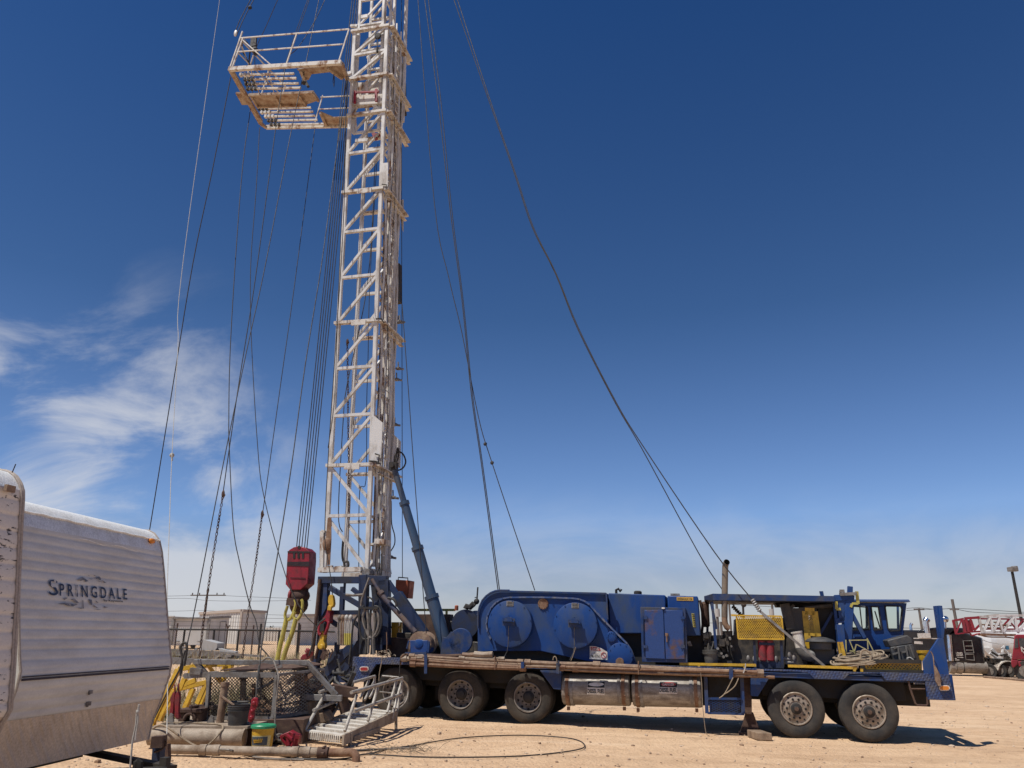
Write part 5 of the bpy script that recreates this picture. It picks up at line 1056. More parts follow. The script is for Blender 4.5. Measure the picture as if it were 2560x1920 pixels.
# hose coil
mb=MB(); c=q('R5',.3)(1408,885); random.seed(5)
for k in range(13):
    rx=.50*random.uniform(.72,1.02); rz=.30*random.uniform(.6,1.0); o=W*random.uniform(-.05,.07)+U*random.uniform(-.05,.05)+V*random.uniform(-.04,.04); tl=random.uniform(.10,.26)
    mb.path([c+o+U*rx*math.cos(t)+V*rz*math.sin(t)+W*(tl*rx*math.cos(t)*.8+.22*rz*math.sin(t)+.012*math.sin(5*t+k)) for t in [2*math.pi*i/36 for i in range(36)]],.017,6,True)
f=q('R5',.05); mb.path([f(1520,870),f(1505,915)],.022,7); mb.path(smooth([f(1430,870),f(1440,825),f(1470,812),f(1500,830),f(1520,850)]),.018,6)
solo('hose_coil',mb,K['ropetan'],'coil of tan hose lying on the front deck above the wheels','hose coil')
mb=MB(); f=q('B4',.1); mb.tube(f(1230,1550),f(1420,1560),.04,n=12); solo('short_pipe',mb,K['alu'],'short bright pipe lying under the hose coil','pipe')
mb=MB(); f=q('R6',.55)
for a_,b_ in (((95,910),(155,1055)),((280,895),(350,1035)),((95,915),(285,912)),((145,1045),(170,955)),((175,960),(270,1010)),((100,1025),(150,1030)),((60,910),(65,1060)),((285,910),(290,1010)),((265,1010),(300,1030))): mb.bar(f(*a_),f(*b_),.02)
solo('step_ladder',mb,K['frameyellow'],'yellow and grey pipe step frame standing behind the hose coil','step frame')
mb=MB(); f=q('C9',-.12); mb.path(smooth([f(810,820),f(845,890),f(858,1015)]),.010,6); mb.path([f(858,1015),f(925,1140),f(950,1250)],.02,6); mb.prism([f(850,1020),f(885,1050),f(930,1180),f(945,1290),f(910,1300),f(868,1220)],V*-.05); solo('cloth_strap',mb,K['pipe'],'faded brown cloth strap hanging on the front bumper above the turn signal','strap')
mb=MB(); f=q('C9',.3); mb.path(smooth([f(480,920),f(520,905),f(560,930),f(590,960)]),.014,5); solo('bent_wire',mb,K['ropew'],'pale bent wire at the foot of the black plastic bin','wire')
f=q('B5',.05); mb=MB(); p=ground_at(*zp('B5',1060,1440)); 
g1=[ground_at(*zp('B5',x,y),.0) for x,y in ((890,1395),(1060,1455),(1320,1465),(1130,1400))]
mb.prism(g1,Vec((0,0,.13))); solo('timber_block',mb,K['wood'],'weathered timber plank on the ground under the outrigger jack','timber block',bevel=.01)
# ================================================================ GROUND CLUTTER AT THE WELL END
def gp(f,x,y,l=0): return ground_at(*zp(f,x,y),l)
X,Yv,Z=Vec((1,0,0)),Vec((0,1,0)),Vec((0,0,1))
# platform skid with round pipe runner
yk=12.95; f=yy('A5',yk); t=thing('skid_platform','dusty steel skid platform with a fat round pipe along its front edge','skid',gp('A5',700,1390))
c0=f(-30,1170); c1=f(1320,1195); mb=MB(); mb.tube(c0,c1,.125,n=24); build('pipe_runner',mb,K['sandpipe'],parent=t)
mb=MB(); mb.tube(c1,c1+(c1-c0).normalized()*.03,.135,n=24); build('end_cap',mb,K['sandpipe'],parent=t)
mb=MB(); top=c0.z+.10; mb.prism([Vec((c0.x,yk+.02,top)),Vec((c1.x+.05,yk+.02,top)),Vec((c1.x+.25,yk+2.2,top+.0)),Vec((c0.x-.2,yk+2.2,top))],Z*.04); build('deck_plate',mb,K['sandpipe'],parent=t)
mb=MB(); mb.cube(c0.x,c1.x-.05,yk+.05,yk+.15,gz(c0.x)-.02,top,None); mb.cube(c1.x-.1,c1.x+.25,yk+.3,yk+2.2,gz(c1.x),top); build('skid_beam',mb,K['rustdark'],parent=t)
mb=MB()
for (x,y) in ((240,960),(830,990)): p=f(x,y,yk+.25); mb.prism([p-X*.07-Z*.05,p+X*.09-Z*.05,p+X*.05+Z*.10,p+X*.01+Z*.13],Yv*.04)
build('lifting_lug',mb,K['grey'],parent=t)
# cast iron heads on the skid
def casting(fx,x0,y0,x1,y1,y,label):
    f=yy(fx,y); mb=MB(); a=f(x0,y0); b=f(x1,y1); w=b.x-a.x; h=a.z-b.z; c=Vec(((a.x+b.x)/2,y+.15,b.z))
    mb.cube(a.x,b.x,y,y+.3,b.z+h*.72,b.z+h); mb.cube(a.x,a.x+w*.28,y+.03,y+.27,b.z,b.z+h*.72); mb.cube(b.x-w*.28,b.x,y+.03,y+.27,b.z,b.z+h*.72)
    arc=[Vec((c.x+w*.22*math.cos(t),y+.02,b.z+h*.25+h*.42*math.sin(t))) for t in [math.pi*i/10 for i in range(11)]]
    mb.path(arc,h*.13,8); mb.tube(Vec((c.x,y+.15,b.z+h)),Vec((c.x,y+.15,b.z+h+.05)),w*.2,n=14)
    return solo('iron_casting',mb,K['rustdark'],label,'casting','rusty castings on the skid',bevel=.015)
casting('A5',385,770,700,985,13.6,'left rusty iron casting with an arched foot on the skid platform')
casting('A5',590,725,940,950,14.0,'right rusty iron casting with a flat flanged top, beside the wire basket')
# pipe stub
f=yy('A5',13.5); mb=MB(); mb.tube(f(985,1000),f(1065,385),.06,n=14); mb.tube(f(1062,440),f(1066,380),.07,n=14); solo('pipe_stub',mb,K['pipe'],'brown pipe stub standing upright and leaning on the skid beside the black bucket','pipe')
f=yy('A5',14.3); mb=MB(); mb.tube(f(1320,900),f(1330,300),.05,n=12); mb.tube(f(1332,340),f(1332,285),.075,n=12); solo('pipe_stub',mb,K['rust'],'rusty capped pipe post standing inside the wire basket','pipe')
# black bucket
p=yy('A5',13.15)(1235,1080); h=(yy('A5',13.15)(1240,700)-p).length
bk=bucket('black_bucket',p,.135,.165,h,'plastic','dark dusty bucket full of scrap on the skid platform')
mb=MB(); f=yy('A5',13.1); mb.tube(f(1010,590),f(1190,720),.022,n=8); build('pry_bar',mb,K['pipe'],parent=bk) if False else solo('pry_bar',mb,K['pipe'],'thin rusty bar sticking out of the black bucket','bar')
mb=MB(); p=yy('A5',13.45)(1260,660); mb.lathe(p,Z,[(.14,-.1),(.16,0),(.165,.0),(.15,-.02)],24); solo('black_tub',mb,K['plastic'],'rim of a second black tub behind the dusty bucket','tub')
# yellow paint bucket
p=ground_at(*zp('A5',1592,1385)); p2=Y(*zp('A5',1592,1010),p.y); h=(p2-p).z
yb=bucket('yellow_bucket',p,.145,.168,h,'yellow','yellow pail with a green lid standing in front of the skid',lid='green',handle=False,ribs=False)
def onb(ang,z,l=.003): r=.145+(.168-.145)*(z/h)+l; a=-math.pi/2+ang; return p+Vec((r*math.cos(a),r*math.sin(a),z))
def bpatch(a0,a1,z0,z1,l,m,name,parent):
    mb=MB(); n=12; mb.add([onb(a0+(a1-a0)*i/n,z,l) for z in (z0,z1) for i in range(n+1)],[[i,i+1,n+2+i,n+1+i] for i in range(n)]); return build(name,mb,m if not isinstance(m,str) else K[m],parent=parent)
K['label_dark']=mat('label_dark_blue',(.035,.055,.075),(.08,.10,.11),.4,8,.5); K['label_pale']=mat('label_pale_yellow',(.55,.47,.20),(.4,.36,.2),.4,9,.5)
lb=bpatch(-.95,1.1,.02,h*.64,.003,'label_pale','paper_label',yb); bpatch(-.9,.75,h*.27,h*.60,.006,'label_dark','label_panel',lb)
mb=MB()
for k in range(5): pass
def bscr(a0,z0,a1,z1,w,m):
    mb=MB(); n=6
    for i in range(n):
        u0=i/n; u1=(i+.62)/n
        mb.path([onb(a0+(a1-a0)*u0,z0+(z1-z0)*u0,.009),onb(a0+(a1-a0)*u0+.05,z0+(z1-z0)*u0+w,.009),onb(a0+(a1-a0)*u1,z0+(z1-z0)*u1,.009)],.006,4)
    return build('label_script',mb,K[m],parent=lb)
bscr(-.6,h*.42,.35,h*.48,.03,'yellow'); bscr(-.7,h*.09,.5,h*.10,.015,'ink'); bscr(-.55,h*.36,.3,h*.40,.03,'yellow')
# wire basket
yb0=13.9; f=yy('A5',yb0); t=thing('wire_basket','open basket with grey frame and expanded metal sides, behind the black bucket','wire basket',f(1300,910))
tl,tr,bl_,br=f(835,270),f(1810,275),f(790,900),f(1760,905); dk=Vec((.55,1.0,.05))
mb=MB(); mb.bar(tl,tr,.085,.04); mb.bar(tr,br,.05,.05); mb.bar(tl,bl_,.05,.05); mb.bar(bl_,br,.05,.05); mb.bar(tr,tr+dk,.07,.04); mb.bar(tr+dk,br+dk,.05,.05); mb.bar(tl,tl+dk,.05,.04); mb.bar(tl+dk,tr+dk,.05,.04); mb.bar(br,br+dk,.05); mb.bar(tl,f(470,290),.085,.04); mb.bar(f(470,290),f(470,290)+dk*.6,.07,.04); mb.bar(f(560,215),f(720,225),.10,.08); mb.bar(bl_+dk,br+dk,.06); mb.bar(tl+dk,bl_+dk,.06)
build('basket_frame',mb,K['grey'],parent=t)
mb=MB(); mb.lattice(bl_,br-bl_,tl-bl_,20,13,.010,.008); build('expanded_mesh',mb,K['engine'],parent=t)
mb=MB(); mb.lattice(br,dk,tr-br,11,13,.010,.008); build('expanded_mesh',mb,K['grey'],parent=t)
mb=MB(); mb.lattice(bl_+dk,br-bl_,tl-bl_,20,13,.010,.008); build('expanded_mesh',mb,K['rust'],parent=t)
mb=MB(); mb.prism([bl_+Z*.01,br+Z*.01,br+dk+Z*.01,bl_+dk+Z*.01],Z*.02); mb.cube(br.x-.7,br.x+.55,yb0-.15,yb0+1.0,gz(0),br.z-.01); build('basket_base',mb,K['rustdark'],parent=t)
mb=MB(); random.seed(21)
for i in range(14):
    a=bl_+(br-bl_)*random.uniform(.05,.95)+dk*random.uniform(.1,.9)+Z*random.uniform(.03,.3); b=a+Vec((random.uniform(-.5,.5),random.uniform(-.2,.2),random.uniform(-.1,.35))); mb.bar(a,b,random.uniform(.02,.06))
sc=solo('scrap_iron',mb,K['rust'],'loose scrap iron heaped inside the wire basket','scrap'); 
mb=MB(); mb.prism([tl+dk*.2+Z*.04,tr+dk*.3+Z*.06,tr+dk+Z*.07,tl+dk+X*.6+Z*.16],Z*.02); solo('steel_sheet',mb,K['rustdark'],'bent dark steel sheet lying across the top of the wire basket','steel sheet')
f=yy('A5',yb0+.4); mb=MB(); mb.bar(f(1740,240),f(1890,140),.05,.03); mb.tube(f(1530,500),f(1810,345),.025,n=8); solo('loose_bar',mb,K['grey'],'thin pale bar slanting inside the wire basket near its right post','bar')
# trapezoid handrail frame behind the basket
f=yy('R2',14.6); mb=MB(); mb.bar(f(245,900),f(1060,908),.085,.085); mb.bar(f(250,895),f(350,1010),.075,.07); mb.bar(f(1050,905),f(1260,1140),.08,.08); mb.bar(f(345,1000),f(350,1180),.06); mb.bar(f(1020,1150),f(1300,1160),.10,.1); solo('angle_iron_stand',mb,K['grey'],'grey angle iron frame shaped like a trapezoid standing over the wire basket','steel frame',bevel=.006)
# yellow frames at the left
f=yy('A5',15.2); mb=MB(); g=yy('A5',16.0)
for a_,b_ in (((385,190),(560,165)),((600,150),(800,115)),((385,190),(20,960)),((420,470),(820,375)),((280,520),(420,470)),((840,390),(700,720)),((790,410),(660,700)),((600,470),(480,760)),((960,125),(1165,110)),((640,350),(470,420)),((300,500),(110,940)),((580,150),(560,260)),((480,320),(420,480)),((340,600),(130,860)),((820,380),(820,520))): mb.bar(f(*a_),f(*b_),.085,.07)
for a_,b_ in (((490,340),(430,470)),((1080,120),(1060,200)),((1150,115),(1120,210)),((1160,120),(1000,380))): mb.bar(g(*a_),g(*b_),.10,.08)
mb.bar(f(20,960),f(20,960)-Z*.5,.08); mb.bar(f(700,720),f(650,800)-Z*.3,.08)
mb.bar(f(560,165),g(1080,120),.06); mb.bar(f(800,115),g(1000,380),.06); mb.bar(f(600,150),f(560,165),.08); mb.bar(f(420,470),g(490,340),.06); mb.bar(f(420,470),f(480,320),.06); mb.bar(f(420,470),f(300,500),.06)
solo('pipe_stand',mb,K['yellow'],'yellow welded pipe frame leaning between the travel trailer and the wire basket','pipe frame',bevel=.006)
mb=MB(); f=yy('A5',15.8)
for a_,b_ in (((280,35),(620,60)),((290,60),(610,75)),((300,95),(560,110)),((380,30),(300,110)),((480,40),(560,110)),((620,60),(850,60))): mb.bar(f(*a_),f(*b_),.05)
solo('pipe_rack',mb,K['grey'],'low grey pipe rack behind the yellow frame, next to the travel trailer','pipe rack')
# red tongs
def tong(pts,y,label,depth=.07):
    f=yy('A5',y); mb=MB(); mb.prism([f(*p) for p in pts],Yv*depth); mb.tube(f(*pts[0])+Vec((.02,.03,0)),f(*pts[0])+Vec((.0,.03,.12)),.015,n=6)
    return solo('pipe_tong',mb,K['redworn'],label,'pipe tong','red pipe tongs',bevel=.012)
tong([(305,530),(330,520),(330,600),(315,700),(310,800),(300,880),(275,900),(250,840),(265,740),(265,620)],13.3,'left blade of the pair of red tongs hanging beside the travel trailer')
tong([(360,520),(395,525),(402,620),(390,720),(385,820),(395,900),(360,930),(325,880),(330,780),(325,640),(340,560)],13.25,'right, fatter blade of the pair of red tongs hanging beside the travel trailer')
f=yy('A5',13.0); mb=MB(); mb.prism([f(*p) for p in ((1500,600),(1535,620),(1545,680),(1520,750),(1490,800),(1490,860),(1478,930),(1440,975),(1400,960),(1395,890),(1415,800),(1435,720),(1440,650),(1470,610))],Yv*.05)
for (x,y,s) in ((1480,690,.03),(1455,800,.022),(1440,900,.03)): mb.lathe(f(x,y)-Yv*.015,Yv,[(s*.5,0),(s,0),(s,.02)],14)
solo('red_spanner',mb,K['red'],'long red spanner tool with three round bosses hanging over the skid edge','spanner',bevel=.01)
# red slips on the ground
t=thing('pipe_slips','bright red hinged pipe slips lying on the ground by the aluminium stairs','pipe slips',gp('A5',1990,1335)); yq=gp('A5',1990,1335).y; f=yy('A5',yq)
mb=MB(); mb.prism([f(*p) for p in ((1870,1150),(2000,1095),(2020,1115),(1960,1150),(1900,1200),(1935,1240),(1985,1335),(1960,1330),(1885,1240),(1855,1190))],Yv*.25); mb.prism([f(*p) for p in ((2000,1095),(2140,1165),(2115,1290),(2075,1335),(1985,1335),(2010,1260),(2060,1200),(2020,1170))],Yv*.2); build('slip_body',mb,K['red'],parent=t,bevel=.015)
mb=MB(); mb.tube(f(1945,1145),f(2070,1240),.035,n=10); mb.tube(f(1960,1150),f(1990,1300),.028,n=10); mb.tube(f(2075,1195),f(2040,1330),.03,n=10); mb.bar(f(2080,1170),f(2150,1180),.05); build('slip_handle',mb,K['red'],parent=t)
# big timber cribbing
f=yy('R2',14.6); mb=MB(); mb.prism([f(*p) for p in ((940,1225),(1095,1175),(1140,1270),(980,1335))],Yv*.35); mb.prism([f(*p) for p in ((955,1300),(1180,1260),(1215,1320),(990,1390))],Yv*.4+Z*.02); solo('timber_crib',mb,K['wood'],'pair of thick tan timber blocks between the wire basket and the aluminium stairs','timber block',bevel=.015)
f=yy('R2',15.2); mb=MB()
for (a_,b_,w_) in (((980,1020),(1050,1010),.16),((980,1060),(1040,1055),.2),((1000,1100),(1280,1130),.14),((1010,1180),(1200,1190),.2),((1230,1090),(1400,1120),.16),((1150,1250),(1240,1240),.14),((1300,1150),(1330,1260),.08),((1100,1060),(1180,1130),.06),((1060,1040),(1120,1120),.06),((1180,1330),(1230,1200),.05)): mb.bar(f(*a_),f(*b_),w_,.3)
solo('steel_scrap',mb,K['rustdark'],'dark pile of steel scrap between the wire basket and the rear wheel','scrap')
f=yy('R2',15.0); mb=MB()
for k in range(4): mb.bar(f(975,1030+14*k),f(1045,1015+14*k),.05,.12)
solo('yellow_bars',mb,K['yellow'],'small stack of yellow bars behind the wire basket corner','bars')
mb=MB(); random.seed(9); f=yy('R2',15.4)
for i in range(30):
    a=f(random.uniform(1000,1420),random.uniform(960,1180)); b=a+Vec((random.uniform(-.5,.4),random.uniform(-.3,.3),random.uniform(-.25,.25))); mb.path(smooth([a,(a+b)/2+Vec((random.uniform(-.15,.15),0,random.uniform(-.2,.2))),b]),random.uniform(.015,.045),6)
solo('hose_tangle',mb,K['hosedark'],'tangle of black hoses on the ground behind the mast leg','hose tangle')
# aluminium stairs lying on the ground
A_=gp('A6',965,1475); B_=gp('A6',1620,1235); C_=gp('A6',350,1390)+Vec((0,0,0))
t=thing('metal_stairs','aluminium stairs with pipe handrails lying flat on the ground before the rear wheel','stairs',A_)
ex=(B_-A_); L_=ex.length; ex=ex/L_; ez=Z; ey=ex.cross(ez)*-1      # ex up the flight, ey across
ey=(C_-A_); ey=(ey-ex*ey.dot(ex)*.0).normalized(); wid=1.0
W0=Y(*zp('A6',840,1310),A_.y)
f0=lambda a,b,c: A_+ex*a+ey*b+ez*c
h0=.16; h1=.30
# side channels seen in the picture: front lower edge -> rear edge
pA=Y(*zp('A6',860,1340),A_.y); hA=(pA-A_).z
wid=(Y(*zp('A6',330,1330),C_.y)-pA).length*.98
mb=MB()
for b in (0,wid): mb.prism([f0(-.28,b,hA-.10),f0(L_,b,.16),f0(L_,b,.34),f0(-.28,b,hA+.06)],ey*.05)
mb.prism([f0(-.0,-.01,.0),f0(.05,-.01,.0),f0(.12,-.01,.2),f0(-.0,-.01,.2)],ey*.06); mb.prism([f0(L_-.05,-.01,0),f0(L_,-.01,0),f0(L_-.03,-.01,.2),f0(L_-.1,-.01,.2)],ey*.06)
mb.prism([f0(.15,-.02,.06),f0(1.5,-.02,.07),f0(1.5,-.02,.15),f0(.15,-.02,.14)],ey*.03)
build('stair_stringer',mb,K['sandpipe'],parent=t,bevel=.006)
nst=9
for k in range(nst):
    a=-.25+(L_+.15)*k/nst; c=hA+.05+(.33-hA-.02)*k/nst
    mb=MB(); mb.cube(a,a+.17,.06,wid-.02,c-.02,c,f0)
    if k==0:
        for i in range(16): mb.cube(a-.015,a,.1+(wid-.2)*i/16,.1+(wid-.2)*i/16+.025,c-.12,c-.02,f0)
    else: mb.cube(a,a+.012,.06,wid-.02,c-.07,c-.02,f0)
    build('stair_tread',mb,K['alu'],parent=t)
mb=MB()
def px2(x,y,b):          # handrail points on the vertical plane of one stringer
    r=ray(*zp('A6',x,y)); p=A_+ey*b; n=ex.cross(ez); return CAM+r*((p-CAM).dot(n)/r.dot(n))
for b,segs in ((.02,[((985,725),(1690,525)),((1025,985),(1675,745)),((895,1260),(1060,760)),((1215,1120),(1350,660)),((1480,1005),(1610,570)),((1540,1090),(1675,600)),((1595,1080),(1660,760)),((1690,520),(1675,760))]),
    (wid-.02,[((545,720),(1310,500)),((465,970),(1290,640)),((340,1250),(625,740)),((690,1100),(965,640)),((1110,800),(1230,560)),((1170,830),(1300,580)),((1240,800),(1300,690)),((1310,500),(1300,700)),((820,920),(960,660))])):
    for a_,c_ in segs: mb.tube(px2(*a_,b),px2(*c_,b),.028 if a_[1]<1000 and abs(a_[0]-c_[0])>400 else .026,n=10)
mb.path(smooth([px2(1690,540,.02),px2(1760,620,.02),px2(1770,740,.02),px2(1730,860,.02),px2(1640,940,.02),px2(1560,940,.02)]),.012,6)
mb.tube(px2(1410,495,wid*.5),px2(1640,515,.1),.015,n=6); mb.tube(px2(1380,715,wid*.4),px2(1590,740,.1),.012,n=6)
build('handrail',mb,K['rail'],parent=t)
# ground pipe with valve and elbow
y1=gp('A5',1000,1460).y; f=lambda x,y:Y(*zp('R2',x,y),y1)
t=thing('ground_pipe','long dirty pipe with collars and a rusty elbow lying along the ground at the front','pipe',f(600,1590))
pa,pb=f(-30,1556),f(1170,1562); pa.z=gz(pa.x)+.075; pb.z=gz(pb.x)+.085
mb=MB(); mb.tube(pa,pb,.062,n=16); 
for k,(s,r) in enumerate(((.28,.075),(.33,.07),(.36,.075),(.83,.075),(.9,.078))): c=pa+(pb-pa)*s; mb.tube(c-X*.05,c+X*.05,r,n=16)
build('pipe_body',mb,K['sandpipe'],parent=t)
mb=MB(); c=pa+(pb-pa)*.985; mb.tube(c-X*.05,c+X*.10,.078,n=14); 
for k in range(6): tt=k*1.05; mb.tube(c+Vec((.02,math.cos(tt)*.075,math.sin(tt)*.075)),c+Vec((.06,math.cos(tt)*.09,math.sin(tt)*.09)),.02,n=6)
build('pipe_union',mb,K['rustdark'],parent=t)
e=[pb+X*.08,pb+X*.28,pb+X*.40,pb+X*.47+Vec((0,-.03,-.04)),pb+X*.48+Vec((0,-.05,-.12))]
mb=MB(); mb.path(smooth(e),.058,12); build('pipe_elbow',mb,K['rust'],parent=t)
# ropes and cords on the ground
def grope(name,f,pts,r,m,label,lift=None,cat='rope'):
    P_=[]
    for p in pts: P_.append(ground_at(*zp(f,p[0],p[1]),r*.8) if len(p)==2 else Y(*zp(f,p[0],p[1]),p[2]))
    mb=MB(); mb.path(smooth(P_,5),r,6); return solo(name,mb,K[m],label,cat,'ropes and lines lying about')
yf=12.75
grope('rope_loop','A5',[(-10,1070,12.9),(100,1010,12.85),(190,1020,12.8),(300,1090,yf),(420,1180,yf),(560,1270,yf),(700,1340,12.7),(730,1375,12.5),(800,1310,yf),(920,1200,yf),(1000,1100,12.85),(1030,1070,12.9),(1010,1000,13.0),(850,985,13.2),(500,970,13.2),(200,975,13.2),(60,1030,13.0)],.016,'ropetan','loop of tan rope draped over the round pipe of the skid')
grope('ground_line','A5',[(900,1375,12.3),(1000,1360,12.25),(1150,1375,12.2),(1300,1420),(1500,1470),(1800,1500),(2212,1510)],.016,'hose','grey line crossing over the ground pipe below the yellow pail')
grope('ground_line','A6',[(0,1600),(200,1630),(500,1655),(900,1640),(1100,1590),(1300,1560),(1500,1500),(1880,1470)],.013,'hosedark','dark cable on the sand running right from the pipe elbow')
grope('ground_line','A6',[(0,1480),(300,1490),(600,1500),(900,1525),(1300,1510),(1880,1490)],.015,'hose','straight dusty cable on the sand in front of the stairs')
grope('ground_line','S',[(855,1880),(1000,1868),(1150,1845),(1300,1838),(1420,1845),(1460,1860),(1440,1875),(1300,1890),(1080,1893),(920,1885)],.010,'wire','thin wire lying in a wide curve on the sand before the third wheel')
grope('drop_line','A5',[(1555,140,13.4),(1540,260,13.3),(1525,420,13.2),(1515,600,13.1)],.012,'wire','wire holding the red spanner in front of the basket')
grope('drop_line','A5',[(1600,80,13.6),(1680,25,13.5),(1760,60,13.4),(1810,180,13.3),(1840,330,13.2),(1800,700,13.1),(1790,1000,13.0),(1795,1150,12.95),(1820,1210,12.9)],.014,'hose','grey rope bent over the frame and hanging down past the green lid')
mb=MB(); random.seed(4); c=gp('A5',1820,1290); c.z+=.06
for i in range(12):
    a=c+Vec((random.uniform(-.1,.1),random.uniform(-.08,.08),random.uniform(-.05,.1))); b=c+Vec((random.uniform(-.12,.14),random.uniform(-.1,.1),random.uniform(-.05,.1))); mb.path(smooth([a,(a+b)/2+Z*.05,b]),.016,5)
solo('rag_knot',mb,K['hose'],'knotted grey rag on the ground beside the red slips','rag')
mb=MB(); c=gp('A6',1750,1560); random.seed(14)
for i in range(60):
    a=c+Vec((random.gauss(0,.28),random.gauss(0,.15),.01)); b=a+Vec((random.uniform(-.3,.3),random.uniform(-.1,.1),random.uniform(.0,.12))); mb.path([a,(a+b)/2+Z*.02,b],.004,4)
solo('dead_brush',mb,K['ropetan'],'dry dead twigs on the sand in front of the rear wheels','dead brush')
# posts in the foreground
f=yy('A5',10.6); mb=MB(); b0=f(90,1640); mb.bar(Vec((b0.x,b0.y,gz(b0.x)-.1)),f(105,1290),.11,.11); solo('dark_post',mb,K['navy'],'short square dark post in the foreground beside the ground pipe','post',bevel=.006)
f=yy('A5',10.5); mb=MB(); mb.bar(f(20,1250),f(185,1240),.13,.14); mb.path(smooth([f(170,1220),f(205,1240),f(195,1300),f(140,1360),f(30,1400)]),.012,5); solo('post_bracket',mb,K['rustdark'],'rusty bracket on top of the dark foreground post, with a rope end','bracket')
f=yy('A5',11.6); mb=MB(); mb.bar(f(218,1280),f(222,1480),.07); solo('iron_stake',mb,K['rustdark'],'thin iron stake behind the dark foreground post','stake')
f=yy('A2',7.2); mb=MB(); mb.path(smooth([f(1290,1110),f(1280,1250),f(1250,1400),f(1235,1560),f(1222,1700),f(1218,1800)]),.008,6); mb.path(smooth([f(1300,1140),f(1300,1210),f(1282,1330),f(1275,1400)]),.006,5); mb.tube(f(1312,1060),f(1297,1150),.010,n=8); mb.blob(f(1298,1130),X*.014,Yv*.014,Z*.022); solo('tied_rope',mb,K['ropew'],'pale rope tied to a thin rod in front of the travel trailer rock guard','rope')
f=yy('A2',7.0); mb=MB(); mb.path([f(1285,1700),f(1285,1640),f(1288,1610),f(1300,1600),f(1312,1610),f(1312,1700)],.03,8); mb.prism([f(1278,1700),f(1280,1620),f(1300,1595),f(1318,1620),f(1315,1700)],Yv*.06); solo('iron_stake',mb,K['hole'],'black rounded stake end at the bottom edge of the picture near the trailer corner','stake')
f=yy('R1',13.4); mb=MB(); mb.path(smooth([f(935,1180),f(945,1090),f(935,1040),f(950,1010),f(968,1020),f(965,1070),f(955,1130)]),.02,7); solo('bent_pipe',mb,K['hosedark'],'dark pipe bent like a cane behind the yellow frame','bent pipe')
f=yy('R1',13.0); mb=MB(); mb.path([f(960,1050),f(930,1150),f(870,1260),f(800,1400)],.014,6); mb.path([f(880,1180),f(830,1300),f(790,1430)],.014,6); solo('guy_strand',mb,K['wire'],'wire strands slanting down past the yellow frame to the trailer corner','wire strand')
# rusty anchor items by the fence
f=yy('A3',17.2); mb=MB(); mb.prism([f(1860,935),f(1890,890),f(1960,860),f(2000,850),f(1985,900),f(1940,950),f(1870,955)],Yv*.25); mb.tube(f(1950,870),f(1975,815),.06,n=10); solo('red_hand_winch',mb,K['redworn'],'faded red hand winch on the line left of the mast leg','hand winch',bevel=.015)
mb=MB(); f=yy('A3',17.0); mb.path([f(1975,900),f(2010,780),f(2060,560),f(2110,480),f(2180,430)],.02,6); solo('pull_line',mb,K['hosedark'],'dark hose rising from the red hand winch to the mast leg','hose')
mb=MB(); random.seed(8); f=q('B1',.5)
for i in range(10):
    x=random.uniform(190,370); y0=random.uniform(1360,1420); p=f(x,y0); mb.path(smooth([p,p-W*.06+U*.03,p-W*.13,p-W*.2-U*.02]),.018,6)
mb.path(smooth([f(200,1480),f(190,1530),f(215,1570),f(240,1500),f(215,1470)]),.02,6); solo('chain_bundle',mb,K['rustdark'],'bundle of dark chain links hanging below the lowest yellow hook','chain')
# ================================================================ TRAVEL TRAILERS
E_=Vec((.1025,1,0)).normalized(); NF=Vec((1,-.1025,0)).normalized()      # along the front wall, out of it
K['cap']=mat('chalky_grey_siding',(.63,.61,.57),(.51,.49,.455),.42,1.4,.5,bump=.02,var=.05,streak=4)
K['cap2']=mat('chipped_white_siding',(.66,.60,.53),(.055,.05,.055),.27,9.5,.55,bump=.05,var=.06,streak=3.2,soft=.02)
K['roofwhite']=mat('white_roof_coating',(.74,.74,.72),(.60,.59,.56),.4,5,.45,bump=.15)
K['guard']=mat('rock_guard_plate',(.58,.49,.40),(.44,.365,.295),.42,2.5,.42,.2,plate=5.5,soft=.2)
def trailer(name,label,prof_px,f,yfar,width,length,group,cladm,ribs,stripe_px=None,seam=None,guard_from=None):
    # prof_px: front outline at the far corner, top to bottom, as points on the vertical plane through the far corner
    n_=E_; p0=Y(*zp(f,*prof_px[len(prof_px)//2]),yfar)
    def pp(x,y): r=ray(*zp(f,x,y)); return CAM+r*((p0-CAM).dot(n_)/r.dot(n_))
    pr=[pp(*p) for p in prof_px]
    prof=[((p-p0).dot(NF),p.z) for p in pr]                  # (outwards, height)
    # densify with pressed ribs
    dense=[]
    for i in range(len(prof)-1):
        (a0,z0),(a1,z1)=prof[i],prof[i+1]; L_=math.hypot(a1-a0,z1-z0); n=max(1,int(L_/.012)) if ribs and z1>ribs[0] and z0<ribs[1] else 1
        nx,nz=-(z1-z0)/L_,(a1-a0)/L_
        for k in range(n):
            t=k/n; z=z0+(z1-z0)*t; d=0
            if n>1:
                ph=(z%ribs[2])/ribs[2]; d=.0042*math.sin(math.pi*ph)-.006*math.exp(-((ph-.06)/.07)**2)-.006*math.exp(-((ph-1.06)/.07)**2)
            dense.append((a0+(a1-a0)*t+nx*d,z+nz*d))
    dense.append(prof[-1])
    P=lambda a,z,s: Vec((0,0,z))+p0-Vec((0,0,p0.z))+NF*a+E_*s
    t=thing(name,label,'travel trailer',P(-length/2,dense[-1][1]-.5,-width/2),group)
    return t,P,prof,dense,pp,p0
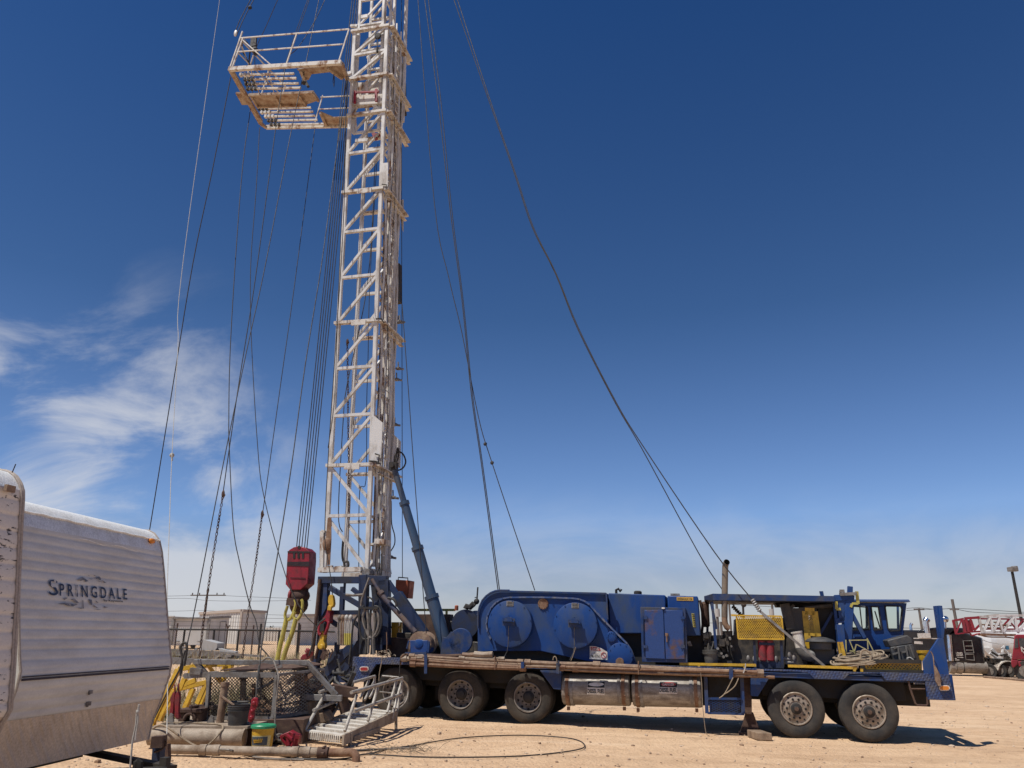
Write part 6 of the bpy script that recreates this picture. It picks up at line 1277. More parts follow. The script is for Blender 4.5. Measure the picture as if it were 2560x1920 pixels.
# ---- first trailer (lettered front)
PR=[(620,425),(770,428),(800,445),(825,480),(838,540),(848,640),(862,820),(880,1050),(888,1110),(875,1180),(835,1300),(790,1410),(767,1512)]
t1,P1,prof,dense,pp1,p01=trailer('travel_trailer','chalky grey travel trailer with blue lettering on its ribbed front and diamond rock guard',PR,'R1',9.2,2.4,6.2,'travel trailers parked side by side','cap',(1.05,2.72,.082))
zs=[z for a,z in prof]; zg=prof[10][1]; zc_=prof[4][1]
def wall(P,prf,w,m,name,t,off=0.0):
    mb=MB(); n=len(prf)
    vs=[P(a+off,z,s) for s in (0,-w) for a,z in prf]
    mb.add(vs,[[i,i+1,n+i+1,n+i] for i in range(n-1)]); return build(name,mb,K[m],parent=t,ang=1.2)
W1=2.4; LEN=6.2
cap_prof=[p for p in dense if zg-.01<=p[1]<=zc_+.01]
roof_prof=[p for p in dense if p[1]>=zc_-.01]; low_prof=[p for p in dense if p[1]<=zg+.01]
wall(P1,cap_prof,W1,'cap','ribbed_wall',t1); wall(P1,roof_prof,W1,'roofwhite','roof_edge',t1); wall(P1,low_prof,W1,'guard','rock_guard',t1,.004)
mb=MB(); zt=prof[0][1]; a0=prof[0][0]; zb=prof[-1][1]; ab=prof[-1][0]
side=[(a,z) for a,z in prof]; poly=side+[(-LEN,zb),(-LEN,zt)]
for s in (-.006,-W1+.006): mb.add([P1(a-.004,z,s) for a,z in poly],[list(range(len(poly)))])
mb.add([P1(-LEN,zb,0),P1(-LEN,zt,0),P1(-LEN,zt,-W1),P1(-LEN,zb,-W1)],[[0,1,2,3]]); mb.add([P1(-LEN,zb,0),P1(ab,zb,0),P1(ab,zb,-W1),P1(-LEN,zb,-W1)],[[0,1,2,3]]); build('end_wall',mb,K['cap'],parent=t1,smooth=False)
mb=MB(); mb.add([P1(-LEN,zt+.005,0),P1(a0+.01,zt+.005,0),P1(a0+.01,zt+.005,-W1),P1(-LEN,zt+.005,-W1)],[[0,1,2,3]])
random.seed(2)
for k in range(5): mb.path([P1(a0+.02+k*.012-.05*(k>2),zt+.006,-W1*i/12) for i in range(13)],.010,5)
za=prof[3][1]
mb.path([P1(prof[3][0]+.008+.004*math.sin(i*1.7),za+.005*math.sin(i*2.3),-W1*i/20) for i in range(21)],.012,5)
mb.path([P1(prof[4][0]+.006,zc_-.03-.012*math.sin(i*1.3),-W1*(.18+.5*i/10)) for i in range(11)],.006,5)
build('roof',mb,K['roofwhite'],parent=t1)
mb=MB(); mb.path([P1(a+.004,z,-W1) for a,z in prof],.012,7); build('corner_moulding',mb,K['beige'],parent=t1); mb=MB(); mb.path([P1(a+.004,z,0) for a,z in prof],.012,7); build('corner_moulding',mb,K['beige'],parent=t1)
def at_h(prf,z):
    for i in range(len(prf)-1):
        if prf[i][1]>=z>=prf[i+1][1]:
            t=(prf[i][1]-z)/(prf[i][1]-prf[i+1][1]); return prf[i][0]+(prf[i+1][0]-prf[i][0])*t
    return prf[-1][0]
def face_pt(f,x,y,lift=.014):           # point on the front wall seen at a pixel
    r=ray(*zp(f,x,y)); p=p01; off=0
    for k in range(6):
        q_=CAM+r*((p01+NF*off-CAM).dot(NF)/r.dot(NF)); off=at_h(prof,q_.z)
    return CAM+r*((p01+NF*(off+lift)-CAM).dot(NF)/r.dot(NF))
# stripes, lamp, holes
mb=MB()
for zr in ((870,1131),(870,1140)):
    p=face_pt('R1',*zr); z=p.z; hgt=.010 if zr[1]==1131 else .018; a=at_h(prof,z)
    mb.prism([P1(a+.013,z,-.05),P1(a+.013,z,-W1+.02),P1(a+.013,z-hgt,-W1+.02),P1(a+.013,z-hgt,-.05)],NF*.003)
K['stripe']=mat('dark_purple_stripe',(.018,.010,.024),None,rough=.5); build('stripe',mb,K['stripe'],parent=t1,smooth=False)
mb=MB(); c=face_pt('R1',788,482,.03); mb.blob(c,E_*.055,NF*.03,Z*.03,12,8); build('marker_lamp',mb,K['amber'],parent=t1)
mb=MB()
for x in (0,):
    for (xx,yy2,s) in ((470,1265,.03),(460,1325,.035)): c=face_pt('R1',xx,yy2,.012); mb.box(c,E_*s,NF*.003,Z*s*.5); mb.box(c-Z*s*.5-E_*s*.5,E_*s*.4,NF*.003,Z*s*.3)
build('scuff_mark',mb,K['grey'],parent=t1)
# lettering with worn gaps
m=bpy.data.materials.new('worn_blue_lettering'); m.use_nodes=True; nt=m.node_tree; b=nt.nodes['Principled BSDF']; b.inputs['Roughness'].default_value=.5
tcn=nt.nodes.new('ShaderNodeTexCoord'); nn=nt.nodes.new('ShaderNodeTexNoise'); nn.inputs['Scale'].default_value=7; nn.inputs['Detail'].default_value=5; nt.links.new(tcn.outputs['Object'],nn.inputs['Vector'])
mr=nt.nodes.new('ShaderNodeMapRange'); mr.inputs['From Min'].default_value=.60; mr.inputs['From Max'].default_value=.64; nt.links.new(nn.outputs['Fac'],mr.inputs['Value'])
mx=nt.nodes.new('ShaderNodeMix'); mx.data_type='RGBA'; mx.inputs['A'].default_value=(.024,.030,.062,1); mx.inputs['B'].default_value=(.56,.53,.49,1); nt.links.new(mr.outputs[0],mx.inputs['Factor']); nt.links.new(mx.outputs['Result'],b.inputs['Base Color']); K['letters']=m
def face_text(s,x0,y0,x1,y1,h,bold,m,name='lettering',ex_sp=None):
    o=face_pt('A4',x0,y0); e=face_pt('A4',x1,y1); mb=MB(); textmesh(mb,s,Vec((0,0,0)),X,Yv,width=(e-o).length,height=h,depth=0,bold=bold)
    d=(e-o).normalized(); out=[]
    for v in mb.v:
        z=o.z+(e.z-o.z)*(v.x/(e-o).length)+v.y; p=o+d*v.x; p=p+Vec((0,0,z-p.z)); off=at_h(prof,z); base=(p-p01).dot(NF); out.append(p+NF*(off+.014-base))
    mb.v=out; return build(name,mb,K[m],parent=t1,smooth=False)
hcap=(face_pt('A4',200,450)-face_pt('A4',195,700)).length
lg=face_text('S',150,702,300,712,hcap,.0,'letters'); face_text('P R I N G D A L E',325,712,1422,778,hcap*.80,.012,'letters')
face_text('by Keystone',1040,812,1350,828,hcap*.2,.01,'ink')
mb=MB(); 
def fpoly(pts,l=.013): mb.prism([face_pt('A4',*p,l) for p in pts],NF*.002)
for pts in (((600,455),(690,410),(720,450),(660,470)),((695,408),(790,475),(740,485)),((780,385),(800,380),(795,392)),((870,372),(905,380),(885,388)),((910,420),(960,398),(995,430),(980,460),(940,430),(915,440)),((925,470),(985,475),(1000,490)),((1005,455),(1080,500),(1035,500)),((790,430),(860,440),(830,445))): fpoly(pts)
for pts in (((285,845),(400,825),(560,850),(620,845),(540,885),(450,880),(400,850)),((380,770),(420,740),(450,745),(400,780)),((690,790),(700,780),(710,920),(700,920)),((790,770),(840,775),(850,850),(830,860)),((860,850),(950,915),(880,895)),((600,905),(720,912),(660,922)),((880,930),(1010,938),(940,942)),((500,770),(560,760),(640,830),(600,830),(540,790)),((900,790),(950,820),(930,830)),((1040,880),(1110,900),(1050,915))): fpoly(pts)
K['faded']=mat('faded_blue_decal',(.13,.135,.155),(.33,.30,.28),.45,20,.5,soft=.05); build('mountain_decal',mb,K['faded'],parent=t1,smooth=False)
mb=MB(); fr=lambda a,s,z: P1(a,z,s)
for s in (-.4,-2.0): mb.bar(P1(-.5,zb-.06,s),P1(-LEN,zb-.06,s),.06,.12)
mb.bar(P1(-.5,zb-.06,-.4),P1(.9,zb-.10,-1.15),.05,.10); mb.bar(P1(-.5,zb-.06,-2.0),P1(.9,zb-.10,-1.25),.05,.10); mb.bar(P1(-.5,zb-.06,-.4),P1(-.5,zb-.06,-2.0),.06,.12); mb.bar(P1(.85,gz(-4),-1.2),P1(.85,zb,-1.2),.07)
build('chassis_frame',mb,K['black'],parent=t1)
mb=MB()
for a in (-3.3,-4.2):
    for s in (-.05,-2.15): mb=MB(); mb.lathe(P1(a,gz(-7)+.36,s),-E_,[(.2,.0),(.34,.0),(.36,.04),(.36,.18),(.34,.22),(.2,.22)],24); build('trailer_wheel',mb,K['rubber'],parent=t1)
# ---- second trailer (nearer, cut by the frame)
PR2=[(-260,62),(-40,70),(0,82),(60,90),(130,110),(200,165),(245,240),(272,330),(272,430),(255,700),(235,1100),(210,1659)]
ext=[('A2',150,250),('A2',125,700),('A2',110,900),('A2',95,1110),('A2',60,1170),('A2',0,1270),('A2',-80,1420)]
def a2toA1(x,y): X_,Y_=zp('A2',x,y); return (X_-0)*4.877,(Y_-1160)*4.877
PR2+= [a2toA1(x,y) for _,x,y in ext]
t2,P2,prof2,dense2,pp2,p02=trailer('travel_trailer','nearer travel trailer with chipped white siding and rounded corner trim, at the left edge',PR2,'A1',5.9,2.4,6.2,'travel trailers parked side by side','cap2',(1.0,2.85,.118))
zl=prof2[16][1]; zc2=prof2[7][1]
wall(P2,[p for p in dense2 if zl-.01<=p[1]<=zc2+.01],W1,'cap2','ribbed_wall',t2); wall(P2,[p for p in dense2 if p[1]>=zc2-.01],W1,'roofwhite','roof_edge',t2); wall(P2,[p for p in dense2 if p[1]<=zl+.01],W1,'guard','rock_guard',t2)
mb=MB(); zb2=prof2[-1][1]; zt2=prof2[0][1]; poly=list(prof2)+[(-LEN,zb2),(-LEN,zt2)]
for s in (-.006,-W1+.006): mb.add([P2(a-.004,z,s) for a,z in poly],[list(range(len(poly)))])
mb.add([P2(-LEN,zt2,0),P2(prof2[0][0],zt2,0),P2(prof2[0][0],zt2,-W1),P2(-LEN,zt2,-W1)],[[0,1,2,3]]); build('end_wall',mb,K['cap2'],parent=t2,smooth=False)
mb=MB(); mb.path([P2(a+.004,z,0) for a,z in prof2],.016,8); mb.path([P2(a+.010,z,-.025) for a,z in prof2],.008,6); build('corner_moulding',mb,K['beige'],parent=t2)
mb=MB(); r=ray(*zp('A1',120,300)); c=CAM+r*((p02+NF*(.01)-CAM).dot(NF)/r.dot(NF)); mb.box(c,E_*.045,NF*.012,Z*.024); build('lamp_base',mb,K['pipe'],parent=t2)
mb=MB(); f=yy('A1',5.6); mb.tube(f(148,105),f(192,0),.004,n=5); build('antenna',mb,K['wire'],parent=t2)
mb=MB(); 
for a in (-3.3,-4.2):
    for s in (-.05,-2.15): mb=MB(); mb.lathe(P2(a,gz(-7)+.36,s),-E_,[(.2,.0),(.34,.0),(.36,.04),(.36,.18),(.2,.22)],20); build('trailer_wheel',mb,K['rubber'],parent=t2)
# ================================================================ BACKGROUND, LEFT
K['sheet']=mat('ribbed_sheet_metal',(.56,.55,.52),(.46,.44,.40),.4,.5,.5,bump=.02,var=.04)
K['sheet2']=mat('grey_sheet_metal',(.40,.39,.37),(.33,.31,.29),.4,.5,.5,var=.04)
def zero(p): return Vec((p.x,p.y,gz(p.x)-.1))
# far warehouses
def warehouse(label,cx_px,left_px,right_px,topc,topl,topr,yc,dl,dr,m):
    # corner post, wall running left-away, wall running right-away (pixels in A3)
    C=Y(*zp('A3',cx_px,topc),yc); Lp=Y(*zp('A3',left_px,topl),yc+dl); Rp=Y(*zp('A3',right_px,topr),yc+dr)
    Bk=Lp+(Rp-C); t=thing('metal_warehouse',label,'warehouse',zero(C)); pts=[C,Rp,Bk,Lp]
    mb=MB(); n=4
    mb.add([zero(p) for p in pts]+pts,[[i,(i+1)%4,4+(i+1)%4,4+i] for i in range(4)]+[[4,5,6,7]]); build('wall',mb,K[m],parent=t,smooth=False)
    mb=MB()
    for a,b in ((C,Lp),):
        k=int((b-a).length/.9); nrm=(b-a).cross(Z).normalized()
        if nrm.y>0: nrm=-nrm
        for i in range(1,k): p=a+(b-a)*(i/k); mb.bar(zero(p)+nrm*.03,Vec((p.x,p.y,p.z-.2))+nrm*.03,.10,.06)
    build('wall_rib',mb,K['sheet2'],parent=t)
    mb=MB()
    for a,b in ((C,Lp),(C,Rp)): mb.bar(a+Z*.1,b+Z*.1,.35,.3,Z)
    mb.bar(C,zero(C),.25); build('roof_trim',mb,K['beige'],parent=t)
    return t
warehouse('pale ribbed metal warehouse standing behind the white box trailer',1130,600,1430,345,378,362,96,14,5,'sheet')
warehouse('low pale metal warehouse far behind the mast leg',1840,1700,2900,405,408,385,100,6,22,'sheet')
# white box trailer
f=yy('A3',70); t=thing('box_trailer','white enclosed cargo trailer with rear doors, parked behind the chain link fence','cargo trailer',zero(f(600,800)))
a,b,c_=f(275,430),f(725,432),Y(*zp('A3',975,418),75); zb_=gz(a.x)+.3
mb=MB(); dn=lambda p: Vec((p.x,p.y,zb_))
mb.add([dn(a),dn(b),b,a,dn(c_),c_,dn(a+(c_-b)),a+(c_-b)],[[0,1,2,3],[1,4,5,2],[4,6,7,5],[6,0,3,7],[3,2,5,7],[0,1,4,6]]); build('trailer_box',mb,K['sheet'],parent=t,smooth=False)
mb=MB(); n=-Yv*.08
mb.bar(a+n,b+n,.28,.1,Z); mb.bar(a+n,dn(a)+n,.3,.1); mb.bar(b+n,dn(b)+n,.25,.1); mb.bar(b+Vec((.05,-.05,.05)),c_+Vec((.05,-.05,.05)),.2,.2,Z); 
for s in (.12,.75): p=a+(b-a)*s-Z*1.9+n; mb.bar(p,p+X*.4,.08)
d1=b+(c_-b)*.55; d2=b+(c_-b)*.85
for p in (d1,d2): mb.bar(p-Z*.35+n,dn(p)+Z*.2+n,.07)
mb.bar(d1-Z*.35+n,d2-Z*.35+n,.07); build('trim',mb,K['grey'],parent=t)
mb=MB(); 
for s in (.25,.75): p=dn(a+(b-a)*s)+Yv*3; mb.lathe(p+Z*.05,X,[(.2,-.1),(.38,-.1),(.38,.1),(.2,.1)],16)
build('trailer_wheel',mb,K['rubber'],parent=t)
f=yy('A3',82); mb=MB(); p=f(190,405); r_=f(285,408); mb.add([zero(p),zero(r_),r_,p,zero(p+Yv*5),zero(r_+Yv*5),r_+Yv*5,p+Yv*5],[[0,1,2,3],[4,5,6,7],[3,2,6,7],[1,5,6,2],[0,4,7,3]]); mb.bar(p-Yv*.1,r_-Yv*.1,.3,.1,Z); solo('pale_shed',mb,K['sheet'],'pale green grey shed just showing at the left of the white box trailer','shed',smooth=False)
# chain link fence
yf=50.; f=yy('A3',yf); t=thing('chain_link_fence','dark chain link fence with a pipe top rail in front of the warehouses','fence',zero(f(1000,700)))
mb=MB(); ra,rc,rr=f(-400,566),f(900,574),f(2300,600); mb.tube(ra,rc,.055,n=8); mb.tube(rc,rr,.055,n=8); build('top_rail',mb,K['black'],parent=t)
for (x,y0,h) in ((412,575,0),(785,572,0),(1093,577,0),(1372,500,.0),(1600,590,0),(1850,490,0),(60,560,0),(-250,560,0),(2150,500,0)):
    p=f(x,y0); mb=MB(); mb.tube(zero(p),p,.065,n=8); build('fence_post',mb,K['black'],parent=t)
for (x,y0) in ((240,490),(1215,515),(1815,505),(1975,590)): p=f(x,y0); mb=MB(); mb.tube(zero(p)+Yv,p+Yv,.05,n=6); build('slim_post',mb,K['rustdark'],parent=t)
mb=MB(); p=f(880,560); mb.tube(zero(p)+Yv,p+Yv,.05,n=6); mb.bar(p+Yv,f(862,500)+Yv,.06); mb.bar(p+Yv,f(905,515)+Yv,.06); build('slim_post',mb,K['rustdark'],parent=t)
for (x,y0) in ():
    pass
m=bpy.data.materials.new('chain_link_mesh'); m.use_nodes=True; nt=m.node_tree; b=nt.nodes['Principled BSDF']; b.inputs['Base Color'].default_value=(.10,.09,.085,1); b.inputs['Roughness'].default_value=.6; K['link']=m
mb=MB(); zA=gz(ra.x); L_=rr.x-ra.x; ht=1.75; stp=.13
k=0; x=ra.x-ht
while x<rr.x:                                                    # woven wires, both directions
    for s in (1,-1):
        x0,x1=(x,x+ht) if s==1 else (x+ht,x); z0,z1=0,ht
        def cl(u): 
            return u
        a0=Vec((x0,yf,gz(x0)+z0)); a1=Vec((x1,yf,gz(x1)+z1)); mb.bar(a0,a1,.007,.007)
    x+=stp
build('wire_mesh',mb,K['link'],parent=t)
for zt_ in (.25,.5,.75): mb=MB(); mb.tube(ra+Z*zt_+Yv,rr+Z*zt_+Yv,.014,n=4); build('fence_wire',mb,K['link'],parent=t)
# scrap trailer behind the fence
f=yy('A3',44); t=thing('scrap_trailer','low grey pipe trailer loaded with scrap beside the chain link fence','trailer',zero(f(700,900)))
mb=MB()
for a_,b_ in (((235,828),(840,858)),((240,850),(900,880)),((240,885),(1000,905)),((840,858),(1060,880)),((1050,885),(1400,910)),((430,930),(570,810)),((500,925),(760,870)),((700,930),(820,860)),((760,940),(900,880)),((340,790),(420,800)),((260,940),(1050,950)),((235,828),(240,900)),((640,835),(760,940)),((860,900),(1010,960))): mb.bar(f(*a_),f(*b_),.11,.11)
build('trailer_frame',mb,K['grey'],parent=t)
mb=MB(); mb.prism([f(*p) for p in ((625,705),(650,700),(820,745),(815,800),(790,835),(580,830),(610,800))],Yv*1.2); mb.prism([f(*p) for p in ((830,805),(905,825),(1050,850),(1045,885),(900,862),(860,850))],Yv*.5); mb.prism([f(*p) for p in ((555,745),(610,750),(600,775),(555,768))],Yv*.4); build('scrap_load',mb,K['sheet2'],parent=t)
mb=MB(); mb.prism([f(*p) for p in ((240,870),(600,890),(1000,900),(1040,940),(260,935))],Yv*1.5); build('dark_load',mb,K['hosedark'],parent=t)
# far corral fence, trees and utility pole
f=yy('A3',130); mb=MB()
for x in range(1400,1790,38): p=f(x,550); mb.bar(zero(p),p,.4)
for yv in (560,590,625,650): mb.bar(f(1390,yv),f(1790,yv+4),.35)
K['corral']=mat('pale_pipe_rail',(.50,.46,.40),None,rough=.7); solo('corral_fence',mb,K['corral'],'pale pipe corral fence in the distance between the warehouses','fence')
f=yy('A3',420); mb=MB(); random.seed(31)
for i in range(900):
    x=random.uniform(1380,2300) if random.random()<.6 else random.uniform(-200,2300); base=f(x,560); base.y+=random.uniform(0,40); hh_=abs(mnoise.noise(Vec((x*.02,1,0))))*7+1.5
    c=Vec((base.x,base.y,gz(base.x)+random.uniform(.3,hh_))); s=random.uniform(.5,1.3); a=random.random()*6.28; A=Vec((math.cos(a),math.sin(a),random.uniform(-.5,.5)))*s; B=Vec((random.uniform(-.4,.4),random.uniform(-.4,.4),1))*s*.8; mb.add([c-A,c+B,c+A,c-B],[[0,1,2,3]])
K['leaf']=mat('far_dark_foliage',(.055,.07,.045),(.09,.095,.06),.45,.4,.9); tr=build('treeline',mb,K['leaf'],origin=(0,420,0),smooth=False); tr['kind']='stuff'; tr['label']='far low dark line of trees on the horizon'
def pole(px_top,px_bot,y,r,label,arms=(),m='wood',f='A3',name='utility_pole',insul=True):
    fn=yy(f,y); t=thing(name,label,'utility pole',zero(fn(*px_bot))); a=fn(*px_top); b=zero(Vec((a.x,y,0))); mb=MB(); mb.tube(b,a,r,r*.8,n=8); build('pole_shaft',mb,K[m],parent=t)
    for (yp,hw) in arms:
        c=fn(px_top[0],yp); mb=MB(); mb.bar(c-X*hw,c+X*hw,.16)
        for s in (-.9,-.5,.5,.9): mb.tube(c+X*hw*s,c+X*hw*s+Z*.35,.09,n=6)
        build('crossarm',mb,K[m],parent=t)
    return t
K['polewood']=mat('dark_pole_wood',(.11,.095,.085),(.16,.13,.11),.4,2,.8)
pole((705,60),(690,600),120,.16,'distant utility pole with a crossarm left of the left chain',((142,2.6),),'polewood')
def wire_(f,pts,y,r,label,y2=None,kind='power line'):
    n=len(pts); P_=[]
    for i,p in enumerate(pts): P_.append(Y(*zp(f,*p),y if y2 is None else y+(y2-y)*i/(n-1)))
    mb=MB(); mb.path(smooth(P_,6),r,4); return solo('power_line',mb,K['wire'],label,kind,'power lines on the horizon')
wire_('A3',[(-900,170),(300,150),(705,138),(1200,160),(1900,185)],121,.03,'upper thin power line far behind the chains on the left')
wire_('A3',[(-900,230),(300,180),(705,208),(1200,215),(2000,205)],121,.03,'second thin power line far behind the chains on the left')
wire_('A3',[(-900,345),(200,342),(640,332),(870,345),(1130,345)],110,.025,'low power line just above the white box trailer')
wire_('A3',[(1430,385),(1700,392),(2100,400)],108,.025,'power line between the two warehouses')
# dry weeds near the fence and skid
mb=MB(); random.seed(77)
def tuft(p,h,n,sp):
    for i in range(n):
        b=p+Vec((random.gauss(0,sp),random.gauss(0,sp),0)); b.z=gz(b.x)-.02; e=b+Vec((random.gauss(0,h*.35),random.gauss(0,h*.3),h*random.uniform(.5,1.1))); w=Vec((random.uniform(-1,1),random.uniform(-1,1),0)).normalized()*h*.02; mb.mi=random.randint(0,1); mb.add([b-w,b+w,e],[[0,1,2]])
for i in range(150): x=random.uniform(-24,-7.0); tuft(Vec((x,random.uniform(38,50.5),0)),random.uniform(.3,.95),18,.4)
for i in range(60): tuft(Vec((random.uniform(-8.2,-5.6),random.uniform(16.2,21),0)),random.uniform(.25,.75),34,.22)
for i in range(40): x=random.uniform(-14,-6); tuft(Vec((x,random.uniform(24,37),0)),random.uniform(.25,.6),16,.35)
K['weed']=mat('dry_straw_weed',(.36,.29,.17),None,rough=.95); K['weed2']=mat('olive_weed',(.17,.165,.08),None,rough=.95)
w_=build('dry_weeds',mb,[K['weed'],K['weed2']],origin=(0,0,0),smooth=False); w_['kind']='stuff'; w_['label']='dry straw coloured weeds growing along the fence and behind the skid'
# ================================================================ BACKGROUND, RIGHT
YT=54.; f=yy('B6',YT); RD=Vec((.52,.854,0))
t=thing('semi_truck','black long nose semi truck with sleeper, chrome fuel tanks and a white triangle logo','semi truck',zero(f(500,1400)))
D=RD*2.4
def pz(mb,pts,d=None,y=None,ff='B6'): fn=yy(ff,YT if y is None else y); mb.prism([fn(*p) for p in pts],RD*d if d else D); return mb
mb=MB(); pz(mb,((200,735),(235,690),(290,640),(620,745),(790,795),(835,1150),(850,1280),(760,1250),(250,1195)))
build('sleeper',mb,K['blackpaint'],parent=t,bevel=.08)
mb=MB(); pz(mb,((-1200,700),(-700,655),(-300,660),(-160,630),(0,610),(470,620),(480,700),(250,760),(260,1190),(-1000,1190),(-1200,1100))); build('cab_and_hood',mb,K['blackpaint'],parent=t,bevel=.1)
mb=MB(); g=yy('B6',YT-.05)
for pts in (((470,845),(615,838),(655,1055),(500,1055)),((505,1075),(650,1080),(665,1180),(520,1170)),((510,935),(625,935)),((515,1005),(630,1005))):
    P_=[g(*p) for p in pts]
    if len(P_)>2: mb.path(P_,.035,5,True)
    else: mb.path(P_,.03,5)
build('sleeper_window_trim',mb,K['grey'],parent=t)
mb=MB(); c12=yy('C12',YT-.06)
mb.add([c12(*p) for p in ((755,765),(815,700),(885,765),(820,757))],[[0,1,2,3]]); mb.add([c12(*p) for p in ((735,868),(940,872),(945,892),(735,882))],[[0,1,2,3]]); mb.add([c12(*p) for p in ((655,900),(715,905),(715,930),(655,928))],[[0,1,2,3]]); mb.add([c12(*p) for p in ((665,950),(800,955),(815,978),(668,978))],[[0,1,2,3]])
textmesh(mb,'LEDGER',c12(712,832),X,Z,width=(c12(940,832)-c12(712,832)).length,height=.24,depth=0,nrm=-Yv,bold=.02)
build('triangle_logo',mb,K['sign'],parent=t,smooth=False)
mb=MB(); 
for (x0,x1) in ((200,300),(310,420),(440,840)): a=f(x0,1290); b=f(x1,1305); mb=MB(); mb.tube(a+RD*.4,b+RD*.4,.42,n=20); build('chrome_tank',mb,K['tank'],parent=t)
mb=MB(); a=f(205,1200)+Yv*.1; b=f(165,480)+Yv*.1; mb.tube(a,b,.09,n=12); mb.blob(f(172,470)+Yv*.1,X*.25,Yv*.15,Z*.22,10,8); build('exhaust_stack',mb,K['chrome'],parent=t); mb=MB(); a=f(255,1190); b=f(215,740); mb.tube(a,b,.17,n=14)
build('exhaust_stack',mb,K['chrome'],parent=t); mb=MB(); g=yy('C9',YT+2.4); mb.tube(g(545,620),g(538,455),.11,n=10); mb.tube(g(538,460),g(552,438),.11,n=10)
build('exhaust_stack',mb,K['chrome'],parent=t); mb=MB(); g=yy('C9',YT); mb.tube(g(765,580),g(742,400),.2,n=12); mb.tube(g(742,405),g(765,372),.2,n=12); build('exhaust_stack',mb,K['chrome'],parent=t)
def bgwheel(cx,cy,y,r,parent,name='road_wheel',ff='B6'):
    c=yy(ff,y)(cx,cy); mb=MB(); mb.mi=0; mb.lathe(c,RD,[(r*.55,.03),(r*.92,0),(r,.06),(r,.3),(r*.5,.3)],28); mb.mi=1; mb.lathe(c,RD,[(r*.55,.01),(r*.5,.0),(r*.45,.12),(r*.2,.12),(r*.15,.05),(r*.02,.05)],24); return build(name,mb,[K['rubber_front'],K['rim_rear']],parent=parent)
for cx,cy in ((920,1370),(1240,1345),(1090,1360),(-900,1350)): bgwheel(cx,cy,YT+.1,.47,t)
for cx,cy in ((920,1370),(1240,1345)): bgwheel(cx,cy,YT+2.0,.47,t)
mb=MB(); arc=[f(1240+170*math.cos(x),1345-150*math.sin(x)) for x in [math.radians(d) for d in range(35,190,12)]]; 
for i in range(len(arc)-1): mb.bar(arc[i]+Yv*.2,arc[i+1]+Yv*.2,.06,.5,Yv)
pz(mb,((985,1275),(1100,1230),(1090,1360),(985,1360)),.5); build('mudguard',mb,K['alu'],parent=t)
mb=MB(); pz(mb,((830,1150),(1300,1165),(1300,1250),(850,1280)),2.0,YT+.3); random.seed(6)
for i in range(16): p=yy('B6',YT+.2)(random.uniform(830,1320),random.uniform(1080,1250)); mb.bar(p,p+Vec((random.uniform(-.6,.6),0,random.uniform(-.2,.3))),.12)
build('truck_frame',mb,K['engine'],parent=t)
mb=MB(); g=yy('C9',YT-.1); mb.bar(g(640,605),g(800,600),.3,.2); mb.bar(g(575,640),g(925,645),.06); 
for y0 in (690,705): mb.bar(g(585,y0),g(700,y0+6),.10,.02)
build('hood_trim',mb,K['sign'],parent=t)
# pale tank trailer
t=thing('tank_trailer','pale rounded bulk tank trailer behind the black semi truck','tank trailer',zero(yy('B6',58)(1100,1400))); g=yy('B6',58.5); mb=MB()
a=g(760,900); b=g(1900,910); mb.lathe(a+RD*1.3,(b-a),[(.3,-.3),(.9,-.15),(1.25,.1),(1.25,9),(.3,9.3)],32)
mb.prism([g(800,960),g(1380,980),g(1240,1150),g(980,1150)],RD*1.6); build('tank_shell',mb,K['silver'],parent=t)
mb=MB(); mb.path(smooth([yy('B6',57)(800,820),yy('B6',57)(930,870),yy('B6',57)(1140,890),yy('B6',57)(1345,885)]),.03,5); random.seed(12)
for i in range(14): p=yy('B6',57)(random.uniform(1030,1330),random.uniform(1050,1160)); mb.tube(p,p+Vec((random.uniform(-.5,.5),0,random.uniform(-.1,.5))),.09,n=6)
build('tank_piping',mb,K['white'],parent=t)
mb=MB(); p=yy('B6',57.0)(1215,962); mb.box(p,X*.18,Yv*.02,Z*.13); K['bluesign']=mat('small_blue_sign',(.05,.16,.25),None); build('blue_placard',mb,K['bluesign'],parent=t)
for cx in (1390,1470): bgwheel(cx,1370,58,.48,t)
# red workover rig with its boom lowered
YR=50.; t=thing('red_rig_truck','red rig truck cut by the right picture edge, with white lettering on its door','rig truck',zero(yy('B6',YR)(1600,1450))); g=yy('B6',YR)
mb=MB(); pz(mb,((1355,750),(1400,735),(2300,740),(2300,1170),(1310,1170),(1340,960)),2.4,YR); pz(mb,((1295,1170),(1420,1170),(1415,1250),(1350,1310),(1310,1300)),.5,YR); mb.prism([g(1420,1190),g(2300,1190),g(2300,1330),g(1430,1290)],RD*2.3); build('cab_body',mb,K['darkred'],parent=t,bevel=.05)
mb=MB(); g2=yy('B6',YR-.03); mb.mi=0; mb.prism([g2(1430,800),g2(1700,800),g2(1700,945),g2(1455,950)],Yv*.04); mb.prism([g2(1370,810),g2(1410,800),g2(1425,960),g2(1360,970)],Yv*.04); build('cab_window',mb,K['glass'] if False else K['plastic'],parent=t)
mb=MB(); textmesh(mb,'MA',g2(1468,1030),X,Z,height=.28,width=.75,depth=0,nrm=-Yv,bold=.03); textmesh(mb,'WELL',g2(1472,1062),X,Z,height=.2,width=1.15,depth=0,nrm=-Yv,bold=.02); mb.v=[v-Yv*.05 for v in mb.v]; build('door_lettering',mb,K['sign'],parent=t,smooth=False)
bgwheel(1545,1375,YR-.1,.6,t)
YB=51.5; t=thing('lowered_boom','red and white lattice mast lying level over the semi truck and tank','lattice boom',yy('B6',YB)(1000,700)); g=yy('B6',YB); _g3=yy('B6',YB); g3=lambda x,y: _g3(x,y)+RD*1.5
mb=MB()
def truss(fn,segs,w):
    for a_,b_ in segs: mb.bar(fn(*a_),fn(*b_),w)
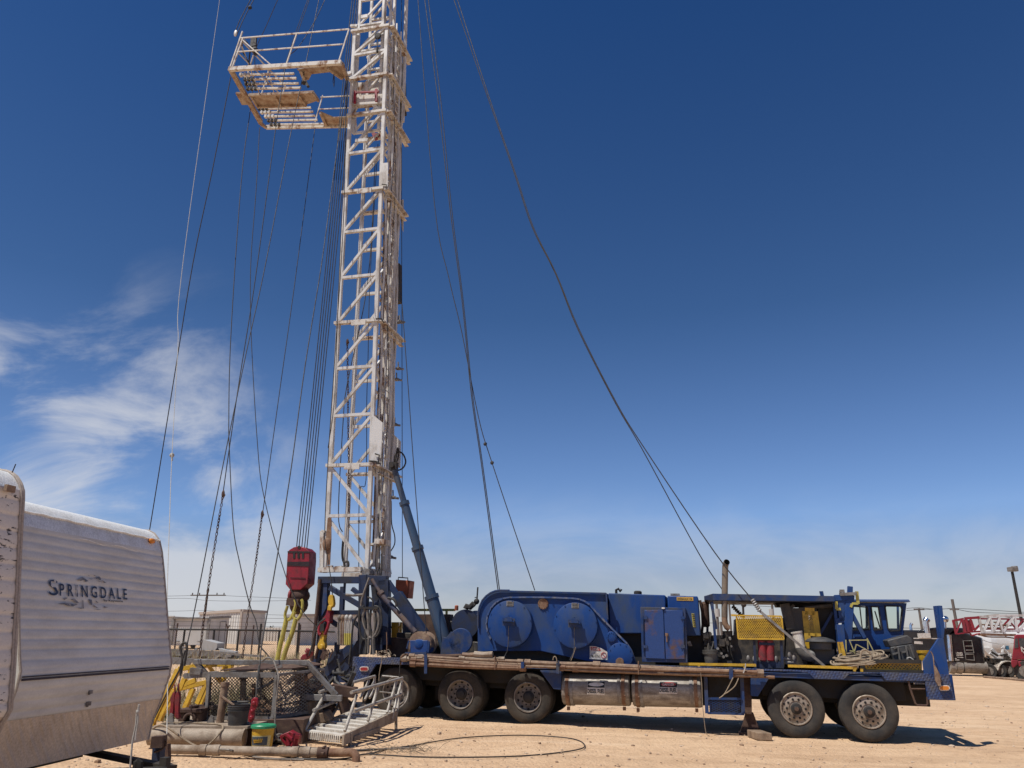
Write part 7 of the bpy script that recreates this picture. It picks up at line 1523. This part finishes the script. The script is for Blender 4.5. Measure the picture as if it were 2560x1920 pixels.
white=[((735,420),(800,710)),((1075,405),(1150,690)),((735,430),(1080,415)),((790,700),(1145,690)),((930,430),(810,700)),((925,430),(985,695)),((985,690),(1090,480)),((1080,410),(2300,395)),((1150,675),(2300,650)),((1340,430),(1165,680)),((1355,430),(1410,690)),((1415,700),(1620,430)),((1620,430),(1690,690)),((1690,690),(1900,430)),((1165,690),(1220,760))]
truss(g,white,.135); truss(g3,white,.10); build('white_section',mb,K['white'],parent=t)
mb=MB(); rd=[((460,470),(500,700)),((500,455),(760,440)),((500,690),(765,680)),((510,470),(560,690)),((590,480),(650,660)),((760,550),(650,660)),((590,430),(590,480)),((760,460),(2300,470)),((1150,680),(1100,560)),((1100,650),(1250,480)),((1250,480),(1390,640)),((1390,640),(1500,480)),((760,640),(1500,640)),((1500,480),(1560,640))]
g4=lambda x,y:_g3(x,y)+RD*.7
truss(g,rd[:2]+rd[3:5],.15); truss(g4,rd,.09); truss(g3,rd[:6],.10); mb.prism([g4(470,490),g4(590,480),g4(640,680),g4(510,690)],RD*.1); 
truss(g,[((285,490),(460,475)),((285,490),(340,725)),((340,725),(490,710)),((440,485),(345,720)),((285,490),(480,455))],.07); truss(g3,[((285,490),(460,475)),((285,490),(340,725))],.07)
mb.path(smooth([g(500,700),g(580,710),g(620,750),g(700,730),g(760,720)]),.05,5); build('red_section',mb,K['darkred'],parent=t)
mb=MB(); mb.path(smooth([g(640,440),g(860,415),(g(1080,400)),g(1260,430),g(1400,410),g(2300,420)]),.05,5); mb.path(smooth([g(730,735),g(900,775),g(1200,780),g(1350,800)]),.04,5); 
for i in range(8): p=g(780+i*55,520+random.uniform(0,120)); mb.bar(p,p+X*.5,.08)
mb.bar(g(760,735),g(1350,745),.14,.4); build('boom_cable',mb,K['rust'],parent=t)
# posts holding the boom up
mb=MB(); 
for x in (1640,): p=g(x,700)+RD*1.2; mb.bar(zero(p),p,.3)
build('boom_stand',mb,K['rustdark'],parent=t)
# poles on the right
def pole2(top,bot,y,r,label,f='B6',m='polewood',name='utility_pole'):
    fn=yy(f,y); a=fn(*top); b=zero(Vec((fn(*bot).x,y,0))); t=thing(name,label,'utility pole',b); mb=MB(); mb.tube(b,a,r,r*.85,n=8); build('pole_shaft',mb,K[m],parent=t); return t,a
t,a=pole2((278,125),(372,600),75,.15,'leaning wooden utility pole behind the red end of the lattice boom')
mb=MB(); p=yy('B6',75)(318,300); mb.bar(p-X*.4,p+X*.4,.15); build('pole_bracket',mb,K['grey'],parent=t)
t,a=pole2((648,225),(697,568),80,.13,'wooden utility pole between the driver cab and the blue bumper post',f='C9')
mb=MB(); p=yy('C9',80)(650,240); mb.bar(p-X*.5,p+X*.5,.15); build('pole_bracket',mb,K['grey'],parent=t)
fn=yy('R6',60); a=fn(1785,205); b=zero(Vec((fn(1885,730).x,60,0))); t=thing('light_pole','tall dark yard light pole with a boxy lamp head at the right edge','light pole',b); mb=MB(); mb.tube(b,a,.13,.10,n=8); build('pole_shaft',mb,K['black'],parent=t)
mb=MB(); p=fn(1790,178); mb.box(p,X*.26,Yv*.3,Z*.16); mb.box(p+X*.16+Z*.03,X*.16,Yv*.2,Z*.20); build('lamp_head',mb,K['grey'],parent=t,bevel=.04)
for (pts,f_,y,l) in (([(690,585),(820,578),(1000,595),(1190,585),(1500,600),(1908,625)],'R6',78,'upper power line strung behind the blue bumper post'),([(690,605),(820,600),(1160,590),(1400,625),(1908,640)],'R6',79,'second power line just below the upper one at the right'),([(660,788),(900,792),(1050,795)],'R6',82,'low power line behind the driver cab'),
  ([(230,430),(450,440),(700,455),(960,470)],'R5',90,'power line seen under the engine canopy'),([(110,588),(300,590)],'R5',85,'short stretch of low power line between the blue tank and the exhaust pipe')): wire_(f_,pts,y,.03,l)
for (top,bot,y,r,l) in (((235,410),(250,690),85,.16,'grey pole with a drum transformer seen left of the exhaust pipe under the canopy'),((340,420),(348,560),88,.12,'thin pole just right of the exhaust pipe under the canopy'),((695,420),(702,520),90,.15,'dark pole above the yellow guard screen'),((272,578),(276,640),70,.13,'short dark post behind the exhaust elbow')):
    t,a=pole2(top,bot,y,r,l,f='R5')
    if y in (85,90):
        mb=MB(); p=yy('R5',y)(243 if y==85 else 693,500); mb.tube(p-Z*.45,p+Z*.35,.26,n=12); build('transformer',mb,K['sheet2'],parent=t)
fn=yy('R5',90); mb=MB(); mb.tube(fn(460,520),fn(456,445),.12,n=6); mb.blob(fn(462,440),X*.3,Yv*.3,Z*.25); solo('yard_lamp',mb,K['black'],'small yard lamp seen above the yellow guard screen','lamp')
for (ff,pts,yv,l) in (('B6',[(830,1470),(1000,1485),(1300,1510),(1600,1540)],38,'dark line on the ground in front of the semi truck'),):
    mb=MB(); mb.path([ground_at(*zp(ff,*p),.05) for p in pts],.08,5); solo('ground_pipe',mb,K['pipe'],'long thin pipe lying on the sand in front of the semi and red rig','pipe')
